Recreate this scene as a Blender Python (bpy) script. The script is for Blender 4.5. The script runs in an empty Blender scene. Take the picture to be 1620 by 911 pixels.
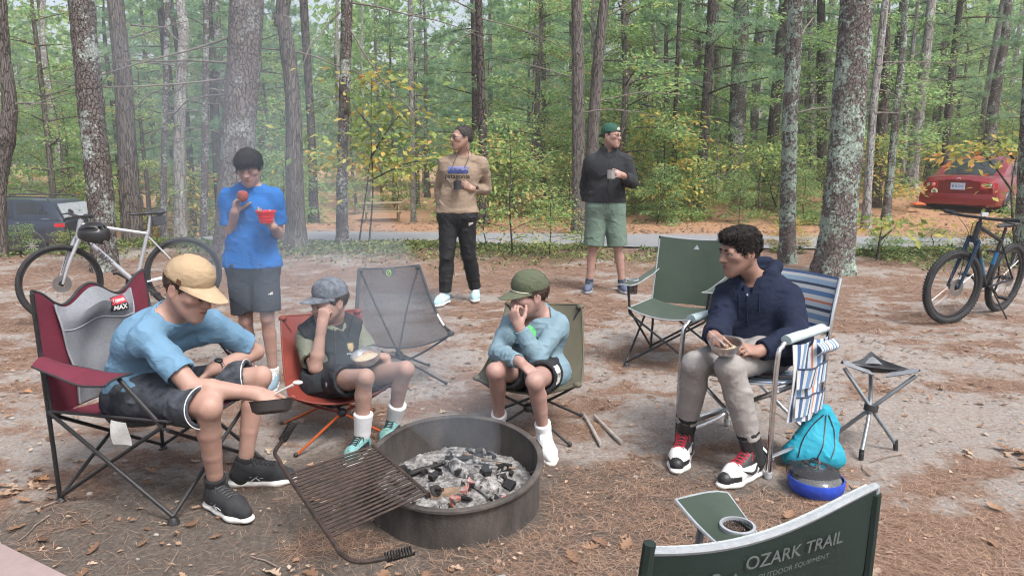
import bpy, math, random
import numpy as np
from mathutils import Vector, Matrix
R = math.radians
random.seed(7)
rng = np.random.default_rng(7)
scn = bpy.context.scene
# ---------------------------------------------------------------- camera
PITCH, FPX, CAMH = R(10.5), 1150.0, 1.5
cd = bpy.data.cameras.new('camera'); cam = bpy.data.objects.new('camera', cd)
scn.collection.objects.link(cam); scn.camera = cam
cd.sensor_width = 36.0; cd.lens = FPX * 36.0 / 1620.0; cd.clip_end = 400; cd.clip_start = .05
cam.location = (0, 0, CAMH); cam.rotation_euler = (R(90) - PITCH, 0, 0)
# ---------------------------------------------------------------- sky and sun (soft light under a bright hazy sky)
SUN_EL, SUN_AZ = R(58), R(140)
wd = bpy.data.worlds.new('World'); scn.world = wd; wd.use_nodes = True
wn = wd.node_tree; wn.nodes.clear()
wo = wn.nodes.new('ShaderNodeOutputWorld'); wb = wn.nodes.new('ShaderNodeBackground'); sk = wn.nodes.new('ShaderNodeTexSky')
sk.sky_type = 'NISHITA'; sk.sun_disc = False; sk.sun_elevation = SUN_EL; sk.sun_rotation = SUN_AZ
sk.air_density = 1.0; sk.dust_density = 5.0; sk.ozone_density = 1.0
wb.inputs['Strength'].default_value = .11
hs_ = wn.nodes.new('ShaderNodeHueSaturation'); hs_.inputs['Saturation'].default_value = .55      # thin white overcast over the whole sky
wn.links.new(sk.outputs[0], hs_.inputs['Color']); wn.links.new(hs_.outputs[0], wb.inputs['Color']); wn.links.new(wb.outputs[0], wo.inputs['Surface'])
sd = bpy.data.lights.new('sun', 'SUN'); so = bpy.data.objects.new('sun', sd); scn.collection.objects.link(so)
sd.energy = 1.5; sd.angle = R(16); sd.color = (1, .975, .945)
_sv = Vector((math.sin(SUN_AZ) * math.cos(SUN_EL), math.cos(SUN_AZ) * math.cos(SUN_EL), math.sin(SUN_EL)))
so.rotation_euler = _sv.to_track_quat('Z', 'Y').to_euler()
scn.view_settings.view_transform = 'Standard'; scn.view_settings.look = 'None'
scn.view_settings.exposure = 1.2; scn.view_settings.gamma = 1
cy = scn.cycles
cy.use_denoising = True; cy.max_bounces = 5; cy.diffuse_bounces = 3; cy.glossy_bounces = 2; cy.transmission_bounces = 6
cy.transparent_max_bounces = 8; cy.volume_bounces = 1; cy.caustics_reflective = False; cy.caustics_refractive = False
cy.sample_clamp_indirect = 6; cy.use_adaptive_sampling = True; cy.adaptive_threshold = .03
cy.filter_width = 1.1; cy.volume_step_rate = 5; cy.volume_max_steps = 32

# ---------------------------------------------------------------- geometry helpers
V = lambda *a: np.array(a, float)
def unit(v):
    v = np.asarray(v, float); return v / max(np.linalg.norm(v), 1e-9)
_F = V(0, math.cos(PITCH), -math.sin(PITCH)); _U = V(0, math.sin(PITCH), math.cos(PITCH))
def ray(px, py): return _F + V(1, 0, 0) * ((px - 810) / FPX) + _U * ((455.5 - py) / FPX)
CAMP = V(0, 0, CAMH)
def P(px, py, Y):            # the place at depth Y that stands under this point of the photograph
    d = ray(px, py); return CAMP + d * (Y / d[1])
def G(px, py, z=0.0):        # the same on level ground
    d = ray(px, py); return CAMP + d * ((z - CAMH) / d[2])
def J(par, px, py, L, s=1):  # a joint at bone length L from its parent joint, s=-1 the nearer solution
    d = unit(ray(px, py)); o = CAMP - par; b = d @ o; q = b * b - (o @ o - L * L)
    t = -b + (s * math.sqrt(q) if q > 0 else 0)
    return CAMP + d * t

def new_mesh(name, verts, faces, smooth=True):
    me = bpy.data.meshes.new(name)
    verts = np.asarray(verts, np.float32)
    if isinstance(faces, np.ndarray):
        n, k = faces.shape
        me.vertices.add(len(verts)); me.vertices.foreach_set('co', verts.ravel())
        me.loops.add(n * k); me.loops.foreach_set('vertex_index', faces.astype(np.int32).ravel())
        me.polygons.add(n); me.polygons.foreach_set('loop_start', np.arange(0, n * k, k, dtype=np.int32))
        me.polygons.foreach_set('loop_total', np.full(n, k, np.int32))
        me.update(calc_edges=True)
    else:
        me.from_pydata([tuple(v) for v in verts.tolist()], [], faces); me.update()
    if smooth: me.polygons.foreach_set('use_smooth', np.ones(len(me.polygons), bool))
    return me
def attr(me, name, vals):
    a = me.attributes.new(name, 'FLOAT', 'POINT'); a.data.foreach_set('value', np.asarray(vals, np.float32))

ORG = {}
def link(o, parent=None):
    scn.collection.objects.link(o)
    if parent is not None: o.parent = parent
    return o
def tag(o, label=None, cat=None, group=None, kind=None):
    if label: o['label'] = label
    if cat: o['category'] = cat
    if group: o['group'] = group
    if kind: o['kind'] = kind
    return o
def thing(name, label, cat, loc=(0, 0, 0), group=None):
    o = bpy.data.objects.new(name, None); o.empty_display_size = .1; o.location = tuple(loc)
    link(o); ORG[o] = V(*loc); return tag(o, label, cat, group)
def obj(name, verts, faces, mat, parent=None, smooth=True, label=None, auto=None):
    off = ORG.get(parent, V(0, 0, 0)) if parent is not None else V(0, 0, 0)
    me = new_mesh(name, np.asarray(verts, float) - off, faces, smooth)
    if isinstance(mat, (list, tuple)):
        for m in mat: me.materials.append(m)
    else: me.materials.append(mat)
    if auto: me.set_sharp_from_angle(angle=R(auto))
    o = bpy.data.objects.new(name, me); link(o, parent); ORG[o] = off
    if label: o['label'] = label
    return o
def lone(name, verts, faces, mat, label, cat, group=None, kind=None, **k):   # a thing that is one mesh, its origin at its base
    verts = np.asarray(verts, float); c = (verts.min(0) + verts.max(0)) / 2; c[2] = verts[:, 2].min()
    o = obj(name, verts - c, faces, mat, **k); o.location = tuple(c); ORG[o] = c
    return tag(o, label, cat, group, kind)
def copy_tree(o, parent=None):
    c = o.copy(); scn.collection.objects.link(c); c.parent = parent
    for ch in o.children: copy_tree(ch, c)
    return c

def frame_of(d, up=(0, 0, 1)):
    d = unit(d); up = V(*up)
    if abs(d @ up) > .97: up = V(1, 0, 0) if abs(d[0]) < .9 else V(0, 1, 0)
    x = unit(np.cross(d, up)); return x, np.cross(x, d), d
def spline(pts, n=8):
    p = np.asarray(pts, float)
    if len(p) < 3: return p
    q = np.vstack([2 * p[0] - p[1], p, 2 * p[-1] - p[-2]]); out = []
    for i in range(1, len(q) - 2):
        for t in np.linspace(0, 1, n, endpoint=False):
            a, b, c, e = q[i - 1:i + 3]
            out.append(.5 * (2 * b + (c - a) * t + (2 * a - 5 * b + 4 * c - e) * t * t + (3 * b - a - 3 * c + e) * t ** 3))
    out.append(p[-1]); return np.array(out)

class MB:                    # collects simple shapes into one mesh
    def __init__(s): s.v = []; s.f = []; s.n = 0
    def add(s, v, f):
        v = np.asarray(v, float); s.v.append(v); s.f += [tuple(i + s.n for i in q) for q in f]; s.n += len(v); return s
    def tube(s, pts, r, n=8, cap=True, smooth=0, flat=None, closed=False):
        p = spline(pts, smooth) if smooth else np.asarray(pts, float)
        m = len(p); r = np.broadcast_to(np.interp(np.linspace(0, 1, m), np.linspace(0, 1, len(np.atleast_1d(r))), np.atleast_1d(r)), (m,))
        if closed: t = np.roll(p, -1, 0) - np.roll(p, 1, 0)
        else:
            t = np.gradient(p, axis=0)
        x, y, _ = frame_of(t[0]); vs = []
        a = np.linspace(0, 2 * math.pi, n, endpoint=False)
        for i in range(m):
            d = unit(t[i]); x = unit(x - d * (x @ d)); y = np.cross(d, x)
            fx = 1 if flat is None else flat
            vs.append(p[i] + r[i] * (np.cos(a)[:, None] * x + fx * np.sin(a)[:, None] * y))
        f = []
        for i in range(m if closed else m - 1):
            i2 = (i + 1) % m
            for k in range(n): f.append((i * n + k, i * n + (k + 1) % n, i2 * n + (k + 1) % n, i2 * n + k))
        if cap and not closed: f.append(tuple(range(n))[::-1]); f.append(tuple(range((m - 1) * n, m * n)))
        return s.add(np.vstack(vs), f)
    def bar(s, a, b, w, h, up=(0, 0, 1), e=0):    # a box from a to b, w wide and h high
        a = V(*a); b = V(*b); x, y, d = frame_of(b - a, up)
        v = [o + x * sx * w / 2 + y * sy * h / 2 for o in (a - d * e, b + d * e) for sx, sy in ((-1, -1), (1, -1), (1, 1), (-1, 1))]
        return s.add(v, [(3, 2, 1, 0), (4, 5, 6, 7), (0, 1, 5, 4), (1, 2, 6, 5), (2, 3, 7, 6), (3, 0, 4, 7)])
    def box(s, lo, hi):
        (a, b, c), (d, e, f) = lo, hi
        return s.add([(a, b, c), (d, b, c), (d, e, c), (a, e, c), (a, b, f), (d, b, f), (d, e, f), (a, e, f)],
                     [(3, 2, 1, 0), (4, 5, 6, 7), (0, 1, 5, 4), (1, 2, 6, 5), (2, 3, 7, 6), (3, 0, 4, 7)])
    def lathe(s, prof, n=24, c=(0, 0, 0), axis=(0, 0, 1), cap=False):
        x, y, d = frame_of(axis); a = np.linspace(0, 2 * math.pi, n, endpoint=False); c = V(*c); v = []
        for r, h in prof: v.append(c + d * h + r * (np.cos(a)[:, None] * x + np.sin(a)[:, None] * y))
        m = len(prof); f = [(i * n + k, i * n + (k + 1) % n, (i + 1) * n + (k + 1) % n, (i + 1) * n + k) for i in range(m - 1) for k in range(n)]
        if cap: f.append(tuple(range(n))[::-1]); f.append(tuple(range((m - 1) * n, m * n)))
        return s.add(np.vstack(v), f)
    def sphere(s, c, r, n=12, m=8, sc=(1, 1, 1)):
        c = V(*c); v = []
        for i in range(1, m):
            t = math.pi * i / m
            for k in range(n):
                a = 2 * math.pi * k / n; v.append(c + r * V(math.sin(t) * math.cos(a) * sc[0], math.sin(t) * math.sin(a) * sc[1], math.cos(t) * sc[2]))
        f = [(i * n + k, (i + 1) * n + k, (i + 1) * n + (k + 1) % n, i * n + (k + 1) % n) for i in range(m - 2) for k in range(n)]
        v += [c + V(0, 0, r * sc[2]), c - V(0, 0, r * sc[2])]; q = len(v)
        f += [(k, (k + 1) % n, q - 2) for k in range(n)] + [((m - 2) * n + (k + 1) % n, (m - 2) * n + k, q - 1) for k in range(n)]
        return s.add(v, f)
    def sheet(s, fn, nu, nv, th=.002):            # a cloth: fn(u,v) -> point, given thickness
        g = np.array([[fn(u, w) for w in np.linspace(0, 1, nv)] for u in np.linspace(0, 1, nu)])
        du = np.gradient(g, axis=0); dv = np.gradient(g, axis=1); nn = np.cross(du, dv); nn /= np.maximum(np.linalg.norm(nn, axis=2, keepdims=True), 1e-9)
        a = (g + nn * th / 2).reshape(-1, 3); b = (g - nn * th / 2).reshape(-1, 3); N = nu * nv; f = []
        for i in range(nu - 1):
            for j in range(nv - 1):
                q = (i * nv + j, (i + 1) * nv + j, (i + 1) * nv + j + 1, i * nv + j + 1); f.append(q); f.append(tuple(x + N for x in q[::-1]))
        for i in range(nu - 1):
            for j in (0, nv - 1):
                q = (i * nv + j, (i + 1) * nv + j, (i + 1) * nv + j + N, i * nv + j + N); f.append(q if j else q[::-1])
        for j in range(nv - 1):
            for i in (0, nu - 1):
                q = (i * nv + j, i * nv + j + 1, i * nv + j + 1 + N, i * nv + j + N); f.append(q[::-1] if i else q)
        return s.add(np.vstack([a, b]), f)
    def out(s, name, mat, parent=None, smooth=True, auto=40, label=None):
        return obj(name, np.vstack(s.v), s.f, mat, parent, smooth, label, auto)
    def lone(s, name, mat, label, cat, group=None, kind=None, smooth=True, auto=40):
        return lone(name, np.vstack(s.v), s.f, mat, label, cat, group, kind, smooth=smooth, auto=auto)

def _hash(ix, iy, seed): 
    h = (ix.astype(np.int64) * 374761393 + iy.astype(np.int64) * 668265263 + seed * 974711) & 0xffffffff
    h = ((h ^ (h >> 13)) * 1274126177) & 0xffffffff
    return ((h ^ (h >> 16)) & 0xffff) / 65535.0
def noise2(x, y, seed=0):
    x = np.asarray(x, float); y = np.asarray(y, float); ix = np.floor(x); iy = np.floor(y); fx = x - ix; fy = y - iy
    fx = fx * fx * (3 - 2 * fx); fy = fy * fy * (3 - 2 * fy)
    a = _hash(ix, iy, seed); b = _hash(ix + 1, iy, seed); c = _hash(ix, iy + 1, seed); d = _hash(ix + 1, iy + 1, seed)
    return (a + (b - a) * fx) * (1 - fy) + (c + (d - c) * fx) * fy
def fbm(x, y, oct=4, seed=0):
    s = 0; a = .5; t = 0
    for i in range(oct): s = s + a * noise2(x * 2 ** i, y * 2 ** i, seed + i); t += a; a *= .5
    return s / t
def sstep(a, b, x):
    t = np.clip((x - a) / (b - a), 0, 1); return t * t * (3 - 2 * t)
def noise3(p, seed=0):       # cheap smooth 3-D noise out of warped sines
    r = np.random.default_rng(seed); s = 0
    for i in range(5):
        k = r.normal(size=3); k /= np.linalg.norm(k); k2 = r.normal(size=3)
        s = s + np.sin(p @ k * 6.28 * (1 + .25 * i) + 1.3 * np.sin(p @ k2 * 2.6 + i) + r.uniform(0, 6.28))
    return s / 2.8

# ---------------------------------------------------------------- materials
def nt(name):
    m = bpy.data.materials.new(name); m.use_nodes = True; t = m.node_tree
    return m, t, t.nodes['Principled BSDF'], t.nodes['Material Output']
def node(t, typ, **k):
    n = t.nodes.new(typ)
    for a, v in k.items():
        if a in n.inputs: n.inputs[a].default_value = v
        else: setattr(n, a, v)
    return n
def rgba(c): return (c[0], c[1], c[2], 1)
def ntex(t, scale, detail=4, rough=.6, stretch=None, coord='Object', dist=0):
    tc = node(t, 'ShaderNodeTexCoord'); src = tc.outputs[coord]
    if stretch:
        mp = node(t, 'ShaderNodeMapping'); mp.inputs['Scale'].default_value = stretch; t.links.new(src, mp.inputs[0]); src = mp.outputs[0]
    n = node(t, 'ShaderNodeTexNoise', Scale=scale, Detail=detail, Roughness=rough, Distortion=dist); t.links.new(src, n.inputs['Vector']); return n.outputs['Fac']
def ramp(t, src, stops, interp='LINEAR'):
    r = node(t, 'ShaderNodeValToRGB'); cr = r.color_ramp; cr.interpolation = interp
    while len(cr.elements) < len(stops): cr.elements.new(.5)
    for e, (p, c) in zip(cr.elements, stops): e.position = p; e.color = rgba(c) if hasattr(c, '__len__') else (c, c, c, 1)
    t.links.new(src, r.inputs[0]); return r.outputs[0]
def mixc(t, fac, a, b, mode='MIX'):
    m = node(t, 'ShaderNodeMix', data_type='RGBA', blend_type=mode)
    for i, s in ((0, fac), (6, a), (7, b)):
        if hasattr(s, 'links'): t.links.new(s, m.inputs[i])
        else: m.inputs[i].default_value = rgba(s) if hasattr(s, '__len__') else s
    return m.outputs[2]
def bumpn(t, b, src, strength=.3, dist=.005):
    n = node(t, 'ShaderNodeBump', Strength=strength, Distance=dist); t.links.new(src, n.inputs['Height']); t.links.new(n.outputs[0], b.inputs['Normal']); return n
def math2(t, op, a, b=None):
    m = node(t, 'ShaderNodeMath', operation=op)
    for i, s in enumerate((a, b)):
        if s is None: continue
        if hasattr(s, 'links'): t.links.new(s, m.inputs[i])
        else: m.inputs[i].default_value = s
    return m.outputs[0]
_MC = {}
def mat(name, col, rough=.6, metal=0, var=.15, scale=8, bump=0, bscale=200, bdist=.002, sheen=0, stretch=None, coat=0, spec=.5, col2=None):
    if name in _MC: return _MC[name]
    m, t, b, o = nt(name)
    c2 = col2 or tuple(min(1, x * (1 + var)) for x in col); c1 = tuple(x * (1 - var) for x in col)
    f = ntex(t, scale, 5, .65, stretch)
    t.links.new(ramp(t, f, [(.3, c1), (.7, c2)]), b.inputs['Base Color'])
    b.inputs['Roughness'].default_value = rough; b.inputs['Metallic'].default_value = metal
    b.inputs['Sheen Weight'].default_value = sheen; b.inputs['Coat Weight'].default_value = coat; b.inputs['Specular IOR Level'].default_value = spec
    if bump: bumpn(t, b, ntex(t, bscale, 3, .6, stretch), bump, bdist)
    _MC[name] = m; return m
# ================================================================ the setting: ground, road
RING = V(-.245, 2.945)                       # middle of the fire ring
def gz(x, y):
    x = np.asarray(x, float); y = np.asarray(y, float)
    d = (-x - 6) * .7 + (y - 11) * .7
    z = -1.5 * sstep(0, 9, d) * sstep(4, 8, -x) + .5 * sstep(15, 24, y) * sstep(-1, 3, x)
    z = np.minimum(z, np.where(x < 4, -1.25 * sstep(14, 29, y) * sstep(1, -3, x) + .5 * sstep(15, 24, y) * sstep(-1, 3, x), z))
    return z
def road_c(x): return 12.95 - .09 * x
def bumps(x, y):
    far = 1 - sstep(8, 30, np.hypot(x, y)); rd = sstep(.9, 1.6, np.abs(y - road_c(x)))
    ring = np.exp(-(((x - RING[0]) / .75) ** 2 + ((y - RING[1]) / .75) ** 2))
    b = (fbm(x * .9, y * .9, 3, 5) - .5) * .05 + (fbm(x * 6, y * 6, 4, 9) - .5) * .022 * (.3 + .7 * far)
    b = b * rd - .035 * (1 - rd) + .0 * ring
    return b
def ground(x, y): return gz(x, y) + bumps(x, y)
def gpt(x, y): return V(x, y, float(ground(x, y)))
def needle_mask(x, y):
    n = .5 + (fbm(x * .7 + 3, y * 1.7, 3, 21) - .5) * 1.5 + (fbm(x * 2.6, y * 4.2, 3, 33) - .5) * 1.1 + (fbm(x * 8, y * 11, 2, 35) - .5) * .7
    n = n + .16 * sstep(6.2, 9, y) + .05 * sstep(-.5, -2.5, x) - .10 * sstep(.9, 2.2, x) * (1 - sstep(4.5, 6.5, y)) - .06 * (1 - sstep(2.6, 3.4, y))
    return .26 + .60 * sstep(.25, .85, n)
def soil_mask(x, y):
    r = np.hypot((x - RING[0] + .45) / 1.9, (y - RING[1] + .25) / 1.05) + (fbm(x * 1.3, y * 1.3, 3, 77) - .5) * .9
    return 1 - sstep(.55, 1.15, r)
def spaced(dense_lo, dense_hi, step, lo, hi, grow=1.09):
    c = list(np.arange(dense_lo, dense_hi, step)); s = step; v = c[-1]
    while v < hi: s *= grow; v += s; c.append(min(v, hi))
    s = step; v = c[0]; pre = []
    while v > lo: s *= grow; v -= s; pre.append(max(v, lo))
    return np.array(pre[::-1] + c)
gx = spaced(-4.2, 4.2, .034, -150, 150, 1.07); gy = spaced(1.2, 7.5, .034, -6, 190, 1.035)
X, Y = np.meshgrid(gx, gy); Z = ground(X, Y); nx, ny = len(gx), len(gy)
ii = np.arange((ny - 1) * nx).reshape(ny - 1, nx)[:, :-1].ravel()
gm, t, b, o = nt('forest_floor')
a_n = node(t, 'ShaderNodeAttribute', attribute_name='needle').outputs['Fac']; a_s = node(t, 'ShaderNodeAttribute', attribute_name='soil').outputs['Fac']; a_l = node(t, 'ShaderNodeAttribute', attribute_name='litter').outputs['Fac']
fine = ntex(t, 55, 8, .75); mid = ntex(t, 15, 8, .75); grit = ntex(t, 260, 3, .7)
sand = ramp(t, fine, [(.25, (.15, .128, .112)), (.5, (.285, .255, .232)), (.75, (.44, .41, .385))])
sand = mixc(t, ramp(t, grit, [(.62, 0), (.72, .6)]), sand, (.55, .52, .48))
n1 = ntex(t, 30, 7, .8, (1, 5, 1), dist=1.5); n2 = ntex(t, 30, 7, .8, (5, 1.3, 1), dist=1.2)
ndl = mixc(t, .5, ramp(t, n1, [(.32, (.07, .043, .033)), (.5, (.20, .128, .096)), (.68, (.37, .265, .205))]), ramp(t, n2, [(.32, (.075, .047, .034)), (.5, (.215, .137, .10)), (.68, (.365, .26, .20))]))
soil = ramp(t, fine, [(.3, (.05, .04, .033)), (.55, (.115, .095, .08)), (.75, (.22, .19, .165))])
litter = ramp(t, ntex(t, 22, 8, .8), [(.3, (.15, .08, .05)), (.48, (.31, .175, .10)), (.62, (.40, .25, .155)), (.75, (.50, .38, .28))])
nf = math2(t, 'ADD', a_n, math2(t, 'MULTIPLY', math2(t, 'SUBTRACT', mid, .5), 1.6)); nf = ramp(t, nf, [(.3, 0), (.7, 1)])
c = mixc(t, nf, sand, ndl); sf = ramp(t, math2(t, 'ADD', a_s, math2(t, 'MULTIPLY', math2(t, 'SUBTRACT', mid, .5), 1.2)), [(.25, 0), (.8, .92)])
c = mixc(t, sf, c, soil); c = mixc(t, a_l, c, litter); t.links.new(c, b.inputs['Base Color']); b.inputs['Roughness'].default_value = .95; b.inputs['Specular IOR Level'].default_value = .2
bumpn(t, b, math2(t, 'ADD', fine, math2(t, 'MULTIPLY', n1, .8)), .7, .012)
gnd = obj('ground', np.stack([X.ravel(), Y.ravel(), Z.ravel()], 1), np.stack([ii, ii + 1, ii + nx + 1, ii + nx], 1), gm)
tag(gnd, kind='structure')
attr(gnd.data, 'needle', needle_mask(X, Y).ravel()); attr(gnd.data, 'soil', soil_mask(X, Y).ravel())
attr(gnd.data, 'litter', (sstep(.0, 1.2, Y - road_c(X) - .6)).ravel())
# paved lane
m_road, t, b, o = nt('asphalt')
t.links.new(ramp(t, ntex(t, 30, 8, .8), [(.3, (.16, .165, .175)), (.7, (.27, .275, .285))]), b.inputs['Base Color']); b.inputs['Roughness'].default_value = .9
xs = np.linspace(-40, 40, 161); u = np.linspace(-.93, .93, 7); XX = np.repeat(xs, 7); YY = road_c(XX) + np.tile(u, 161) + (fbm(XX * 2, XX * 0, 3, 3) - .5) * .1 * (np.abs(np.tile(u, 161)) > .9)
ZZ = gz(XX, YY) + .012 - .02 * np.tile(u ** 2, 161)
ii = (np.arange(160)[:, None] * 7 + np.arange(6)).ravel()
tag(obj('paved_lane', np.stack([XX, YY, ZZ], 1), np.stack([ii, ii + 7, ii + 8, ii + 1], 1), m_road), kind='structure')

# ================================================================ leaves, needles, twigs on the ground
def leafmat(name, stops, transl=.3, rough=.6, vary=.12):
    m, t, b, o = nt(name)
    a = node(t, 'ShaderNodeAttribute', attribute_name='rnd').outputs['Fac']; oi = node(t, 'ShaderNodeObjectInfo').outputs['Random']
    c = ramp(t, math2(t, 'ADD', a, math2(t, 'MULTIPLY', math2(t, 'SUBTRACT', oi, .5), vary)), stops)
    t.links.new(c, b.inputs['Base Color']); b.inputs['Roughness'].default_value = rough; b.inputs['Specular IOR Level'].default_value = .25
    tr = node(t, 'ShaderNodeBsdfTranslucent'); t.links.new(c, tr.inputs['Color'])
    mx = node(t, 'ShaderNodeMixShader'); mx.inputs[0].default_value = transl
    t.links.new(b.outputs[0], mx.inputs[1]); t.links.new(tr.outputs[0], mx.inputs[2]); t.links.new(mx.outputs[0], o.inputs[0]); return m
m_dead = leafmat('dead_leaf', [(0, (.13, .075, .05)), (.3, (.25, .145, .09)), (.6, (.36, .24, .16)), (.85, (.48, .38, .29)), (1, (.42, .20, .09))], .1, .7, .5)
m_litter = leafmat('leaf_litter', [(0, (.17, .11, .08)), (.5, (.27, .18, .13)), (.85, (.36, .27, .21)), (1, (.36, .20, .11))], .1, .8, 0)
m_ndl = leafmat('dry_needles', [(0, (.13, .075, .052)), (.5, (.28, .17, .115)), (1, (.46, .32, .235))], .0)
def oak_outline(lobes=3, L=.11, W=.045, r=None):
    pts = [(-.0, -.0)]; n = lobes * 4 + 2; side = []
    for i in range(1, n):
        u = i / n; env = W * math.sin(math.pi * min(1, u * .95 + .05)) ** .7 * (.55 + .7 * u if u < .7 else 1.04 - (u - .7) * 1.2)
        side.append((u * L, env * (.42 + .58 * (.5 - .5 * math.cos(2 * math.pi * u * lobes))) * r.uniform(.85, 1.1)))
    return [(0, 0)] + side + [(L, 0)] + [(a, -b_ * r.uniform(.85, 1.1)) for a, b_ in side[::-1]]
LEAF = []
for k in range(8):
    r = random.Random(k); ol = oak_outline(3 if k % 2 else 4, r.uniform(.085, .125), r.uniform(.032, .05), r); n = len(ol)
    cu = r.uniform(-5, 6); cv = r.uniform(2, 14); v = []; 
    for x, y in ol: v.append((x - .05, y, .012 + cu * (x - .05) ** 2 + cv * y * y * (1 if x > .03 else .5) + r.uniform(-.003, .003)))
    h = n // 2; v += [(x - .05, 0, .011 + cu * (x - .05) ** 2) for x, y in ol[1:h]]
    f = [(0, 1, n)]
    for i in range(1, h - 1): f += [(i, i + 1, n + i, n + i - 1), (n - i, n + i - 1, n + i, n - i - 1)]
    f += [(h - 1, h, n + h - 2), (h + 1, n + h - 2, h), (0, n, n - 1)]
    mb = MB().add(v, f); 
    if k % 3 == 0: mb.tube([(-.05, 0, .012), (-.075, .004, .006), (-.09, .002, .012)], .0012, 4)
    me = new_mesh('fallen_leaf', np.vstack(mb.v), mb.f); me.materials.append(m_dead); attr(me, 'rnd', np.full(len(me.vertices), .15 + .1 * k)); LEAF.append(me)
def leaf_at(x, y, k=None, s=1, rz=None):
    o = bpy.data.objects.new('fallen_leaf', LEAF[random.randrange(8) if k is None else k]); o.parent = gnd; scn.collection.objects.link(o)
    o.location = (x, y, float(ground(x, y)) + .002); o.rotation_euler = (random.uniform(-.25, .25), random.uniform(-.25, .25), random.uniform(0, 6.28) if rz is None else rz); o.scale = (s,) * 3
cnt = 0
while cnt < 290:
    y = 1.95 + 4.6 * random.random() ** 1.6; x = random.uniform(-.78, .78) * y
    if np.hypot(x - RING[0], y - RING[1]) < .45 or fbm(x * 1.2, y * 1.2, 2, 61) < random.uniform(.3, .62): continue
    leaf_at(x, y, s=random.uniform(.3, .7)); cnt += 1
for q in range(14): leaf_at(2.62 + random.gauss(0, .16), 3.42 + random.gauss(0, .09), s=random.uniform(.6, 1.0))     # heap by the stool
for q in range(12): leaf_at(-.75 + random.gauss(0, .12), 2.33 + random.gauss(0, .05), s=random.uniform(.5, .85))
for q in range(10): leaf_at(-2.18 + random.gauss(0, .07), 3.05 + random.gauss(0, .05), s=random.uniform(.6, .9))
# needles: countless, one sheet of thin blades
def scatter_blades(name, n, ylo, yhi, Lr, w, seed, pw=1.4):
    r = np.random.default_rng(seed); y = ylo + (yhi - ylo) * r.random(n * 4) ** pw; x = r.uniform(-.82, .82, n * 4) * y
    keep = r.random(n * 4) < (needle_mask(x, y) * 1.3 - .2) ** 2 + .10 * (1 - soil_mask(x, y) * .5) ; keep &= np.hypot(x - RING[0], y - RING[1]) > .40; x = x[keep][:n]; y = y[keep][:n]; n = len(x)
    z = ground(x, y) + r.uniform(.001, .012, n); a = r.uniform(0, 6.28, n); L = r.uniform(*Lr, n); 
    d = np.stack([np.cos(a), np.sin(a), r.uniform(-.06, .12, n)], 1); s = np.stack([-np.sin(a), np.cos(a), np.zeros(n)], 1); p = np.stack([x, y, z], 1)
    bend = r.uniform(-.15, .15, (n, 1)) * s + np.array([0, 0, .06]) * r.random((n, 1)); mid = p + L[:, None] * (d * .5 + bend); ww = w * (1 + .12 * np.maximum(y - 3, 0))[:, None]
    v = np.concatenate([p - s * ww / 2, p + s * ww / 2, mid + s * ww / 2, mid - s * ww / 2, p + d * L[:, None]], 1).reshape(-1, 3)
    k = np.arange(n)[:, None] * 5; f = np.concatenate([k + [[0, 1, 2, 3]], k + [[3, 2, 4, 4]]], 0)
    tri = np.concatenate([k + [[0, 1, 2]], k + [[0, 2, 3]], k + [[3, 2, 4]]], 0)
    ob = obj(name, v, tri, m_ndl, gnd); attr(ob.data, 'rnd', np.repeat(r.random(n), 5)); ob['kind'] = 'stuff'
scatter_blades('pine_needles', 52000, 1.7, 5.2, (.045, .10), .0013, 1, 1.15)
scatter_blades('pine_needles', 30000, 5.2, 11.5, (.08, .14), .003, 2, 1.1)
# far leaf litter, countless
def scatter_leaves(name, n, fx, size, mt, seed, zoff=.006, tilt=.5):
    r = np.random.default_rng(seed); x, y = fx(r, n); n = len(x); z = ground(x, y) + zoff + r.uniform(0, .01, n)
    a = r.uniform(0, 6.28, n); s = r.uniform(*size, n)[:, None]
    d = np.stack([np.cos(a), np.sin(a), r.normal(0, tilt * .5, n)], 1); e = np.stack([-np.sin(a), np.cos(a), r.normal(0, tilt * .5, n)], 1); p = np.stack([x, y, z], 1)
    q = np.array([0, 0, 1.]) * s * .12
    v = np.concatenate([p - d * s * .5, p + e * s * .28 + q, p + d * s * .5, p - e * s * .28 + q], 1).reshape(-1, 3)
    k = np.arange(n)[:, None] * 4; f = np.concatenate([k + [[0, 1, 2]], k + [[0, 2, 3]]], 0)
    ob = obj(name, v, f, mt, gnd, smooth=False); attr(ob.data, 'rnd', np.repeat(r.random(n), 4)); ob['kind'] = 'stuff'; return ob
scatter_leaves('leaf_litter', 1100, lambda r, n: (lambda y: (r.uniform(-.8, .8, n) * y, y))(r.uniform(1.9, 4.4, n)), (.012, .032), m_dead, 8, tilt=.35)
scatter_leaves('leaf_litter', 6000, lambda r, n: (lambda y: (r.uniform(-.8, .8, n) * y, y))(r.uniform(4.2, 11.6, n)), (.020, .050), m_litter, 3, tilt=.25)
scatter_leaves('leaf_litter', 9000, lambda r, n: (lambda y: (r.uniform(-.8, .8, n) * y, y))(13.9 + 14 * r.random(n) ** 1.5), (.05, .10), m_litter, 4, tilt=.25)
# twigs
m_twig = mat('dead_twig', (.22, .17, .14), .9, var=.35, scale=30)
for q in range(34):
    y = 1.95 + 3.4 * random.random() ** 1.4; x = random.uniform(-.75, .75) * y
    if np.hypot(x - RING[0], y - RING[1]) < .5: continue
    a = random.uniform(0, 6.28); L = random.uniform(.06, .22); pts = [gpt(x + L * k * math.cos(a) + random.uniform(-.012, .012), y + L * k * math.sin(a) + random.uniform(-.012, .012)) + V(0, 0, .008) for k in (0, .35, .7, 1)]
    MB().tube(pts, [.0035, .002], 5).out('twig', m_twig, gnd)
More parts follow.
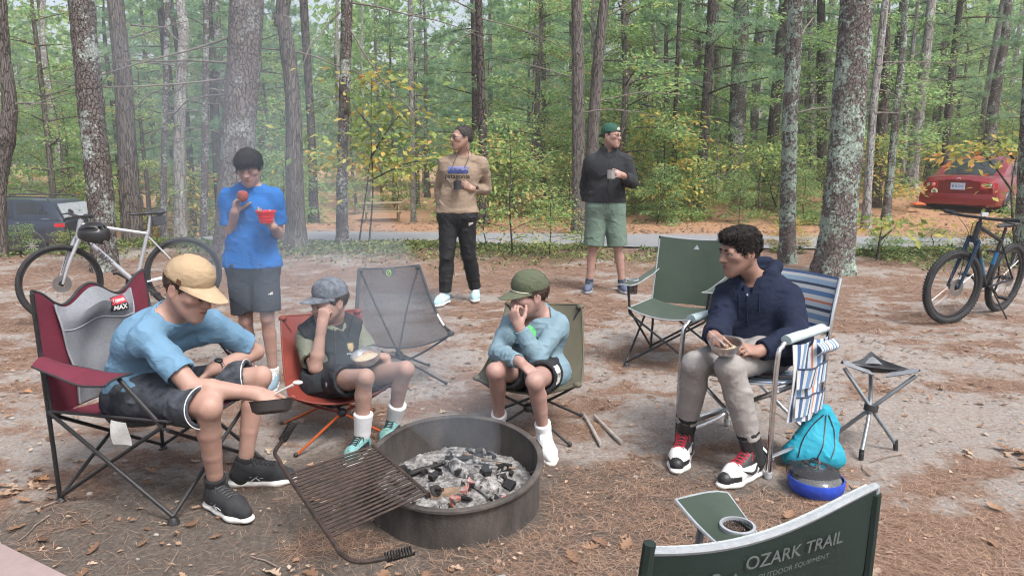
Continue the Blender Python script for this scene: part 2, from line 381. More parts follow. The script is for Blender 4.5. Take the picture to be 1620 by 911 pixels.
# pebbles
m_peb = mat('pebble_stone', (.33, .30, .28), .85, var=.3, scale=20)
for q in range(60):
    y = 2.0 + 3.2 * random.random() ** 1.3; x = random.uniform(-.75, .75) * y
    if np.hypot(x - RING[0], y - RING[1]) < .5: continue
    s = random.uniform(.006, .016); p = gpt(x, y); MB().sphere(p + V(0, 0, s * .3), s, 7, 5, (1, random.uniform(.6, 1), .6)).out('pebble', m_peb, gnd)

# ================================================================ trees
def barkmat(name, base, dark, lichen, lcol, plates, zs, lth=.5, red=None):
    m, t, b, o = nt(name)
    tc = node(t, 'ShaderNodeTexCoord'); mp = node(t, 'ShaderNodeMapping'); mp.inputs['Scale'].default_value = (1, 1, zs); t.links.new(tc.outputs['Object'], mp.inputs[0])
    wv = node(t, 'ShaderNodeTexNoise', Scale=6.0, Detail=5.0); t.links.new(mp.outputs[0], wv.inputs[0])
    wr = mixc(t, .10, mp.outputs[0], wv.outputs['Color'])
    vo = node(t, 'ShaderNodeTexVoronoi', feature='DISTANCE_TO_EDGE', Scale=plates); t.links.new(wr, vo.inputs['Vector'])
    vc = node(t, 'ShaderNodeTexVoronoi', Scale=plates); t.links.new(wr, vc.inputs['Vector'])
    cr = ramp(t, vo.outputs['Distance'], [(.0, .0), (.035, .55), (.11, 1)])
    n1 = ntex(t, 40, 6, .7); c = mixc(t, n1, tuple(x * .6 for x in base), tuple(min(1, x * 1.5) for x in base))
    sep = node(t, 'ShaderNodeSeparateColor'); t.links.new(vc.outputs['Color'], sep.inputs[0])
    c = mixc(t, math2(t, 'MULTIPLY', sep.outputs[0], .5), c, red or tuple(x * 1.25 for x in base))
    c = mixc(t, cr, dark, c)
    if lichen:
        la = ntex(t, 3.2, 4, .55); lb = ntex(t, 24, 7, .70); oi = node(t, 'ShaderNodeObjectInfo').outputs['Random']
        lf = math2(t, 'ADD', math2(t, 'MULTIPLY', la, .85), lb); lm = ramp(t, lf, [(lth + .43, 0), (lth + .47, lichen)])
        lc = mixc(t, ntex(t, 60, 3, .7), tuple(x * .7 for x in lcol), tuple(min(1, x * 1.25) for x in lcol))
        c = mixc(t, lm, c, lc); h = math2(t, 'ADD', math2(t, 'ADD', cr, math2(t, 'MULTIPLY', lm, .5)), math2(t, 'MULTIPLY', n1, .6))
    else: h = math2(t, 'ADD', cr, math2(t, 'MULTIPLY', n1, .6))
    t.links.new(c, b.inputs['Base Color']); b.inputs['Roughness'].default_value = .95; b.inputs['Specular IOR Level'].default_value = .15
    bumpn(t, b, h, 1.0, .022); return m
LIC = (.40, .49, .42)
BK = {'lichen': barkmat('lichen_pine_bark', (.165, .142, .134), (.06, .05, .046), .95, LIC, 34, .55, .495, (.19, .15, .14)),
      'some': barkmat('half_lichen_bark', (.135, .115, .108), (.055, .045, .042), .9, (.42, .46, .43), 32, .5, .53),
      'plate': barkmat('pine_plate_bark', (.165, .145, .14), (.085, .072, .068), .75, (.36, .38, .37), 26, .5, .56, (.20, .17, .158)),
      'oak': barkmat('furrowed_oak_bark', (.15, .132, .122), (.07, .06, .055), .5, (.34, .35, .34), 40, .12, .60),
      'grey': barkmat('smooth_grey_bark', (.26, .24, .23), (.12, .11, .10), .85, (.46, .48, .45), 14, .3, .52),
      'dark': barkmat('dark_pine_bark', (.085, .072, .067), (.025, .021, .019), .5, (.34, .38, .35), 14, .4, .58)}
def trunk_mesh(path, rad, seg, step, amp, seed, ridge=0, flare=.35, flare_h=.5):
    q0 = np.asarray(path, float); L0 = np.concatenate([[0], np.cumsum(np.linalg.norm(np.diff(q0, axis=0), axis=1))]); p = spline(path, 6); L = np.concatenate([[0], np.cumsum(np.linalg.norm(np.diff(p, axis=0), axis=1))]); n = max(8, int(L[-1] / step))
    s = np.linspace(0, L[-1], n); p = np.stack([np.interp(s, L, p[:, i]) for i in range(3)], 1)
    r = np.interp(s / L[-1], L0[:len(rad)] / L0[-1] if len(rad) <= len(L0) else np.linspace(0, 1, len(rad)), rad) * (1 + flare * np.exp(-np.maximum(s - .12, 0) / flare_h * 2.2))
    a = np.linspace(0, 2 * np.pi, seg, endpoint=False); A, S = np.meshgrid(a, s)
    rr = r[:, None] * (1 + .16 * np.exp(-S / flare_h * 1.6) * np.cos(5 * A + seed) * .6 + .05 * np.cos(2 * A + S * .9 + seed))
    f = 2 * np.pi * r.mean(); wrap = lambda sc, zs, sd: fbm(np.cos(A) * f / 6.28 * sc + 50, np.sin(A) * f / 6.28 * sc * 1.0 + S * zs + 50, 4, sd + seed)
    d = (wrap(14, 7, 1) - .5) * amp * 2 + (wrap(32, 14, 2) - .5) * amp * 1.2
    if ridge: d += ridge * np.abs(np.sin(A * round(f / .045) / 2 + 2.5 * wrap(6, 1.5, 5)))
    rr = rr + d
    v = np.stack([p[:, 0:1] + rr * np.cos(A), p[:, 1:2] + rr * np.sin(A), np.repeat(p[:, 2:3], seg, 1)], 2).reshape(-1, 3)
    i = np.arange(n - 1)[:, None] * seg; k = np.arange(seg)[None]; k2 = (k + 1) % seg
    return v, np.stack([(i + k).ravel(), (i + k2).ravel(), (i + seg + k2).ravel(), (i + seg + k).ravel()], 1)
def branch(p, d, L, r, seed, sag=.1, n=5):
    rr = random.Random(seed); pts = [p]; d = unit(d)
    for i in range(n):
        d = unit(d + V(rr.uniform(-.25, .25), rr.uniform(-.25, .25), rr.uniform(-.2, .12) - sag * .5)); pts.append(pts[-1] + d * L / n)
    return pts
m_twigd = mat('dead_branch_wood', (.16, .14, .125), .95, var=.4, scale=14)
def near_tree(name, label, Y, pts, w, bark, cat='tree', top=8.5, seg=48, step=.04, amp=.012, ridge=0, flare=.35, dead=(), group=None, flare_h=.5):
    base = P(pts[0][0], pts[0][1], Y); base[2] = float(gz(base[0], Y)) - .06
    path = [base] + [P(x, y, Y) for x, y in pts[1:]]
    d = unit(path[-1] - path[-2])
    if path[-1][2] < top: path.append(path[-1] + d * (top - path[-1][2]) / max(d[2], .3))
    ppm = FPX / (Y * math.cos(PITCH)); rad = [x / ppm / 2 for x in w]; rad = rad + [rad[-1] * .88]; rad = rad[:len(path)]
    t = thing(name, label, cat, (base[0], base[1], base[2] + .06), group)
    v, f = trunk_mesh(path, rad, seg, step, amp, len(label), ridge, flare, flare_h); obj('trunk', v, f, BK[bark], t)
    for q, (px, py, dx, dz, L) in enumerate(dead):
        p = P(px, py, Y); pt = branch(p, V(dx, random.uniform(-.6, .6), dz), L, .02, q + len(label)); mb = MB().tube(pt, [.016, .004], 6, smooth=3)
        for z in range(3):
            k = random.randrange(1, 5); mb.tube(branch(pt[k], V(dx, random.uniform(-1, 1), random.uniform(-.5, .5)), L * .35, .01, z + q), [.006, .002], 5)
        mb.out('branch', m_twigd, t)
    return t
TREES = {}
near_tree('pine_tree', 'lichen-spotted pine trunk behind the silver bicycle at left', 9.3, [(166, 432), (158, 300), (145, 180), (128, 0)], [39, 39, 36, 34], 'some', seg=72, step=.03, flare=.12)
near_tree('oak_tree', 'furrowed brown oak trunk just right of the lichen-spotted pine', 12.3, [(212, 388), (204, 290), (195, 130), (183, 0)], [29, 27, 25, 21], 'oak', seg=64, ridge=.012, flare=.2, dead=[(207, 95, 1, -.25, 2.2), (207, 40, 1, -.2, 2.6), (207, 60, .9, .4, 1.2)])
near_tree('pine_tree', 'broad pine trunk with flaky plates behind the boy in bright blue', 10.0, [(366, 412), (373, 300), (378, 200), (386, 90), (391, 0)], [61, 58, 53, 50, 48], 'plate', seg=96, step=.03, amp=.014, flare=.12, dead=[(362, 60, -1, -.2, 2.6), (360, 100, -1, .05, 2.4), (360, 125, -1, 0, 2.6), (358, 150, -1, -.1, 2.2)])
near_tree('oak_tree', 'bent grey-brown oak trunk right of the boy in bright blue', 11.4, [(468, 395), (466, 280), (464, 170), (455, 80), (447, 25), (449, 0)], [29, 26, 23, 21, 19, 19], 'oak', seg=56, ridge=.010, dead=[(468, 82, 1, .05, 1.5), (450, 80, -1, .1, 1.6)])
near_tree('pine_tree', 'slim lichen-covered trunk beside the yellow-leaved sapling', 11.6, [(541, 390), (542, 250), (547, 100), (549, 0)], [20, 18, 17, 16], 'some', seg=40, flare=.15, dead=[(538, 20, -.7, -.6, 1.2), (555, 5, 1, -.2, 2.2), (555, 48, .8, -.9, 2.2)])
near_tree('pine_tree', 'slender dark pine trunk right behind the man in the tan shirt', 15.0, [(765, 350), (764, 230), (760, 100), (757, 0)], [14, 13, 12, 11], 'dark', seg=24, step=.06, dead=[(760, 30, 1, -.15, 2.2), (760, 22, -1, .25, 2), (758, 45, -1, -.6, 1.3)])
near_tree('oak_tree', 'grey oak trunk left behind the man in the black fleece', 13.8, [(915, 345), (915, 200), (914, 90), (912, 0)], [18, 18, 16, 14], 'oak', seg=40, step=.05, ridge=.008, dead=[(918, 180, 1, .3, 1.5), (912, 125, -1, .6, 1.6)])
near_tree('oak_tree', 'leaning dark oak trunk right above the man in the black fleece', 14.6, [(932, 345), (938, 220), (945, 110), (956, 0)], [19, 18, 16, 14], 'oak', seg=40, step=.05, ridge=.008, dead=[(962, 25, 1, .6, 1.2), (945, 160, 1, .15, 2.2)])
near_tree('pine_tree', 'thick pine trunk rising out of the yellow-green shrubs', 20.5, [(1162, 304), (1166, 200), (1171, 80), (1173, 0)], [31, 25, 23, 21], 'some', seg=56, step=.06, flare=.25)
near_tree('pine_tree', 'lichen-crusted pine trunk behind the boy in the navy hoodie', 10.0, [(1245, 418), (1247, 300), (1252, 140), (1259, 0)], [26, 25, 24, 23], 'lichen', seg=64, step=.03, flare=.2, dead=[(1262, 60, .9, .5, .8), (1258, 180, 1, .4, 1.2)])
near_tree('pine_tree', 'thickest lichen-crusted pine trunk right of the striped chair', 9.1, [(1318, 434), (1334, 280), (1347, 120), (1356, 0)], [58, 51, 47, 45], 'lichen', seg=110, step=.025, amp=.016, flare=.28, flare_h=.45)
near_tree('pine_tree', 'lichen-crusted trunk at the right edge behind the black mountain bike', 9.6, [(1628, 440), (1630, 300), (1640, 100), (1645, 0)], [38, 35, 32, 30], 'lichen', seg=64, step=.035)
near_tree('oak_tree', 'knobbly trunk at the left edge before the dark wagon', 11.2, [(-1, 398), (1, 300), (10, 220), (15, 160), (6, 80), (0, 0)], [17, 15, 25, 19, 15, 16], 'oak', seg=48, ridge=.008, dead=[(22, 165, 1, .1, .8)])
for q, (lab, Yd, pts, w, bk) in enumerate([
    ('thin lichened trunk left of the smoke in the left woods', 15, [(256, 372), (260, 220), (266, 0)], [10, 9, 8], 'some'),
    ('pale thick trunk standing in the smoke in the left woods', 18, [(282, 362), (284, 200), (291, 60), (285, 0)], [20, 18, 16, 12], 'grey'),
    ('thin lichened trunk left of the broad flaky pine', 15.5, [(320, 358), (325, 180), (326, 0)], [11, 10, 9], 'some'),
    ('dark trunk between the bent oak and the distant fire ring', 19, [(496, 340), (492, 200), (480, 0)], [15, 13, 12], 'dark'),
    ('reddish pine trunk between the two lichen-crusted pines', 22, [(1300, 302), (1300, 150), (1299, 0)], [15, 14, 12], 'dark'),
    ('slim grey pine trunk left of the reddish pine', 24, [(1284, 296), (1284, 150), (1281, 0)], [10, 9, 9], 'some'),
    ('crooked bare trunk leaning right of the thickest pine', 14.5, [(1372, 330), (1381, 180), (1391, 90), (1401, 0)], [14, 12, 11, 10], 'grey'),
    ('short dark stout trunk between thickest pine and red car', 18.5, [(1384, 306), (1395, 200), (1400, 130), (1402, 0)], [19, 16, 14, 12], 'dark'),
    ('lichened slim trunk leaning behind the low green shrubs', 16, [(1403, 333), (1418, 180), (1428, 80), (1432, 0)], [13, 11, 9, 9], 'lichen'),
    ('pale leaning trunk in the woods left of the red car', 22, [(1440, 298), (1452, 200), (1468, 60), (1474, 0)], [17, 16, 14, 13], 'grey'),
    ('lichened leaning pine trunk above the roof of the red car', 24, [(1562, 262), (1573, 160), (1590, 60), (1596, 0)], [18, 16, 13, 11], 'some'),
    ('pale thin trunk left of the thick pine in the shrubs', 22, [(1133, 290), (1135, 120), (1136, 0)], [11, 11, 9], 'grey'),
    ('slender leaning trunk above the yellow-green shrubs right of the man in the black fleece', 17.5, [(1066, 300), (1070, 140), (1076, 0)], [8, 7, 6], 'dark'),
    ('thin forked grey trunk between slender leaning and grey oak trunks', 22, [(1040, 292), (1041, 150), (1036, 60), (1028, 0)], [9, 8, 7, 6], 'grey'),
    ('pale birch-like trunk left of the slender dark pine', 23, [(653, 310), (651, 150), (649, 0)], [9, 8, 7], 'grey')]):
    near_tree('pine_tree' if bk != 'grey' else 'oak_tree', lab, Yd, pts, w, bk, seg=20, step=.09, amp=.008, dead=[(pts[1][0], pts[1][1] - 40 * k, random.choice((-1, 1)), random.uniform(-.2, .4), random.uniform(.8, 1.8)) for k in range(3)])

# ---------------------------------------------------------------- foliage
m_pine = leafmat('pine_foliage', [(0, (0.133, 0.234, 0.147)), (.5, (0.242, 0.391, 0.236)), (.85, (0.347, 0.503, 0.301)), (1, (0.428, 0.560, 0.307))], .55, .7, .3)
m_oakl = leafmat('green_leaves', [(0, (0.152, 0.265, 0.106)), (.5, (0.281, 0.443, 0.185)), (.86, (0.407, 0.557, 0.240)), (.95, (0.542, 0.529, 0.189)), (1, (0.511, 0.304, 0.135))], .6, .6, .25)
m_yell = leafmat('autumn_leaves', [(0, (0.137, 0.218, 0.067)), (.35, (0.280, 0.350, 0.099)), (.6, (0.526, 0.466, 0.125)), (.85, (0.649, 0.408, 0.117)), (1, (0.589, 0.238, 0.097))], .45, .6, .25)
m_shrub = leafmat('shrub_leaves', [(0, (0.142, 0.253, 0.094)), (.4, (0.270, 0.420, 0.151)), (.7, (0.423, 0.524, 0.196)), (.88, (0.574, 0.563, 0.205)), (1, (0.574, 0.370, 0.142))], .55, .6, .3)
m_cover = leafmat('ground_cover_leaves', [(0, (.06, .10, .035)), (.5, (.15, .21, .075)), (.85, (.27, .30, .12)), (1, (.40, .26, .12))], .3, .6, .2)
def leaves(C, D, size, r, droop=.2, wid=.5):       # one folded leaf for each centre C with direction D
    n = len(C); d = D + r.normal(0, .45, (n, 3)); d[:, 2] -= droop; d /= np.linalg.norm(d, axis=1, keepdims=True)
    u = np.array([0, 0, 1.]) + r.normal(0, .45, (n, 3)); s = np.cross(d, u); s /= np.linalg.norm(s, axis=1, keepdims=True); q = np.cross(s, d)
    L = (size[0] + (size[1] - size[0]) * r.random(n))[:, None]
    v = np.concatenate([C, C + d * L * .45 + s * L * wid * .5 + q * L * .08, C + d * L, C + d * L * .45 - s * L * wid * .5 + q * L * .08], 1).reshape(-1, 3)
    k = np.arange(n)[:, None] * 4; return v, np.concatenate([k + [[0, 1, 2]], k + [[0, 2, 3]]], 0), n
def tufts(C, D, Ln, w, m, r):                       # needle brushes
    n = len(C); C = np.repeat(C, m, 0); D = np.repeat(D, m, 0); N = n * m
    d = D * .9 + r.normal(0, .62, (N, 3)); d /= np.linalg.norm(d, axis=1, keepdims=True); s = np.cross(d, r.normal(0, 1, (N, 3))); s /= np.linalg.norm(s, axis=1, keepdims=True)
    L = Ln * r.uniform(.7, 1.2, (N, 1)); v = np.concatenate([C - s * w / 2, C + s * w / 2, C + d * L], 1).reshape(-1, 3)
    return v, (np.arange(N)[:, None] * 3 + [[0, 1, 2]]), np.repeat(np.clip(np.repeat(r.random(n), m) * .8 + r.random(N) * .2, 0, 1), 3)
def pine_variant(seed, H=11, lo=1.6, nb=34, spread=2.3, dens=1.0):
    r = np.random.default_rng(seed); C = []; D = []; wood = MB(); 
    for i in range(nb):
        z = lo + (H - lo) * (i + r.random()) / nb; a = i * 2.4 + r.uniform(-.6, .6); L = spread * (1 - .65 * (z - lo) / (H - lo)) * r.uniform(.6, 1.15)
        d = V(math.cos(a), math.sin(a), r.uniform(-.05, .25)); pts = [V(0, 0, z)]
        for k in range(6): pts.append(pts[-1] + d * L / 6); d = unit(d + V(r.normal(0, .1), r.normal(0, .1), r.normal(-.02, .07)))
        pts = np.array(pts); wood.tube(pts, [.025 * L / 2, .005], 4, cap=False); nt_ = int(62 * L / 2 * dens)
        tt = .25 + .75 * r.random(nt_) ** .7; q = np.stack([np.interp(tt * 6, np.arange(7), pts[:, j]) for j in range(3)], 1)
        ax = unit(pts[-1] - pts[0]); sd = np.cross(ax, [0, 0, 1]); off = r.normal(0, .30, nt_) * (1.15 - tt) * L * .8
        q = q + sd * off[:, None] + ax * np.abs(off)[:, None] * .6 + np.array([0, 0, 1]) * r.normal(.02, .06, nt_)[:, None]
        C.append(q); D.append(ax * .6 + sd * np.sign(off)[:, None] * .5 + np.array([0, 0, .35]))
    C = np.vstack(C); D = np.vstack(D); v, f, a = tufts(C, D, .16, .016, 14, r)
    tv, tf = trunk_mesh(np.array([(0, 0, -.1), (.08, .05, 4), (.0, .1, 8), (.1, 0, H)]), [.15, .12, .08, .02], 12, .3, .006, seed, flare=.3)
    tw = MB().add(tv, [tuple(x) for x in tf.tolist()]); tw.v += wood.v; tw.f += [tuple(i + tw.n for i in x) for x in wood.f]
    return new_mesh('trunk', np.vstack(tw.v), tw.f), (v, f, a)
def leafy_variant(seed, H=8, lo=1.2, nb=26, spread=2.0, nl=5200, size=(.08, .13), mt=None, stem=.09):
    r = np.random.default_rng(seed); C = []; D = []; wood = MB(); sway = V(r.uniform(-.4, .4), r.uniform(-.4, .4), 0)
    pth = spline([V(0, 0, -.1), V(0, 0, H * .35) + sway * .6, V(0, 0, H * .7) + sway * .4, V(0, 0, H) + sway], 5); wood.tube(pth, [stem, stem * .7, stem * .15], 8)
    for i in range(nb):
        u = (lo + (H - lo) * (i + r.random()) / nb) / H; p0 = pth[min(len(pth) - 1, int(u * (len(pth) - 1)))].copy(); a = i * 2.4 + r.uniform(-.5, .5); L = spread * (1.1 - .75 * u) * r.uniform(.55, 1.1)
        d = V(math.cos(a), math.sin(a), r.uniform(.1, .55)); pts = [p0]
        for k in range(5): pts.append(pts[-1] + d * L / 5); d = unit(d + V(r.normal(0, .16), r.normal(0, .16), -.07))
        pts = np.array(pts); wood.tube(pts, [stem * .28, .004], 4, cap=False); n = int(nl / nb * L / spread * 1.6)
        nc = max(3, n // 14); cc = .3 + .7 * r.random(nc) ** .7; cp = np.stack([np.interp(cc * 5, np.arange(6), pts[:, j]) for j in range(3)], 1) + r.normal(0, 1, (nc, 3)) * [.2, .2, .10] * L / 1.6
        w = r.integers(0, nc, n); q = cp[w] + r.normal(0, 1, (n, 3)) * [.15, .15, .05]; C.append(q); D.append((q - pts[1]) / np.linalg.norm(q - pts[1], axis=1, keepdims=True) * [1, 1, .3])
    v, f, n = leaves(np.vstack(C), np.vstack(D), size, r); a = np.repeat(np.clip(r.random(n) ** 1.2, 0, 1), 4)
    return new_mesh('trunk', np.vstack(wood.v), wood.f), (v, f, a)
def finish(name, variant, bark, leaf):
    tm, (v, f, a) = variant; tm.materials.append(bark); cm = new_mesh('crown', v, f, smooth=False); cm.materials.append(leaf); attr(cm, 'rnd', a); return tm, cm
PINES = [finish('pine', pine_variant(11 + k, H=9 + k, lo=1.3 + .5 * k, nb=30 + 3 * k, spread=2.0 + .25 * k), BK['dark' if k % 2 else 'some'], m_pine) for k in range(4)]
OAKS = [finish('oak', leafy_variant(31 + k, H=6.5 + 1.6 * k, nb=24 + 5 * k, spread=1.9 + .35 * k, nl=5600 + 1200 * k), BK['grey' if k % 2 else 'oak'], m_oakl) for k in range(3)]
BUSH = [finish('shrub', leafy_variant(51 + k, H=1.3 + .25 * k, lo=.1, nb=22, spread=.95, nl=2100, size=(.06, .115), stem=.018), BK['dark'], [m_shrub, m_yell, m_shrub, m_oakl][k]) for k in range(4)]
BUSH += [finish('shrub', leafy_variant(71 + k, H=1.7, lo=.25, nb=20, spread=1.05, nl=900, size=(.05, .095), stem=.016), BK['dark'], (m_shrub, m_yell)[k]) for k in range(2)]      # airy ones
def plant_tree(name, meshes, x, y, s, label, cat, group=None, rz=None, sz=1, z=None):
    t = thing(name, label, cat, (x, y, float(gz(x, y)) if z is None else z), group); t.scale = (s, s, s * sz); t.rotation_euler = (0, 0, random.uniform(0, 6.28) if rz is None else rz)
    for nm, me in (('trunk' if cat == 'tree' else 'stem', meshes[0]), ('crown' if cat == 'tree' else 'foliage', meshes[1])):
        o = bpy.data.objects.new(nm, me); link(o, t)
    return t
ZONES = [(60, 'over the front of the dark wagon'), (130, 'over the tail of the dark wagon'), (230, 'between the two left trunks'), (340, 'above the silver bicycle'), (470, 'behind the boy in bright blue'), (560, 'around the slim lichened trunk'), (680, 'beyond the far picnic table'), (780, 'behind the man in tan'), (900, 'between the two standing men'), (1010, 'behind the man in black fleece'), (1120, 'above the empty green chair'), (1230, 'above the boy in the navy hoodie'), (1400, 'behind the two lichen-crusted pines'), (1500, 'left of the red sedan'), (9999, 'above the red sedan')]
def zone(kind, x, y):
    px = 810 + 1150 * x / (y * .983 + .15); w = [z for a, z in ZONES if px < a][0]; d = 'nearer' if y < 24 else ('farther' if y < 38 else 'farthest'); return kind % d + ' ' + w
placed = []
def free(x, y, d): return all((x - a) ** 2 + (y - b) ** 2 > d * d for a, b in placed)
KEEP = [(-13.9, 22, 3.2), (-15.9, 22, 3.2), (11.6, 18.8, 2.6), (13.2, 20.2, 2.6), (-3.1, 17.9, 2.2), (-10.6, 20, 1.4)]    # parked cars, far table, far bicycle
LANES = [(-.78, -.53, 22.5), (.52, .74, 18.5), (-.27, -.06, 30.5)]       # open views to the parked cars and the far table
def ok(x, y, d): return free(x, y, d) and not any(a < x / y < b and y < c for a, b, c in LANES) and all((x - a) ** 2 + (y - b) ** 2 > c * c for a, b, c in KEEP)
rt = random.Random(5); n = 0
while n < 64:
    y = 17.5 + 38 * rt.random() ** 1.1; x = rt.uniform(-.8, .8) * y
    if y < 36 and abs(x / y + .17) < .10: continue       # the far clearing with the table
    if not ok(x, y, 1.7): continue
    placed.append((x, y)); plant_tree('pine_tree', PINES[rt.randrange(4)], x, y, rt.uniform(.8, 1.25), zone('%s soft-needled pine in the woods', x, y), 'tree', zone('%s pines', x, y)); n += 1
n = 0
while n < 64:
    y = 17 + 34 * rt.random() ** 1.2; x = rt.uniform(-.8, .8) * y
    if y < 36 and abs(x / y + .17) < .10: continue
    if not ok(x, y, 1.5): continue
    placed.append((x, y)); plant_tree('oak_tree', OAKS[rt.randrange(3)], x, y, rt.uniform(.75, 1.2), zone('%s leafy young oak in the woods', x, y), 'tree', zone('%s young oaks', x, y)); n += 1
# bare pole trunks between them
POLE = []
for k in range(3):
    r = random.Random(k); v, f = trunk_mesh(np.array([(0, 0, -.2), (r.uniform(-.15, .15), 0, 4), (r.uniform(-.3, .3), .1, 8), (r.uniform(-.4, .4), 0, 13)]), [.16, .13, .11, .08], 14, .25, .01, k)
    mb = MB().add(v, [tuple(x) for x in f.tolist()])
    for q in range(9): mb.tube(branch(V(0, 0, 1.5 + q * 1.0), V(r.uniform(-1, 1), r.uniform(-1, 1), .1), r.uniform(.6, 1.6), .02, q + k), [.016, .004], 4)
    me = new_mesh('trunk', np.vstack(mb.v), mb.f); me.materials.append(BK[('some', 'dark', 'grey')[k]]); POLE.append(me)
n = 0
while n < 34:
    y = 20 + 40 * rt.random(); x = rt.uniform(-.78, .78) * y
    if y < 36 and abs(x / y + .17) < .10: continue
    if not ok(x, y, 1.0): continue
    placed.append((x, y)); k = rt.randrange(3); t = thing('pine_tree', zone('%s bare straight trunk in the woods', x, y), 'tree', (x, y, float(gz(x, y))), zone('%s bare trunks', x, y))
    o = bpy.data.objects.new('trunk', POLE[k]); link(o, t); s = rt.uniform(.6, 1.25); t.scale = (s, s, 1); t.rotation_euler = (0, 0, rt.uniform(0, 6)); n += 1
# shrubs of the understory
SH = [(3.1, 15.6, .62, 3), (4.3, 16.8, .95, 0), (4.9, 15.7, .55, 3), (5.9, 17.2, 1.0, 4), (3.7, 18.2, 1.1, 2), (5.3, 18.9, 1.15, 0), (6.9, 19.2, 1.0, 4), (2.5, 17.2, .95, 5), (7.4, 17.4, .6, 3), (1.2, 16.6, .95, 4), (1.9, 18.6, 1.3, 0), (.2, 17.8, 1.2, 0), (-.2, 19.8, 1.2, 2), (6.3, 15.6, .6, 3), (4.6, 20.5, 1.4, 2)]
for q, (x, y, s, k) in enumerate(SH): plant_tree('shrub', BUSH[k], x, y, s, zone(('low green shrub, %s one' if k == 3 else 'yellow-green shrub, %s one') + ' on the bank', x, y).replace('nearer', 'front' if y < 17 else 'rear'), 'shrub', zone(('low %s green shrubs' if k == 3 else '%s yellow-green shrubs') + ' on the bank', x, y).replace('nearer', 'front' if y < 17 else 'rear'), z=float(gz(x, y)))
n = 0
while n < 70:
    y = 17 + 22 * rt.random(); x = rt.uniform(-.76, .76) * y
    if y < 36 and -.28 < x / y < -.05: continue
    if not ok(x, y, 1.1): continue
    placed.append((x, y)); plant_tree('shrub', BUSH[rt.randrange(4)], x, y, rt.uniform(.8, 1.7), zone('%s leafy undergrowth shrub among the trunks', x, y), 'shrub', zone('%s undergrowth shrubs', x, y)); n += 1
# bushes this side of the lane
def P0(px, py): return G(px, py)
for px, py, s, k, sz, lab in [(812, 404, .95, 4, 1.25, 'tall yellowing shrub between the two standing men'), (868, 406, .7, 4, .9, 'green shrub left of the man in the black fleece'), (775, 398, .62, 5, .9, 'low shrub right of the man in the tan shirt'), (905, 404, .5, 5, .8, 'small straggly shrub at the knees of the man in the black fleece'),
                              (1405, 406, .45, 0, .6, 'low green shrub right of the thickest pine trunk'), (1462, 400, .45, 2, .5, 'low green shrub behind the black mountain bike'), (1545, 400, .38, 1, .8, 'yellowing shrub beside the red car'), (1250, 399, .42, 1, .8, 'small yellowing shrub between the two lichen-crusted pines'),
                              (1612, 402, .6, 0, 1.2, 'leafy shrub at the right edge by the red car'), (30, 392, .34, 3, .8, 'small green shrub in front of the dark wagon'), (118, 400, .34, 2, .6, 'small yellow-green shrub at the tail of the dark wagon')]:
    p = G(px, py); plant_tree('shrub', BUSH[k], p[0], p[1], s, lab, 'shrub', sz=sz)
# saplings with big leaves
def sapling(label, Y, stems, clusters, mt, seed, size=(.10, .17)):
    r = np.random.default_rng(seed); b0 = P(*stems[0][0], Y); b0[2] = float(gz(b0[0], Y)); t = thing('sapling', label, 'sapling', b0); mb = MB(); SP = []
    for s in stems:
        pts = [P(x, y, Y + .12 * i * r.uniform(-1, 1) * (s is stems[0])) for i, (x, y) in enumerate(s)]
        if s is not stems[0]: q0 = np.vstack(SP); pts[0] = q0[np.argmin(((q0 - pts[0]) ** 2).sum(1))] if s[0][1] < 380 else pts[0]
        SP.append(spline(pts, 5) if len(pts) > 2 else np.array(pts)); mb.tube(pts, [.017, .004], 6, smooth=4)
    C = []; D = []; A = []
    for px, py, w, h, n, hue in clusters:
        c = P(px, py, Y + r.uniform(-.5, .5)); q = c + r.normal(0, 1, (n, 3)) * [w / 100, w / 110, h / 200]; C.append(q); d = q - c; D.append(d / np.maximum(np.linalg.norm(d, axis=1, keepdims=True), .01) * [1, 1, .3]); A.append(np.clip(hue + r.normal(0, .18, n), 0, 1))
        q0 = np.vstack(SP); k0 = q0[np.argmin(((q0 - c) ** 2).sum(1) + 3 * np.maximum(q0[:, 2] - c[2] + .05, 0))]; mb.tube([k0, (k0 + c) / 2 - V(0, 0, .03), c], [.006, .002], 5, smooth=3)
    mb.out('stem', BK['dark'], t); v, f, n = leaves(np.vstack(C), np.vstack(D), size, r, .35, .55); o = obj('foliage', v, f, mt, t, smooth=False); attr(o.data, 'rnd', np.repeat(np.concatenate(A), 4))
sapling('thin sapling with yellow and orange leaves beside the slim lichened trunk', 11.9, [[(584, 384), (590, 300), (587, 220), (588, 120)], [(568, 384), (580, 300), (586, 250)], [(588, 255), (625, 190), (650, 175)], [(588, 200), (560, 170)], [(588, 290), (640, 260), (670, 255)]],
        [(590, 128, 55, 18, 60, .55), (612, 125, 35, 16, 40, .75), (575, 160, 45, 22, 60, .2), (625, 178, 60, 20, 90, .62), (600, 205, 50, 24, 70, .3), (575, 235, 50, 28, 80, .6), (640, 235, 60, 22, 90, .6), (560, 260, 45, 24, 70, .72), (600, 265, 40, 22, 70, .5), (655, 262, 55, 22, 90, .62), (680, 250, 40, 22, 50, .3), (560, 315, 22, 16, 22, .75), (600, 225, 60, 40, 90, .15), (520, 260, 40, 16, 30, .65)], m_yell, 1)
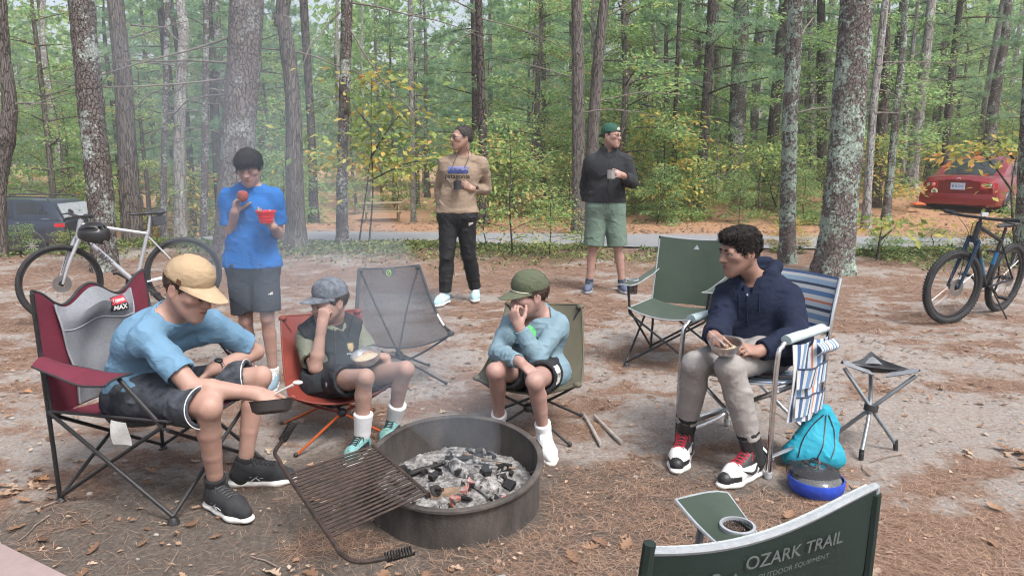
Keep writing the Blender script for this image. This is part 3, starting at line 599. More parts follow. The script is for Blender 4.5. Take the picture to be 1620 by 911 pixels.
sapling('leafy sapling with orange-tipped branches at the right edge above the bike', 10.6, [[(1606, 400), (1600, 300), (1612, 230), (1620, 160)], [(1604, 300), (1560, 250), (1520, 240)], [(1610, 250), (1580, 225), (1545, 222)]],
        [(1530, 236, 40, 10, 50, .25), (1508, 246, 22, 8, 22, .75), (1560, 230, 40, 12, 60, .3), (1590, 240, 45, 14, 60, .5), (1600, 225, 40, 12, 60, .2), (1560, 255, 40, 12, 40, .7), (1606, 290, 26, 18, 30, .4), (1604, 340, 20, 20, 24, .5), (1600, 372, 22, 22, 30, .45)], m_yell, 2, (.09, .15))
sapling('low leafy seedling right of the thickest pine trunk', 10.2, [[(1388, 408), (1392, 375), (1398, 352)], [(1392, 380), (1425, 352)]], [(1395, 352, 30, 8, 34, .2), (1425, 347, 26, 8, 26, .35), (1370, 358, 24, 8, 24, .5), (1410, 365, 30, 10, 26, .3)], m_yell, 3, (.09, .15))
sapling('bright green leafy branch reaching out behind the lichen-crusted pine', 16, [[(1200, 330), (1205, 260), (1222, 220)]], [(1200, 235, 40, 14, 70, .12), (1225, 250, 40, 12, 60, .2), (1190, 262, 40, 14, 60, .3), (1290, 252, 22, 8, 25, .1)], m_yell, 4)
# low growth along the near edge of the lane: countless leaves
def verge(r, n):
    x = r.uniform(-7.5, 10.5, n); v = road_c(x) - .85 - np.abs(r.normal(0, .9, n)); k = fbm(x * 1.1, v * 1.1, 3, 41) > .40 + .1 * (x > 1.6) * (x < 5.2) + .2 * (x > 2.4) * (x < 5); return x[k], v[k]
def cover(name, n, fx, seed, hmax, size, mt):
    r = np.random.default_rng(seed); x, y = fx(r, n); n = len(x); h = hmax * r.random(n) * (fbm(x * 1.4, y * 1.4, 3, 43))
    C = np.stack([x, y, ground(x, y) + .01 + h], 1); D = r.normal(0, 1, (n, 3)) * [1, 1, .3] + [0, 0, .3]; v, f, n = leaves(C, D, size, r, .1, .6)
    o = obj(name, v, f, mt, gnd, smooth=False); attr(o.data, 'rnd', np.repeat(r.random(n), 4)); o['kind'] = 'stuff'
cover('ground_cover', 46000, verge, 5, .15, (.035, .07), m_cover)
cover('ground_cover', 26000, lambda r, n: (lambda x, y: (x[(fbm(x * .8, y * .8, 3, 45) > .5) & (y > 15.2)], y[(fbm(x * .8, y * .8, 3, 45) > .5) & (y > 15.2)]))(r.uniform(.3, 8, n), r.uniform(15, 20, n)), 6, .4, (.05, .10), m_shrub)
# the wood closing the view: one far mass
r = np.random.default_rng(99); n = 90000; yy = r.uniform(56, 76, n); xx = r.uniform(-.85, .85, n) * yy; zz = 15 * r.random(n) ** .8
k = fbm(xx * .25, zz * .4, 4, 3) > .20 + .30 * sstep(4, 12, zz); C = np.stack([xx, yy, zz], 1)[k]; v, f, n = leaves(C, r.normal(0, 1, (len(C), 3)), (.4, .8), r, .1, .7)
o = obj('far_woods', v, f, m_oakl, smooth=False); attr(o.data, 'rnd', np.repeat(r.random(n) * .9, 4)); tag(o, 'pale green mass of far foliage closing the view', 'woods', kind='stuff')
from mathutils.bvhtree import BVHTree
# ================================================================ smooth bodies out of blended round cones
class Sdf:
    def __init__(s, res=.005): s.res = res; s.ops = []
    def cone(s, a, b, ra, rb=None, k=.02, flat=None, sub=False):
        rb = ra if rb is None else rb; a = V(*a); b = V(*b); m = max(ra, rb) + k + s.res * 2
        s.ops.append(('c', a, b, ra, rb, k, flat, sub, np.minimum(a, b) - m, np.maximum(a, b) + m)); return s
    def chain(s, pts, rs, k=.02, flat=None):
        for i in range(len(pts) - 1): s.cone(pts[i], pts[i + 1], rs[i], rs[i + 1], k, flat)
        return s
    def ell(s, c, r, ax=None, k=.02, sub=False):
        c = V(*c); m = max(r) + k + s.res * 2; s.ops.append(('e', c, V(*r), np.eye(3) if ax is None else np.array(ax), 0, k, None, sub, c - m, c + m)); return s
    def cut(s, p, n, near=None):      # remove what lies beyond the plane (within a radius of p)
        s.ops.append(('p', V(*p), unit(n), near, 0, .004, None, True, None, None)); return s
    def mesh(s):
        add = [o for o in s.ops if not o[7]]; lo = np.min([o[8] for o in add], 0); hi = np.max([o[9] for o in add], 0); h = s.res
        n = np.ceil((hi - lo) / h).astype(int) + 2; D = np.full(n, 1.0, np.float32); ax = [lo[i] + h * np.arange(n[i]) for i in range(3)]
        for o in s.ops:
            if o[0] == 'p':
                if o[3]:
                    i0 = np.maximum(np.floor((o[1] - o[3] - lo) / h).astype(int), 0); i1 = np.minimum(np.ceil((o[1] + o[3] - lo) / h).astype(int) + 1, n)
                else: i0 = np.zeros(3, int); i1 = n
                if (i1 <= i0).any(): continue
                sl = tuple(slice(i0[i], i1[i]) for i in range(3)); q = [(ax[i][i0[i]:i1[i]] - o[1][i]) * o[2][i] for i in range(3)]
                d = (q[0][:, None, None] + q[1][None, :, None] + q[2][None, None, :]).astype(np.float32); D[sl] = np.maximum(D[sl], d); continue
            i0 = np.maximum(np.floor((o[8] - lo) / h).astype(int), 0); i1 = np.minimum(np.ceil((o[9] - lo) / h).astype(int) + 1, n)
            if (i1 <= i0).any(): continue
            sl = tuple(slice(i0[i], i1[i]) for i in range(3)); g = np.stack(np.meshgrid(*[ax[i][i0[i]:i1[i]] for i in range(3)], indexing='ij'), -1).astype(np.float32)
            if o[0] == 'c':
                a, b, ra, rb, k, flat = o[1:7]; p = g - a.astype(np.float32); ab = b - a
                if flat is not None:
                    w, f = flat; w = unit(w); p = p + (p @ w.astype(np.float32))[..., None] * (w * (1 / f - 1)).astype(np.float32); ab = ab + (ab @ w) * w * (1 / f - 1)
                ab = ab.astype(np.float32); t = np.clip(p @ ab / max(float(ab @ ab), 1e-9), 0, 1); d = np.linalg.norm(p - t[..., None] * ab, axis=-1) - (ra + (rb - ra) * t)
                if flat is not None: d *= (1 + flat[1]) / 2
            else:
                c, r, A, _, k = o[1:6]; q = ((g - c.astype(np.float32)) @ A.T.astype(np.float32)) / r.astype(np.float32); l = np.linalg.norm(q, axis=-1); d = (l - 1) * float(np.min(r)) * (.6 + .4 * float(np.median(r) / np.min(r)) ** .5)
            E = D[sl]
            if o[7]: hh = np.maximum(k - np.abs(E + d), 0) / k; D[sl] = np.maximum(E, -d) + hh * hh * k * .25
            else: hh = np.maximum(k - np.abs(E - d), 0) / k; D[sl] = np.minimum(E, d) - hh * hh * k * .25
        I = D < 0; C = np.zeros(n - 1, np.uint8); cor = [(i, j, l) for i in (0, 1) for j in (0, 1) for l in (0, 1)]
        for i, j, l in cor: C += I[i:n[0] - 1 + i, j:n[1] - 1 + j, l:n[2] - 1 + l]
        idx = np.argwhere((C > 0) & (C < 8)); vid = np.full(n - 1, -1, np.int32); vid[tuple(idx.T)] = np.arange(len(idx))
        dv = {c: D[idx[:, 0] + c[0], idx[:, 1] + c[1], idx[:, 2] + c[2]] for c in cor}; acc = np.zeros((len(idx), 3)); cn = np.zeros(len(idx))
        for c1 in cor:
            for a in range(3):
                if c1[a]: continue
                c2 = list(c1); c2[a] = 1; c2 = tuple(c2); m = (dv[c1] < 0) != (dv[c2] < 0); tt = np.where(m, dv[c1] / np.where(m, dv[c1] - dv[c2], 1), 0)
                pt = np.array(c1, float)[None] + tt[:, None] * np.eye(3)[a]; acc += pt * m[:, None]; cn += m
        v = lo + h * (idx + acc / cn[:, None]); F = []
        for a in range(3):
            b, c = (a + 1) % 3, (a + 2) % 3; s1 = [slice(None)] * 3; s2 = [slice(None)] * 3; s1[a] = slice(0, -1); s2[a] = slice(1, None); A = I[tuple(s1)]; B = I[tuple(s2)]
            e = np.argwhere(A != B); e = e[(e[:, b] > 0) & (e[:, c] > 0) & (e[:, b] < n[b] - 1) & (e[:, c] < n[c] - 1)]; q = []
            for db, dc in ((1, 1), (0, 1), (0, 0), (1, 0)):
                g = e.copy(); g[:, b] -= db; g[:, c] -= dc; q.append(vid[tuple(g.T)])
            q = np.stack(q, 1); fl = A[tuple(e.T)]; q[~fl] = q[~fl][:, ::-1]; F.append(q)
        return v, np.vstack(F)
def vnormals(v, f):
    nn = np.cross(v[f[:, 2]] - v[f[:, 0]], v[f[:, 3]] - v[f[:, 1]]); N = np.zeros_like(v)
    for i in range(4): np.add.at(N, f[:, i], nn)
    return N / np.maximum(np.linalg.norm(N, axis=1, keepdims=True), 1e-12)
def relax(v, f, it=2, lam=.5):
    for _ in range(it):
        s = np.zeros_like(v); c = np.zeros(len(v))
        for i in range(4):
            for j in (1, 3): np.add.at(s, f[:, i], v[f[:, (i + j) % 4]]); np.add.at(c, f[:, i], 1)
        v = v + lam * (s / np.maximum(c, 1)[:, None] - v)
    return v
def folds(v, N, amp, scale, seed, kdir=None):
    r = np.random.default_rng(seed); out = np.zeros(len(v)); kd = unit(kdir) if kdir is not None else V(.25, .2, 1)
    w = noise3(v / (scale * 2.2), seed + 3) * .8 + noise3(v / (scale * .9), seed + 4) * .35
    for i in range(3):
        k = unit(kd + r.normal(0, .55, 3)); ph = v @ k / scale * 3.14 + w + r.uniform(0, 6); m = np.clip(.15 + .85 * noise3(v / (scale * 2.4), seed + 11 + i), 0, 1.2); out += (1 - np.abs(np.sin(ph))) ** 2 * m
    return v + N * ((out - .3) * amp)[:, None]
def cloth(name, S, m, parent, amp=.004, scale=.09, seed=1, kdir=None, amp2=.0012):
    v, f = S.mesh(); v = relax(v, f, 2); N = vnormals(v, f); v = folds(v, N, amp, scale, seed, kdir); v = folds(v, N, amp2, scale * .4, seed + 5, kdir); v = relax(v, f, 1, .3)
    return obj(name, v, f, m, parent)

# ---------------------------------------------------------------- people
def skinmat(name, col):
    m, t, b, o = nt(name); a = node(t, 'ShaderNodeAttribute', attribute_name='lip').outputs['Fac']
    c = mixc(t, ramp(t, ntex(t, 9, 5, .6), [(.35, 0), (.7, .5)]), col, (col[0] * 1.05, col[1] * .82, col[2] * .78)); c = mixc(t, a, c, (col[0] * .72, col[1] * .42, col[2] * .42))
    c = mixc(t, ramp(t, ntex(t, 28, 6, .7), [(.40, 0), (.68, .42)]), c, (col[0] * .80, col[1] * .66, col[2] * .62)); c = mixc(t, ramp(t, ntex(t, 160, 3, .6), [(.55, 0), (.75, .25)]), c, (col[0] * .6, col[1] * .55, col[2] * .5))
    t.links.new(c, b.inputs['Base Color']); b.inputs['Roughness'].default_value = .52; b.inputs['Specular IOR Level'].default_value = .35
    b.inputs['Subsurface Weight'].default_value = .12; b.inputs['Subsurface Radius'].default_value = (.012, .005, .003); b.inputs['Subsurface Scale'].default_value = 1
    bumpn(t, b, ntex(t, 420, 2, .5), .12, .001); return m
def fabric(name, col, rough=.85, weave=600, sheen=.0, var=.10, scale=7, bump=.25):
    if name in _MC: return _MC[name]
    m = mat(name, col, rough, 0, var, scale); t = m.node_tree; b = t.nodes['Principled BSDF']; b.inputs['Specular IOR Level'].default_value = .25
    w1 = ntex(t, 7, 4, .5, (1, 1, 1.8), dist=1.2); w2 = ntex(t, weave, 2, .5); r = math2(t, 'ABSOLUTE', math2(t, 'SUBTRACT', w1, .5)); h = math2(t, 'ADD', math2(t, 'MULTIPLY', r, -2.4), math2(t, 'MULTIPLY', w2, .10)); bumpn(t, b, h, .35, .012); return m
def torso_frame(j):
    r = unit(j['shR'] - j['shL']); up = unit(j['nk'] - j['pel']); f = unit(np.cross(up, r)); return r, f, up
def torso(S, j, sc, add=0, w=1.0, k=.03, low=0, hipadd=0):
    r, f, up = torso_frame(j); hr = unit(j['hipR'] - j['hipL']); pel, nk = j['pel'], j['nk']; bend = j.get('bend', V(0, 0, 0)) * sc
    wa = pel + (nk - pel) * .34 + bend; ch = pel + (nk - pel) * .66 + bend * .9; uc = nk - (nk - pel) * .10 + bend * .1
    S.cone(j['hipR'] + hr * .02 * sc, j['hipL'] - hr * .02 * sc, (0.096 + hipadd) * sc * w + add, k=k)
    S.cone(pel, wa, .155 * sc * w + add, .145 * sc * w + add, k, (f, .74)); S.cone(wa, ch, .145 * sc * w + add, .168 * sc * w + add, .012, (f, .70)); S.cone(ch, uc, .168 * sc * w + add, .105 * sc + add, .012, (f, .66))
    for q in 'RL': S.cone(nk - up * .012 * sc, j['sh' + q] - up * .004 * sc, .050 * sc + add * .5, .046 * sc + add * .5, k)
    S.cone(ch + r * .07 * sc, j['shR'] - up * .05 * sc, .075 * sc + add, .05 * sc + add, k); S.cone(ch - r * .07 * sc, j['shL'] - up * .05 * sc, .075 * sc + add, .05 * sc + add, k)
def arm(S, j, q, sc, add=0, t=2.0, end=0, k=.010, th=1.0):
    a, e, w = j['sh' + q], j['el' + q], j['wr' + q]; u = min(t, 1); m = a + (e - a) * .45 * min(1, u / .45)
    S.cone(a, m, .053 * sc * th + add * .6, .049 * sc * th + add + end * .4, k)
    if u > .45: S.cone(m, a + (e - a) * u, .049 * sc * th + add + end * .4, (.049 - .009 * (u - .45) / .55) * sc * th + add + end * (1 if t <= 1 else .6), k)
    if t > 1:
        u = t - 1; S.cone(e, e + (w - e) * .3 * min(1, u / .3), .041 * sc * th + add + end * .6, .042 * sc * th + add + end * .6, k)
        if u > .3: S.cone(e + (w - e) * .3, e + (w - e) * u, .042 * sc * th + add + end * .6, (.042 - .016 * (u - .3) / .7) * sc * th + add + end, k)
def leg(S, j, q, sc, add=0, t=2.0, end=0, k=.04, th=1.0, t0=0):
    h, n, a = j['hip' + q], j['kn' + q], j['an' + q]; u = min(t, 1); hx = unit(n - h); A = add
    S.cone(h + hx * .02, h + (n - h) * u, .086 * sc * th + A, (.086 - .036 * u) * sc * th + A + end * (1 if t <= 1 else .5), k)
    if t > 1:
        u = t - 1; pr = lambda x: np.interp(x, [0, .12, .32, .6, .85, 1], [.047, .046, .050, .041, .034, .034]) * sc * th + A + end * (.5 + .5 * x); xs = [x for x in (0, .12, .32, .6, .85, 1) if x < u] + [u]
        b = unit(np.cross(a - n, np.cross(hx, a - n))); off = lambda x: -b * .014 * sc * math.sin(math.pi * min(1, x * 1.4))
        S.cone(n, n + (a - n) * .02, float(pr(0)), float(pr(.02)), .015); S.chain([n + (a - n) * x + off(x) for x in xs], [float(pr(x)) for x in xs], .007)
        if add == 0: S.ell(n + b * .010 * sc + unit(a - n) * .004, [.034 * sc, .034 * sc, .044 * sc], frame_of(a - n), .02)
def hand(S, W, d, n, side, sc, curl=(.35, .5, .4), spread=.1, thumb=(.6, .5), lens=None, fc=None):
    # W wrist, d towards the fingers, n the way the palm faces; side +1 = right hand
    d = unit(d); n = unit(n - d * (n @ d)); t = np.cross(n, d) * side * -1          # towards the thumb
    k = .004; kn = []
    for i, u in enumerate((.030, .010, -.010, -.028)):
        b = W + d * .012 * sc + t * u * .55 * sc; e = W + d * (.086, .090, .086, .078)[i] * sc + t * u * sc; S.cone(b, e, .0125 * sc, .0105 * sc, .010, (n, .95)); kn.append(e)
    S.cone(W + d * .02 * sc, W + d * .065 * sc, .025 * sc, .030 * sc, .012, (n, .5))
    for i, u in enumerate((1, .35, -.35, -1)):
        L = (.072, .080, .074, .058)[i] * sc; cc = curl if fc is None else fc[i]; p = kn[i]; dd = unit(d + t * spread * u); ang = 0; r = (.0092, .0095, .0090, .0078)[i] * sc
        for s_, (fr, c) in enumerate(zip((.46, .30, .24), cc)):
            ang += c; v = unit(dd * math.cos(ang) + n * math.sin(ang)); e = p + v * L * fr; S.cone(p, e, r * (1 - .08 * s_), r * (.92 - .1 * s_), .003); p = e
    b = W + d * .022 * sc + t * .022 * sc + n * .006 * sc; a1, a2 = thumb; v = unit(d * .62 + t * .75 * (1 - a1 * .6) + n * a1); e = b + v * .042 * sc; S.cone(b, e, .0145 * sc, .0115 * sc, .008)
    v2 = unit(v + d * .35 + n * a2 * .3 - t * .25 * a2); e2 = e + v2 * .032 * sc; S.cone(e, e2, .0112 * sc, .0100 * sc, .003); v3 = unit(v2 + d * .2 - t * .3 * a2); S.cone(e2, e2 + v3 * .024 * sc, .0100 * sc, .0082 * sc, .003)
    return kn
class Head:
    def __init__(s, c, f, u, hs=1.0): s.c = V(*c); s.f = unit(f); u = V(*u); s.r = unit(np.cross(s.f, u)); s.u = np.cross(s.r, s.f); s.s = hs
    def __call__(s, x, y, z): return s.c + s.s * (x * s.r + y * s.f + z * s.u)
    def ax(s): return [s.r, s.f, s.u]
def head(S, H, nk, sc, nose=1.0, jaw=1.0, smile=0, lids=.0):
    h = H.s; A = H.ax(); E = lambda c, r, k, sub=False: S.ell(H(*c), [x * h for x in r], A, k * h, sub); Cn = lambda a, b, ra, rb, k, sub=False: S.cone(H(*a), H(*b), ra * h, rb * h, k * h, None, sub)
    E((0, -.014, .036), (.076, .096, .084), .02); E((0, .034, -.028), (.057, .062, .082), .03)
    for x in (-1, 1):
        Cn((x * .046, .0, -.040), (x * .014, .062, -.092), .028 * jaw, .021 * jaw, .03); E((x * .042, .060, -.012), (.022, .024, .020), .03)
        E((x * .076, -.008, -.004), (.010, .021, .032), .008); E((x * .085, -.002, -.002), (.006, .012, .018), .006, True)
        E((x * .031, .104, .004), (.020, .018, .013), .012, True)
        E((x * .031, .086, .004), (.0135, .0125, .0125), .003) if lids > .5 else E((x * .031, .0845, .0135 - .006 * lids), (.017, .0115, .0065 + .003 * lids), .004)
        E((x * .031, .0845, -.008), (.016, .010, .005), .006)
    Cn((-.036, .087, .024), (.036, .087, .024), .012, .012, .015); Cn((0, .090, .012), (0, .108 * nose ** .3, -.026), .009, .0125 * nose, .010); E((0, .113, -.029), (.0135, .012, .010), .008)
    for x in (-1, 1): E((x * .013, .100, -.031), (.009, .010, .008), .006)
    Cn((0, .066, -.088), (0, .071, -.098), .021 * jaw, .020 * jaw, .025)
    E((0, .074, -.060), (.034, .022, .022), .02); E((0, .0915, -.0535), (.022, .0135, .0072), .004); E((0, .0905, -.0675), (.019, .0135, .0078), .004); Cn((-.018, .1045, -.0605), (.018, .1045, -.0605), .0026, .0026, .0015, True)
    Cn((0, -.030, -.04), (0, -.028, -.085), .050, .046, .03); S.cone(H(0, -.028, -.07), nk, .046 * h, .052 * sc, .02)
def lipmask(v, H):
    q = (v - H.c) / H.s; x = q @ H.r; y = q @ H.f; z = q @ H.u
    l = np.exp(-((x / .021) ** 2) ** 2 - ((z + .0605) / .0105) ** 2) * (y > .080) * .62
    ear = np.exp(-((np.abs(x) - .08) / .02) ** 2 - ((y + .005) / .03) ** 2 - ((z) / .04) ** 2) * .22; chk = np.exp(-((np.abs(x) - .042) / .02) ** 2 - ((z + .03) / .02) ** 2) * (y > .05) * .18; ns = np.exp(-(x / .016) ** 2 - ((z + .028) / .014) ** 2) * (y > .09) * .16
    return np.clip(l + ear + chk + ns, 0, 1)
m_eyew = mat('eye_white', (.50, .46, .44), .25, var=.03); m_iris = mat('eye_iris', (.035, .022, .015), .15, var=.2)
def eyes(t, H, look=(0, 0), lids=0, brow=(.03, .02, .015), bw=1.0):
    mb_ = mat('brow_%.3f' % brow[0], brow, .9, var=.2)
    MB().tube([H(-.0215, .0945, -.0600), H(-.011, .1025, -.0608), H(0, .1045, -.0602), H(.011, .1025, -.0608), H(.0215, .0945, -.0600)], [.0007 * H.s, .0015 * H.s, .0016 * H.s, .0015 * H.s, .0007 * H.s], 5, smooth=3).out('mouth_line', mat('mouth_shadow', (.10, .035, .03), .7), t)
    for x in (-1, 1):
        MB().sphere(H(x * .0065, .1085, -.0375), .0032 * H.s, 6, 5).out('nostril', mat('mouth_shadow', (.10, .035, .03), .7), t)
        if lids <= .5:
            MB().tube([H(x * .018, .0935, .007), H(x * .031, .0975, .0125), H(x * .045, .090, .007)], [.0008 * H.s, .0013 * H.s, .0010 * H.s], 5, smooth=4).out('eyelashes', mb_, t)
            e = MB().sphere(H(x * .031, .0835, .004), .0122 * H.s, 14, 10).out('eye', m_eyew, t)
            d = unit(H.f + H.r * look[0] + H.u * look[1]); MB().sphere(H(x * .031, .0835, .004) + d * .0070 * H.s, .0066 * H.s, 12, 8).out('iris', m_iris, e)
        else: MB().tube([H(x * .019, .0975, .000), H(x * .031, .0995, -.0035), H(x * .044, .094, .000)], [.0009 * H.s, .0016 * H.s, .0009 * H.s], 5, smooth=4).out('eyelashes', mb_, t)
        MB().tube([H(x * .013, .1005, .022), H(x * .028, .1015, .0275), H(x * .048, .088, .021)], [.0042 * H.s * bw, .0046 * H.s * bw, .0015 * H.s], 6, smooth=4, flat=.6).out('eyebrow', mb_, t)
def hair(t, H, m, shell, strands=900, L=.035, flow=None, seed=1, amp=.004, lift=.35, wid=.0022, cutfn=None, name='hair', scale=.03, curl=0):
    v, f = shell.mesh(); v = relax(v, f, 1); N = vnormals(v, f); v = v + N * (noise3(v / scale, seed) * amp)[:, None]; r = np.random.default_rng(seed)
    pick = r.integers(0, len(v), strands); p = v[pick]; n = N[pick]
    if cutfn is not None: k = cutfn(p, n); p = p[k]; n = n[k]
    fl = np.array([flow(q) for q in p]) if callable(flow) else np.repeat(np.asarray(flow)[None], len(p), 0)
    fl = fl + r.normal(0, .28, fl.shape); fl = fl - (fl * n).sum(1, keepdims=True) * n * .85; fl /= np.maximum(np.linalg.norm(fl, axis=1, keepdims=True), 1e-6)
    l = L * r.uniform(.5, 1.15, (len(p), 1)); s = np.cross(fl, n); w = wid * r.uniform(.6, 1.3, (len(p), 1)); c = curl * r.normal(0, 1, (len(p), 1)) * s
    p0 = p - n * .002; p1 = p + (fl + n * lift) * l * .5 + c * l; p2 = p + (fl + n * lift * .35) * l + c * l * .4 - n * curl * l * .3
    vv = np.concatenate([p0 - s * w, p0 + s * w, p1 + s * w * .8 + n * w * .5, p1 - s * w * .8, p2], 1).reshape(-1, 3); k = np.arange(len(p))[:, None] * 5
    q = np.concatenate([k + [[0, 1, 2, 3]]], 0).tolist(); q3 = (k + [[3, 2, 4]]).tolist(); base = len(v)
    F = f.tolist() + [[i + base for i in x] for x in q] + [[i + base for i in x] for x in q3]
    return obj(name, np.vstack([v, vv]), F, m, t)
def scalp(H, grow=.006, res=.006):
    S = Sdf(res); S.ell(H(0, -.014, .036), [(x + grow) * H.s for x in (.076, .096, .084)], H.ax(), .01); return S
def cap(t, H, m, m_brim, tilt=0, back=False, blen=.075, bdrop=.25, seed=1, m_btn=None, tall=1.0):
    # crown shell and brim; tilt turns it about the head's right axis, back puts the brim to the rear
    f = -H.f if back else H.f; ca, sa = math.cos(tilt), math.sin(tilt); f2 = f * ca - H.u * sa; u2 = H.u * ca + f * sa; s = H.s; r = np.cross(f2, u2); c = H(0, -.008, .033)
    Q = lambda x, y, z: c + s * (x * r + y * f2 + z * u2); A = [r, f2, u2]; S = Sdf(.005)
    S.ell(Q(0, -.004, .010), [x * s for x in (.084, .102, .096 * tall)], A, .01); S.ell(Q(0, .030, .045), [x * s for x in (.068, .066, .058 * tall)], A, .03 * s); S.cut(Q(0, 0, .004), -u2); S.ell(Q(0, -.004, -.006), [x * s for x in (.078, .096, .084)], A, .004, True)
    v, fc = S.mesh(); v = relax(v, fc, 1); N = vnormals(v, fc); v = folds(v, N, .0022, .05, seed); o = obj('cap', v, fc, m, t)
    def br(u, w):
        a = (u - .5) * 2; x = a * .080; y0 = math.sqrt(max(0, 1 - (a * .93) ** 2)) * .100; L = blen * (1 - abs(a) ** 3.0) ; return Q(x, y0 * .96 + w * L, .015 - bdrop * (w * L) - .022 * a * a * (.4 + w * .6))
    MB().sheet(br, 25, 8, .0035).out('brim', m_brim, o)
    sm = MB()
    for a in (0, 1.047, 2.094):
        pts = [Q(math.cos(a) * math.sin(q) * .0850, -.004 + math.sin(a) * math.sin(q) * .1032, .010 + math.cos(q) * .0975 * tall) for q in np.linspace(-1.35, 1.35, 13)]; sm.tube(pts, .0012 * s, 4)
    sm.out('seam', m, o)
    MB().sphere(Q(0, -.002, .107 * tall), .006 * s, 8, 6, (1, 1, .6)).out('button', m_btn or m, o)
    return o, Q
SHOEM = {}
def shoe(t, ank, d, L, up, sole, lace, trim=None, toe=None, high=0, side=1, sw=None, gz0=None, pitch=0, stripes=None, heel=None):
    d = V(d[0], d[1], 0); d = unit(d); z0 = float(ground(ank[0], ank[1])) if gz0 is None else gz0; s = L / .29; l = V(-d[1], d[0], 0); o = V(ank[0], ank[1], 0) - d * .065 * s; dd = d * math.cos(pitch) + V(0, 0, math.sin(pitch)); uu = np.cross(dd, -l); uu = uu if uu[2] > 0 else -uu
    Q = lambda x, y, z: V(o[0], o[1], z0) + s * (x * dd + y * l + z * uu)
    r = .0045; S = Sdf(r); S.chain([Q(.038, 0, .05), Q(.12, .0, .050), Q(.195, .004 * side, .042), Q(.250, .006 * side, .036)], [.036 * s, .037 * s, .041 * s, .031 * s], .03); S.chain([Q(.055, 0, .06), Q(.060, 0, .098 + high)], [.041 * s, .038 * s], .02); S.chain([Q(.075, 0, .085 + high * .6), Q(.19, 0, .055)], [.034 * s, .032 * s], .03)
    S.cut(Q(0, 0, .020), -uu); v, f = S.mesh(); v = relax(v, f, 1); v0, f0 = v, f; sh = obj('shoe', v, f, up, t)
    q = (v - Q(0, 0, 0)) / s; qx = q @ dd; qz = q @ uu; qy = np.abs(q @ l)
    if toe or trim or heel:
        me = sh.data; fx = qx[f].mean(1); fz = qz[f].mean(1); fy = qy[f].mean(1); idx = np.zeros(len(f), np.int32); n = 1
        if toe: me.materials.append(toe); idx[(fx > .185) & (fx < .248) & (fz > .052)] = n; n += 1
        if trim: me.materials.append(trim); idx[((fx > .07) & (fx < .20) & (fz < .080) & (fz > .02) & (fy > .018))] = n; n += 1
        if heel: me.materials.append(heel); idx[(fx < .055) & (fz > .055)] = n; n += 1
        me.polygons.foreach_set('material_index', idx)
    S = Sdf(r); S.chain([Q(.035, 0, .014), Q(.12, 0, .014), Q(.20, .005 * side, .014), Q(.258, .008 * side, .015)], [.041 * s, .038 * s, .048 * s, .032 * s], .02, (uu, .5)); S.cut(Q(0, 0, .030), uu); S.cut(Q(0, 0, .001), -uu); v, f = S.mesh(); obj('sole', v, f, sole, sh)
    if lace:
        tr = BVHTree.FromPolygons([tuple(x) for x in v0.tolist()], [tuple(x) for x in f0.tolist()]); mb = MB()
        def top(x, y):
            h = tr.ray_cast(Vector(Q(x, y, .3)), Vector(-uu)); return (np.array(h[0]) if h[0] is not None else Q(x, y, .08)) + uu * .0015
        for i in range(6):
            x = .092 + i * .018
            for e in (-1, 1): mb.tube([top(x, -.024 * e), top(x + .004, -.012 * e), top(x + .007, 0), top(x + .010, .012 * e), top(x + .014, .024 * e)], .0026 * s, 5)
        for e in (-1, 1): mb.tube([top(.094, 0), top(.10, e * .016) + uu * .008, top(.112, e * .030) + uu * .003, top(.122, e * .035)], .0024 * s, 5, smooth=3)
        mb.out('lace', lace, sh)
    if sw:          # side marks: (material, list of polylines in shoe coordinates with widths)
        mm, lines = sw
        for e in (-1, 1):
            mb = MB()
            for pts, wd in lines: mb.tube([Q(x, e * (y), z) for x, y, z in pts], [w_ * s for w_ in wd], 6, smooth=4)
            mb.out('side_mark', mm, sh)
    return Q
def sock(t, an, kn, m, s=1.0, h=.1, r=.041):
    d = unit(kn - an); S = Sdf(.0045); S.cone(an - d * .05, an + d * .02, r * s, r * s, .01); rr = r * s + .006 + max(0, h - .06) * .10
    S.cone(an + d * .02, an + d * (h + .02), r * s + .002, rr, .01); S.cut(an + d * h, d); return cloth('sock', S, m, t, .0008, .02, 3)
def bvh_of(o):
    me = o.data; n = len(me.vertices); a = np.empty(n * 3, np.float32); me.vertices.foreach_get('co', a); v = a.reshape(-1, 3) + ORG[o]
    return BVHTree.FromPolygons([tuple(x) for x in v.tolist()], [tuple(p.vertices) for p in me.polygons])
def text_poly(s, size=1.0, squash=1.0, bold=0):
    c = bpy.data.curves.new('t', 'FONT'); c.body = s; c.size = size; c.align_x = 'CENTER'; c.align_y = 'CENTER'; c.resolution_u = 3; c.offset = bold; o = bpy.data.objects.new('t', c); scn.collection.objects.link(o)
    me = bpy.data.meshes.new_from_object(o.evaluated_get(bpy.context.evaluated_depsgraph_get())); bpy.data.objects.remove(o); v = [(p.co.x * squash, p.co.y) for p in me.vertices]; f = [tuple(p.vertices) for p in me.polygons]; bpy.data.meshes.remove(me); bpy.data.curves.remove(c); return v, f
def decal(name, on, origin, rt, up, shapes, mt, parent, lift=.0022, far=.25):
    # flat print laid on the cloth: shapes are (verts2d, faces); thrown along the print's own normal
    tree = bvh_of(on) if not isinstance(on, BVHTree) else on; rt = unit(rt); n = unit(np.cross(rt, up)); up = np.cross(n, rt); vs = []; fs = []
    for v, f in shapes:
        b = len(vs)
        for x, y in v:
            p = V(*origin) + rt * x + up * y; hit = tree.ray_cast(Vector(p + n * far), Vector(-n)); vs.append(np.array(hit[0]) + n * lift if hit[0] is not None else p)
        fs += [tuple(i + b for i in q) for q in f]
    return obj(name, vs, fs, mt, parent, smooth=False)
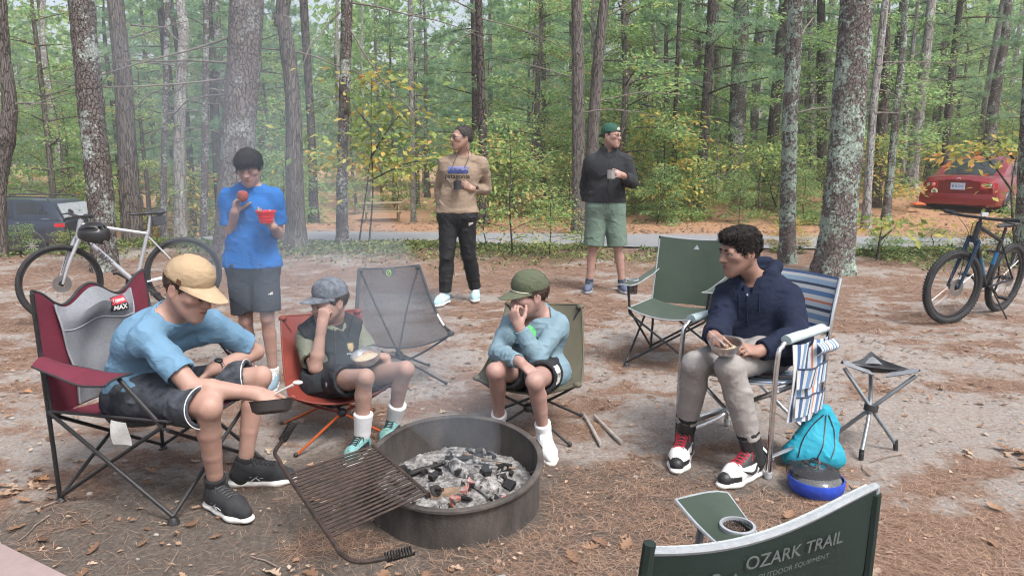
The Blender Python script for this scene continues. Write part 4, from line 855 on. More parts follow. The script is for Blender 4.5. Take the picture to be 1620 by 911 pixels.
def gridpoly(x0, x1, y0, y1, fn=None, nx=8, ny=6):
    v = []; f = []
    for i in range(nx + 1):
        for k in range(ny + 1):
            x = x0 + (x1 - x0) * i / nx; y = y0 + (y1 - y0) * k / ny; v.append(fn(x, y) if fn else (x, y))
    for i in range(nx):
        for k in range(ny): a = i * (ny + 1) + k; f.append((a, a + ny + 1, a + ny + 2, a + 1))
    return v, f
def body(t, j, sc, H, skin, hands, res=.005, bare=True, head_k={}, th=1.0, extra=None):
    S = Sdf(res); torso(S, j, sc, w=.86); 
    for q in 'RL': arm(S, j, q, sc, th=th); leg(S, j, q, sc, th=th)
    head(S, H, j['nk'], sc, **head_k)
    for q, kw in hands.items(): hand(S, j['wr' + q], side=1 if q == 'R' else -1, sc=kw.pop('sc', sc), **kw)
    for q in 'RL': S.cone(j['wr' + q] - unit(j['wr' + q] - j['el' + q]) * .02, j['wr' + q] + unit(j['wr' + q] - j['el' + q]) * .02, .027 * sc, .026 * sc, .02)
    for q in 'RL': d = j.get('toe' + q, V(0, -1, 0)); S.cone(j['an' + q] - V(0, 0, .02 * sc), j['an' + q] + unit(d) * .08 * sc - V(0, 0, .05 * sc), .026 * sc, .020 * sc, .012)
    if extra: extra(S)
    v, f = S.mesh(); v = relax(v, f, 1, .35); o = obj('body', v, f, skin, t); attr(o.data, 'lip', lipmask(v, H)); return o
def neckband(t, j, H, m, sc, r=.067, lift=.022, th=.007, drop=.012):
    rr, f, up = torso_frame(j); ax = unit(H(0, -.018, -.06) - j['nk']); c = j['nk'] + ax * lift; x = unit(rr - ax * (rr @ ax)); y = np.cross(ax, x); y = y if y @ f > 0 else -y
    MB().tube([c + x * r * sc * math.cos(a) + y * r * sc * 1.0 * math.sin(a) - up * drop * max(0, math.sin(a)) for a in np.linspace(0, 2 * math.pi, 28, endpoint=False)], th, 6, closed=True).out('neckband', m, t)
def neckcut(S, j, H, sc, r=.058, up=.022):
    ax = unit(H(0, -.018, -.06) - j['nk']); S.cut(j['nk'] + ax * up, ax, .068); S.cone(j['nk'] - ax * .01, j['nk'] + ax * .12, r * sc, r * sc, .006, None, True)
def sleeve_open(S, j, q, t, sc, r=.05):
    a, e, w = j['sh' + q], j['el' + q], j['wr' + q]
    if t <= 1: p = a + (e - a) * t; d = unit(e - a)
    else: p = e + (w - e) * (t - 1); d = unit(w - e)
    S.cut(p, d, .085); S.cone(p - d * .05, p + d * .05, r * sc, r * sc, .004, None, True)
def leg_open(S, j, q, t, sc, r=.075):
    h, n, a = j['hip' + q], j['kn' + q], j['an' + q]
    if t <= 1: p = h + (n - h) * t; d = unit(n - h)
    else: p = n + (a - n) * (t - 1); d = unit(a - n)
    S.cut(p, d, .12); S.cone(p - d * .05, p + d * .05, r * sc, r * sc, .004, None, True); return p, d
def ring_band(t, c, ax, r, w, m, name, th=.003, dial=None, md=None):
    x, y, d = frame_of(ax); mb = MB().lathe([(r, -w / 2), (r + th, -w / 2), (r + th, w / 2), (r, w / 2), (r, -w / 2)], 20, c, d); o = mb.out(name, m, t)
    if dial is not None: n = unit(dial - d * (dial @ d)); MB().lathe([(0, 0), (.019, 0), (.019, .009), (.015, .012), (0, .012)], 18, V(*c) + n * (r - .001), n).out('dial', md or m, o)
    return o
m_black = mat('black_plastic', (.02, .02, .022), .45, var=.2); m_steel = mat('brushed_steel', (.62, .62, .63), .28, 1, .1, 30); m_white = mat('white_rubber', (.72, .71, .68), .55, var=.08, scale=20)
m_bsole = mat('black_rubber', (.022, .022, .024), .7, var=.2, scale=30); m_hblk = mat('black_hair', (.016, .013, .012), .75, var=.35, scale=40, spec=.2); m_hbrn = mat('brown_hair', (.05, .032, .022), .75, var=.35, scale=40, spec=.2); m_hgry = mat('greying_hair', (.055, .05, .048), .8, var=.6, scale=60, spec=.2)

# ================================================================ person 1: young man in light blue, seated left
t = thing('person', 'young man in light blue T-shirt and tan cap leaning forward in the maroon chair', 'person', (-1.5, 3.05, 0))
j = dict(anR=P(341, 766, 2.9), knR=P(331, 645, 2.79), anL=P(386, 738, 3.13), knL=P(412, 596, 3.2), pel=P(214, 626, 3.10), nk=P(270, 500, 3.03), shR=P(230, 530, 2.92), shL=P(334, 510, 3.20), hipR=P(228, 630, 3.02), hipL=P(238, 622, 3.18), bend=V(-.035, .01, .02))
j['elR'] = J(j['shR'], 304, 612, .30, -1); j['wrR'] = P(402, 622, 2.86); j['elL'] = J(j['shL'], 404, 557, .29, 1); j['wrL'] = J(j['elL'], 340, 583, .26, -1)
dR, dL = unit(G(383, 832) - G(322, 800)), unit(G(466, 768) - G(372, 774)); j['toeR'], j['toeL'] = dR, dL
H = Head(P(298, 457, 3.0), (.86, -.34, -.34), (.36, -.10, .9), 1.04); sk = skinmat('skin_fair', (0.383, 0.250, 0.202))
body(t, j, 1.0, H, sk, {'R': dict(d=V(.9, -.1, -.25), n=V(-.1, .5, -.85), curl=(.5, .7, .5), thumb=(.7, .5), spread=.08), 'L': dict(d=V(-.5, -.6, -.5), n=V(.6, -.3, -.6), curl=(.4, .5, .4))}, .0048, head_k=dict(lids=1.0, nose=1.05), th=.97)
eyes(t, H, lids=1, brow=(.05, .033, .022))
hair(t, H, m_hbrn, scalp(H, .005).cut(H(0, .055, 0), H.f + H.u * .0).cut(H(0, 0, -.035), -H.u), 1500, .022, -H.u * 1.0 - H.f * .2, 3, .0015, .1, cutfn=lambda p, n: ((p - H.c) @ H.u < .05))
m_tan = fabric('tan_canvas', (.37, .275, .175), .9, 500); o, Q = cap(t, H, m_tan, mat('tan_brim', (.38, .28, .18), .9, var=.12, scale=25, bump=.2), .04, blen=.10, bdrop=.22)
MB().bar(Q(.088, .02, .022), Q(.090, .045, .022), .002, .02).out('cap_tag', mat('brown_leather', (.12, .05, .025), .7), o)
m_t = fabric('light_blue_knit', (.125, .235, .345), .85, 700, .0, .08); S = Sdf(.0055)
for q in 'RL': arm(S, j, q, 1.0, .007, .78, .014); sleeve_open(S, j, q, .76, 1.0, .052)
torso(S, j, 1.0, .010, .90, hipadd=.018)
rr, ff, up = torso_frame(j); neckcut(S, j, H, 1.0); S.cut(j['pel'] + V(0, 0, .055), V(.25, -.05, -1), .4)
sh = cloth('t_shirt', S, m_t, t, .007, .11, 5); neckband(t, j, H, m_t, 1.0)
ct = j['pel'] * .38 + j['nk'] * .62; oc = ct + ff * .1; v, f = gridpoly(0, 2 * math.pi, .55, 1, lambda a, q: (.030 * q * math.cos(a), .055 * q * math.sin(a) * (1 - .25 * math.cos(a))), 24, 3); v2, f2 = gridpoly(-1, 1, -1, 1, lambda a, q: (.010 * math.sin(q * 2.2) + .006 * a * (1 - q * q), .04 * q), 4, 12)
decal('print', sh, oc, rr * -1, up, [(v, f), (v2, f2)], mat('dark_print', (.05, .10, .17), .8), t)
S = Sdf(.0055); m_sh = mat('navy_camo', (.022, .028, .04), .8, var=.6, scale=22, bump=.2, bscale=500, col2=(.07, .08, .10))
hems = []
for q, tt in (('R', .97), ('L', .93)): leg(S, j, q, 1.0, .012, tt, .024, .04); hems.append(leg_open(S, j, q, tt - .03, 1.0, .070))
S.cone(j['hipR'], j['hipL'], .120, k=.05); S.cone(j['pel'], j['pel'] + (j['nk'] - j['pel']) * .12, .150, .140, .05, (ff, .8)); so_ = cloth('shorts', S, m_sh, t, .006, .08, 9)
for p, d in hems: x, y, _ = frame_of(d); MB().tube([p - d * .006 + (x * math.cos(a) + y * math.sin(a)) * .0890 for a in np.linspace(0, 6.283, 32, endpoint=False)], .0022, 5, closed=True).out('hem_piping', m_white, so_)
m_rs = mat('black_mesh_upper', (.022, .023, .026), .8, var=.3, scale=60, bump=.4, bscale=500); m_sil = mat('silver_overlay', (.45, .46, .47), .45)
mk = (m_sil, [([(.10, .041, .032), (.13, .043, .055), (.15, .036, .075)], [.003, .003, .0025]), ([(.135, .043, .032), (.115, .042, .055), (.10, .036, .08)], [.003, .003, .0025]), ([(.095, .041, .050), (.13, .042, .046), (.165, .043, .040)], [.0025, .003, .0025])])
for q, d in (('R', dR), ('L', dL)):
    sock(t, j['an' + q], j['kn' + q], mat('black_sock', (.016, .016, .018), .95), 1.0, .045); shoe(t, j['an' + q], d, .305, m_rs, m_white, m_black, sw=mk, side=1 if q == 'R' else -1)
ax = unit(j['wrL'] - j['elL']); ring_band(t, j['wrL'] - ax * .02, ax, .029, .02, m_black, 'watch', dial=V(.1, -.3, 1))

# ================================================================ person 2: boy in bright blue, standing
t = thing('person', 'boy in bright blue T-shirt standing with a red bowl', 'person', (-1.65, 4.62, 0)); Y0 = 4.64
j = dict(anR=P(397, 586, Y0), knR=P(389, 507, Y0 - .02), anL=P(432, 588, Y0 - .05), knL=P(423, 503, Y0 - .06), pel=P(399, 412, Y0), hipR=P(382, 418, Y0), hipL=P(418, 418, Y0), nk=P(397, 296, Y0), shR=P(361, 311, Y0 + .02), shL=P(434, 310, Y0 + .02))
j['elR'] = J(j['shR'], 366, 374, .25, 1); j['wrR'] = J(j['elR'], 371, 338, .22, -1); j['elL'] = J(j['shL'], 440, 370, .25, 1); j['wrL'] = J(j['elL'], 433, 360, .22, -1)
H = Head(P(394, 265, Y0 - .05), (.08, -.93, -.30), (.02, -.28, .95), .90); sk = skinmat('skin_boy', (0.367, 0.242, 0.202)); sc = .87
APPLE = P(384, 311, j['wrR'][1] - .03); BOWL2 = P(421, 343, j['wrL'][1] - .035)
body(t, j, sc, H, sk, {'R': dict(d=unit(APPLE - j['wrR']) + V(-.15, 0, .5), n=V(.8, -.1, .1), curl=(.5, .6, .4), thumb=(.8, .4), sc=.95), 'L': dict(d=V(-.62, -.35, .62), n=V(-.3, -.0, .9), curl=(.3, .35, .3), thumb=(.5, .3), sc=.95)}, .0055, head_k=dict(lids=1.0, nose=.95, jaw=.95))
eyes(t, H, lids=1, brow=(.025, .02, .017), bw=1.2)
S = scalp(H, .009).cut(H(0, .082, .052), H.f * .9 - H.u * .45); S.cut(H(0, 0, -.01), -H.u - H.f * .1); S.ell(H(0, .075, .075), [.06, .035, .035], H.ax(), .03)
hair(t, H, m_hblk, S, 2600, .05, lambda p: (-H.u * .9 + H.f * .5 if (p - H.c) @ H.f > .02 else -H.u) + H.r * .25, 4, .004, .15)
m_t = fabric('bright_blue_knit', (.010, .115, .37), .8, 700, .0, .08); S = Sdf(.006)
for q in 'RL': arm(S, j, q, sc, .012, .76, .016); sleeve_open(S, j, q, .73, sc, .053)
torso(S, j, sc, .014, .92, hipadd=.012)
rr, ff, up = torso_frame(j); neckcut(S, j, H, sc); S.cone(j['pel'] + V(0, 0, .1), j['pel'] - V(0, 0, .07), .158, .162, .05, (ff, .68)); S.cut(j['pel'] - V(0, 0, .04), -up + V(.05, 0, 0), .4)
cloth('t_shirt', S, m_t, t, .006, .10, 12); neckband(t, j, H, m_t, sc)
m_bs = fabric('black_shorts_knit', (.03, .034, .042), .7, 500); S = Sdf(.006)
for q in 'RL': leg(S, j, q, sc, .018, .92, .026, .03); leg_open(S, j, q, .88, sc, .080)
S.cone(j['hipR'], j['hipL'], .102, k=.04); S.cone(j['pel'], j['pel'] + V(0, 0, .08), .145, .14, .04, (ff, .72))
so_ = cloth('shorts', S, m_bs, t, .004, .09, 15); tr = bvh_of(so_)
for k in range(3): decal('side_stripe', tr, (j['hipR'] + j['knR']) / 2 + V(-.02, 0, 0), unit(V(.5, -.85, 0)), (0, 0, 1), [gridpoly(-.062 + .014 * k, -.054 + .014 * k, -.14, .16, None, 1, 12)], m_white, t)
tri = [([(-.010 + .009 * k, 0), (-.003 + .009 * k, 0), (-.003 + .009 * k, .006 + .005 * k), (-.008 + .009 * k, .008 + .005 * k)], [(0, 1, 2, 3)]) for k in range(3)]; decal('shorts_logo', tr, j['hipL'] * .3 + j['knL'] * .7 + V(.045, -.05, .06), (1, .2, 0), (0, 0, 1), tri, m_white, t)
for q in 'RL': sock(t, j['an' + q], j['kn' + q], m_white, .9, .03); shoe(t, j['an' + q], V(.15, -1, 0), .25, mat('grey_blue_mesh', (.22, .30, .36), .8), m_white, m_white, side=1 if q == 'R' else -1)
ax = unit(j['wrL'] - j['elL']); ring_band(t, j['wrL'] - ax * .02, ax, .026, .008, m_black, 'bracelet')
MB().lathe([(0, -.032), (.012, -.034), (.026, -.024), (.034, -.004), (.034, .012), (.026, .028), (.012, .031), (.005, .026), (0, .024)], 20, APPLE, (.2, -.3, 1)).lone('apple', mat('red_apple_skin', (.26, .025, .022), .35, var=.5, scale=14, col2=(.40, .10, .05)), 'red apple in the hand of the boy in bright blue', 'apple')
r1, h1 = .056, .075; b = thing('bowl', 'red plastic bowl held by the boy in bright blue', 'bowl', BOWL2 - V(0, 0, h1 / 2)); m_red = mat('red_plastic', (.62, .022, .03), .4, var=.06)
MB().lathe([(0, 0), (.038, 0), (.040, .004), (r1, h1 - .008), (r1 + .006, h1 - .008), (r1 + .006, h1), (r1 - .004, h1), (.036, .006), (0, .006)], 32, BOWL2 - V(0, 0, h1 / 2)).out('shell', m_red, b)
for k in range(2): MB().lathe([(.044 + .005 * k, 0), (.0475 + .005 * k, .002), (.0455 + .005 * k, .004)], 32, BOWL2 + V(0, 0, -.020 + .02 * k)).out('rib', m_red, b)
MB().tube([BOWL2 + V(-.01, 0, 0), BOWL2 + V(-.035, .01, .055)], [.004, .005], 6, flat=.5).lone('spoon', m_black, 'dark spoon handle sticking out of the red bowl', 'spoon')

# ================================================================ person 3: boy in black vest, seated
t = thing('person', 'boy in black fleece vest and camouflage cap rubbing his eye', 'person', (-.9, 3.75, 0)); sc = .86
j = dict(anR=P(573, 690, 3.50), knR=P(578, 597, 3.47), anL=P(622, 668, 3.72), knL=P(642, 584, 3.60), pel=P(528, 606, 3.80), hipR=P(518, 605, 3.75), hipL=P(550, 603, 3.84), nk=P(523, 510, 3.95), shR=P(484, 532, 3.88), shL=P(562, 522, 3.99))
j['elR'] = J(j['shR'], 499, 582, .25, -1); j['elL'] = P(584, 566, 3.90); j['wrL'] = P(609, 566, 3.70); H = Head(P(522, 478, 3.89), (-.62, -.76, -.06), (-.04, -.08, 1), .99); j['wrR'] = P(509, 516, 3.72)
dR, dL = unit(V(-.25, -1, 0)), unit(V(-.1, -1, 0)); j['toeR'], j['toeL'] = dR, dL; sk = skinmat('skin_boy_vest', (0.367, 0.246, 0.199)); BOWL3 = P(580, 566, 3.60)
body(t, j, sc, H, sk, {'R': dict(d=V(.18, .22, 1), n=V(.35, .9, .1), curl=(1.25, 1.3, .8), thumb=(.6, .8), sc=.95), 'L': dict(d=V(-.55, -.35, .35), n=V(-.5, -.1, -.7), curl=(.6, .7, .5), thumb=(.8, .3), sc=.93)}, .005, head_k=dict(lids=.9, nose=.95, jaw=.95))
eyes(t, H, lids=1, brow=(.03, .02, .015)); hair(t, H, m_hbrn, scalp(H, .006).cut(H(0, .05, 0), H.f).cut(H(0, 0, -.025), -H.u), 1300, .025, -H.u, 6, .0015, .12, cutfn=lambda p, n: ((p - H.c) @ H.u < .05))
m_cc = mat('camo_cap_cloth', (.06, .07, .09), .9, var=.5, scale=28, col2=(.19, .21, .24), bump=.2, bscale=500); o, Q = cap(t, H, m_cc, m_cc, .02, blen=.095, bdrop=.12)
scr = [([(x + .004 * math.sin(9 * x * 50 + k), y), (x + .004, y + .002), (x + .005, y + .012 + .004 * math.sin(k)), (x, y + .010)], [(0, 1, 2, 3)]) for k, (x, y) in enumerate([(-.042 + .0095 * q, .004 * math.sin(q * 1.9)) for q in range(9)])]
decal('script', o, Q(0, .105, .055), np.cross(H.f, H.u), H.u, scr, mat('pale_thread', (.50, .52, .55), .8), o)
m_ts = fabric('olive_grey_knit', (.16, .17, .13), .85, 700); S = Sdf(.006)
for q in 'RL': arm(S, j, q, sc, .014, .80, .018); sleeve_open(S, j, q, .78, sc, .055)
torso(S, j, sc, .006)
neckcut(S, j, H, sc); S.cut(j['pel'] - V(0, 0, .05), V(0, 0, -1), .3)
cloth('t_shirt', S, m_ts, t, .005, .08, 21)
rr, ff, up = torso_frame(j); m_v = mat('black_fleece', (.018, .022, .026), .95, var=.35, scale=60, bump=.5, bscale=350, bdist=.002, sheen=0); S = Sdf(.006); torso(S, j, sc, .030, 1.06, .06)
ax = unit(H(0, -.018, -.06) - j['nk']); S.cone(j['nk'] - ax * .03, j['nk'] + ax * .055, .082, .078, .03); S.cut(j['nk'] + ax * .055, ax, .1); S.cone(j['nk'] - ax * .03, j['nk'] + ax * .12, .060, .066, .006, None, True)
S.cone(j['nk'] + ax * .03 + ff * .05, j['nk'] - up * .03 + ff * .11, .03, .012, .01, None, True)
for q in 'RL': e = unit(j['el' + q] - j['sh' + q]); S.cone(j['sh' + q] - up * .03, j['sh' + q] + e * .2 , .062, .075, .02, None, True); S.cut(j['sh' + q] + unit(j['sh' + q] - j['nk']) * .018, j['sh' + q] - j['nk'], .12)
S.cut(j['pel'] - up * .07, -up, .3); ve = cloth('vest', S, m_v, t, .007, .10, 23); tr = bvh_of(ve)
zp = [j['nk'] * (1 - q) + j['pel'] * q + ff * .2 for q in np.linspace(.12, .95, 14)]; zz = []
for p in zp:
    h = tr.ray_cast(Vector(p), Vector(-ff)); 
    if h[0] is not None: zz.append(np.array(h[0]) + ff * .002)
MB().tube(zz, .0035, 5, smooth=3).out('zipper', m_black, ve)
ce = j['pel'] * .52 + j['nk'] * .48 - rr * .085 + ff * .1
decal('vest_crest', tr, ce, -rr, up, [gridpoly(-1, 1, -1, 1, lambda a, q: (.017 * a * (1 - .45 * max(0, -q)), .022 * q), 6, 6)], mat('crest_orange', (.42, .14, .03), .8, var=.9, scale=130, col2=(.7, .55, .3)), t)
decal('vest_lettering', tr, ce - up * .034, -rr, up, [gridpoly(-.022 + .009 * k, -.016 + .009 * k, -.003, .003, None, 1, 1) for k in range(5)], mat('pale_thread', (.50, .52, .55), .8), t)
S = Sdf(.006); m_s3 = fabric('black_short_knit', (.022, .025, .03), .75)
for q in 'RL': leg(S, j, q, sc, .012, .62, .02, .03); leg_open(S, j, q, .58, sc, .076)
S.cone(j['hipR'], j['hipL'], .104, k=.04); S.cone(j['pel'], j['pel'] + (j['nk'] - j['pel']) * .2, .135, .13, .04, (ff, .75))
so_ = cloth('shorts', S, m_s3, t, .005, .07, 25); decal('shorts_logo', so_, j['hipR'] * .62 + j['knR'] * .38 + V(-.02, -.03, .0), (.6, -.8, 0), (0, 0, 1), [gridpoly(-.008, -.003, -.012, .012, None, 1, 1), gridpoly(.003, .008, -.012, .012, None, 1, 1), gridpoly(-.003, .003, -.002, .003, None, 1, 1)], m_white, t)
m_up = mat('multicolour_mesh', (.55, .45, .12), .7, var=.8, scale=28, col2=(.20, .55, .60)); m_teal = mat('teal_mesh', (.14, .50, .56), .7); m_wsock = mat('white_sock', (.74, .74, .76), .95, var=.05, bump=.4, bscale=300)
for q, d in (('R', dR), ('L', dL)): sock(t, j['an' + q], j['kn' + q], m_wsock, .95, .13); shoe(t, j['an' + q], d, .255, m_up, m_white, m_black, trim=m_black, heel=m_teal, side=1 if q == 'R' else -1)
b = thing('bowl', 'steel camping bowl on the lap of the boy in the black vest', 'bowl', BOWL3 - V(0, 0, .025)); n = unit(V(-.15, -.25, 1))
MB().lathe([(0, 0), (.05, 0), (.066, .014), (.073, .045), (.079, .047), (.079, .049), (.072, .048), (.064, .016), (.048, .003), (0, .003)], 36, BOWL3 - n * .025, n).out('shell', m_steel, b)
MB().lathe([(0, .026), (.03, .028), (.060, .023), (.066, .020)], 20, BOWL3 - n * .025, n).out('food', mat('oatmeal', (.50, .42, .30), .8, var=.4, scale=120, bump=.8, bscale=150, bdist=.006), b)

# ================================================================ person 4: boy in pale blue long sleeves, seated
t = thing('person', 'boy in pale blue long-sleeved shirt and olive cap with hand at his mouth', 'person', (.1, 3.75, 0)); sc = .87
j = dict(anR=P(790, 662, 3.72), knR=P(783, 587, 3.50), anL=P(860, 680, 3.50), knL=P(846, 603, 3.38), pel=P(850, 588, 3.84), hipR=P(832, 590, 3.86), hipL=P(868, 588, 3.80), nk=P(850, 496, 3.86), shR=P(808, 512, 3.90), shL=P(884, 512, 3.80))
H = Head(P(838, 468, 3.80), (-.90, -.42, -.10), (-.10, -.08, 1), 1.0); j['elR'] = J(j['shR'], 787, 558, .25, -1); j['wrR'] = P(822, 572, 3.47); j['elL'] = J(j['shL'], 850, 566, .25, -1); j['wrL'] = P(822, 518, 3.64)
dR, dL = unit(V(-.1, -1, 0)), unit(V(.22, -1, 0)); j['toeR'], j['toeL'] = dR, dL; sk = skinmat('skin_boy_pale', (0.367, 0.242, 0.207))
body(t, j, sc, H, sk, {'R': dict(d=V(.65, -.35, -.45), n=V(-.3, .35, -.85), curl=(.25, .4, .3), thumb=(.3, .3), spread=.16, sc=.96), 'L': dict(d=V(-.42, .12, .9), n=V(.5, .75, .2), curl=(.9, 1.1, .7), thumb=(.7, .5), sc=.95)}, .005, head_k=dict(lids=.3, nose=.95))
eyes(t, H, look=(0, -.1), brow=(.04, .028, .02)); hair(t, H, m_hbrn, scalp(H, .005).cut(H(0, .045, 0), H.f).cut(H(0, 0, -.03), -H.u), 1300, .022, -H.u, 7, .0015, .1, cutfn=lambda p, n: ((p - H.c) @ H.u < .05))
m_ol = fabric('olive_canvas', (.085, .098, .062), .9, 500); o, Q = cap(t, H, m_ol, mat('olive_brim', (.09, .10, .064), .9, var=.12, scale=25, bump=.2), .06, blen=.090, bdrop=.24, tall=1.04)
MB().tube([Q(a * .082, math.sqrt(max(0, 1 - (a * .93) ** 2)) * .101 + .003, .020 - .028 * a * a * .5) for a in np.linspace(-.95, .95, 21)], .0028, 6).out('cap_cord', mat('cream_cord', (.62, .60, .50), .8), o)
scr = [([(x, y), (x + .006, y + .002), (x + .007, y + .007), (x + .001, y + .005)], [(0, 1, 2, 3)]) for x, y in [(-.03, 0), (-.023, .006), (-.016, .010), (-.008, .006), (-.002, .012), (.006, .007), (.012, .001), (.02, .004), (-.012, -.004), (.0, -.004)]]
decal('cap_emblem', o, Q(0, .10, .055), np.cross(H.f, H.u), H.u, scr, mat('cream_cord', (.62, .60, .50), .8), o)
m_ls = fabric('pale_blue_jersey', (.165, .25, .30), .8, 700, 0, .07); S = Sdf(.0055)
for q in 'RL': arm(S, j, q, sc, .010, 1.96, .006); sleeve_open(S, j, q, 1.94, sc, .032)
torso(S, j, sc, .013, 1.0, hipadd=.014)
rr, ff, up = torso_frame(j); neckcut(S, j, H, sc); S.cut(j['pel'] - up * .05, -up, .3)
sh = cloth('shirt', S, m_ls, t, .007, .075, 31); neckband(t, j, H, m_ls, sc); ct = j['pel'] * .30 + j['nk'] * .70 + ff * .13
decal('green_print', sh, ct + rr * .005, -rr, up, [gridpoly(-.035, .035, -.04, .04, lambda x, y: (x, y + .010 * math.cos(x * 90) * (y > .03)), 10, 10)], mat('green_print', (.16, .68, .22), .7, var=.15), t, far=-.005)
S = Sdf(.006); m_s4 = fabric('black_shorts_weave', (.022, .024, .028), .75)
for q in 'RL': leg(S, j, q, sc, .013, .66, .022, .03); leg_open(S, j, q, .62, sc, .076)
S.cone(j['hipR'], j['hipL'], .104, k=.04); S.cone(j['pel'], j['pel'] + (j['nk'] - j['pel']) * .2, .135, .13, .04, (ff, .75))
so_ = cloth('shorts', S, m_s4, t, .005, .07, 33); hd = unit(j['knL'] - j['hipL']); sr = unit(np.cross(hd, (0, 0, 1)) * -1); tr = bvh_of(so_)
ou = unit(j['hipL'] - j['hipR']); cn_ = j['hipL'] * .55 + j['knL'] * .45 + ou * .08
decal('side_panel', tr, cn_, -hd, np.cross(ou, -hd), [gridpoly(-.05, .05, -.045, .05, None, 8, 6)], m_white, t); v, f = text_poly('AND1', .034); decal('shorts_lettering', tr, cn_, -hd, np.cross(ou, -hd), [(v, f)], m_black, t, .004)
m_wl = mat('white_leather', (.72, .72, .72), .5, var=.05); m_blu = mat('blue_leather', (.05, .28, .62), .5)
for q, d in (('R', dR), ('L', dL)): sock(t, j['an' + q], j['kn' + q], m_wsock, .95, .05); shoe(t, j['an' + q], d, .26, m_wl, m_white, m_wl, trim=m_black, toe=None, heel=mat('green_leather', (.04, .42, .25), .5), side=1 if q == 'R' else -1, high=.02, sw=(m_blu, [([(.10, .040, .055), (.13, .0415, .040), (.19, .044, .050)], [.003, .006, .002])]))

# ================================================================ person 5: boy in navy hoodie, seated right
t = thing('person', 'boy in navy hoodie and light grey trousers seated in the striped chair', 'person', (1.15, 3.5, 0)); sc = .95
j = dict(anR=P(1084, 680, 3.46), knR=P(1100, 577, 3.33), anL=P(1191, 712, 3.23), knL=P(1153, 581, 3.23), pel=P(1198, 553, 3.62), hipR=P(1182, 553, 3.66), hipL=P(1218, 556, 3.57), nk=P(1196, 446, 3.66), shR=P(1152, 468, 3.74), shL=P(1244, 468, 3.58))
H = Head(P(1172, 398, 3.61), (-.94, -.30, -.12), (-.08, -.05, 1), .99); j['elR'] = J(j['shR'], 1136, 524, .27, -1); j['wrR'] = J(j['elR'], 1128, 533, .24, -1); j['elL'] = J(j['shL'], 1262, 536, .27, -1); j['wrL'] = J(j['elL'], 1199, 556, .24, -1)
dR, dL = unit(V(-.42, -.9, 0)), unit(V(-.78, -.62, 0)); j['toeR'], j['toeL'] = dR, dL; sk = skinmat('skin_tan', (0.309, 0.194, 0.151)); BOWL5 = P(1147, 549, 3.20)
body(t, j, sc, H, sk, {'R': dict(d=unit(BOWL5 - j['wrR']) + V(-.2, -.5, .1), n=V(.6, .2, -.6), curl=(.7, .8, .5), thumb=(.9, .4)), 'L': dict(d=unit(BOWL5 - j['wrL']) + V(0, -.1, .1), n=V(-.1, .5, -.8), curl=(.6, .8, .5), thumb=(.6, .5))}, .005, head_k=dict(lids=.2, nose=1.1))
eyes(t, H, look=(.1, -.05), brow=(.014, .012, .011), bw=1.35)
S = scalp(H, .006).cut(H(0, .066, .03), H.f * .95 - H.u * .35); S.cut(H(0, .025, -.005), H.f * .7 - H.u * .75); S.cut(H(0, 0, -.05), -H.u); S.ell(H(0, .015, .092), [.066, .082, .034], H.ax(), .03); S.ell(H(0, .070, .088), [.048, .032, .024], H.ax(), .02)
hair(t, H, m_hblk, S, 4200, .028, lambda p: H.f * .5 - H.u * .4 + V(math.sin(p[0] * 190), math.sin(p[1] * 170), math.sin(p[2] * 180)) * .9, 9, .005, .22, .0024, scale=.022, curl=.22)
m_h = fabric('navy_fleece', (.009, .014, .034), .9, 450, 0, .12); S = Sdf(.006)
for q in 'RL': arm(S, j, q, sc, .020, 1.93, .004, .03); sleeve_open(S, j, q, 1.91, sc, .033)
torso(S, j, sc, .026, 1.04, .06)
rr, ff, up = torso_frame(j); ax = unit(H(0, -.018, -.06) - j['nk']); neckcut(S, j, H, sc, .064, .035); S.cut(j['pel'] - up * .06, -up, .35)
ba = -ff; nk = j['nk']; hd = [nk + rr * .045 + ff * .085 - up * .010, nk + rr * .082 + ff * .035 + up * .040, nk + rr * .088 + ba * .055 + up * .075, nk + ba * .105 + up * .085, nk - rr * .088 + ba * .055 + up * .075, nk - rr * .082 + ff * .035 + up * .040, nk - rr * .045 + ff * .085 - up * .010]
S.chain(hd, [.018, .026, .032, .036, .032, .026, .018], .02); S.ell(nk + ba * .105 + up * .01, [.105, .05, .085], [rr, ff, up], .04)
S.cone(nk + ff * .07 + up * .02, nk + ff * .12 - up * .05, .030, .008, .008, None, True)
ho = cloth('hoodie', S, m_h, t, .008, .10, 41); tr = bvh_of(ho)
zz = [np.array(h[0]) + ff * .002 for h in (tr.ray_cast(Vector(nk * (1 - q) + j['pel'] * q + ff * .3 + rr * .01), Vector(-ff)) for q in np.linspace(.16, .6, 8)) if h[0] is not None]
MB().tube(zz, .0028, 5, smooth=3).out('zipper', m_h, ho); MB().sphere(zz[0], .006, 8, 6).out('zipper_pull', m_steel, ho)
for s_ in (-1, 1):
    zz = [np.array(h[0]) + ff * .003 for h in (tr.ray_cast(Vector(nk * (1 - q) + j['pel'] * q + ff * .3 + rr * (.05 * s_)), Vector(-ff)) for q in np.linspace(.14, .46 + .05 * s_, 8)) if h[0] is not None]; MB().tube(zz, .003, 5, smooth=3).out('drawcord', m_h, ho)
S = Sdf(.005); S.cone(nk - ax * .03, nk + ax * .03, .068, .064, .02); S.cut(nk + ax * .03, ax); S.cone(nk - ax * .03, nk + ax * .12, .059, .060, .004, None, True); cloth('undershirt', S, mat('white_knit', (.66, .65, .64), .9), t, .001, .03)
m_p = mat('light_grey_chino', (.27, .252, .24), .85, var=.10, scale=9, bump=.5, bscale=13, bdist=.012); S = Sdf(.006)
for q in 'RL': leg(S, j, q, sc, .014, 1.90, .008, .035); leg_open(S, j, q, 1.86, sc, .044)
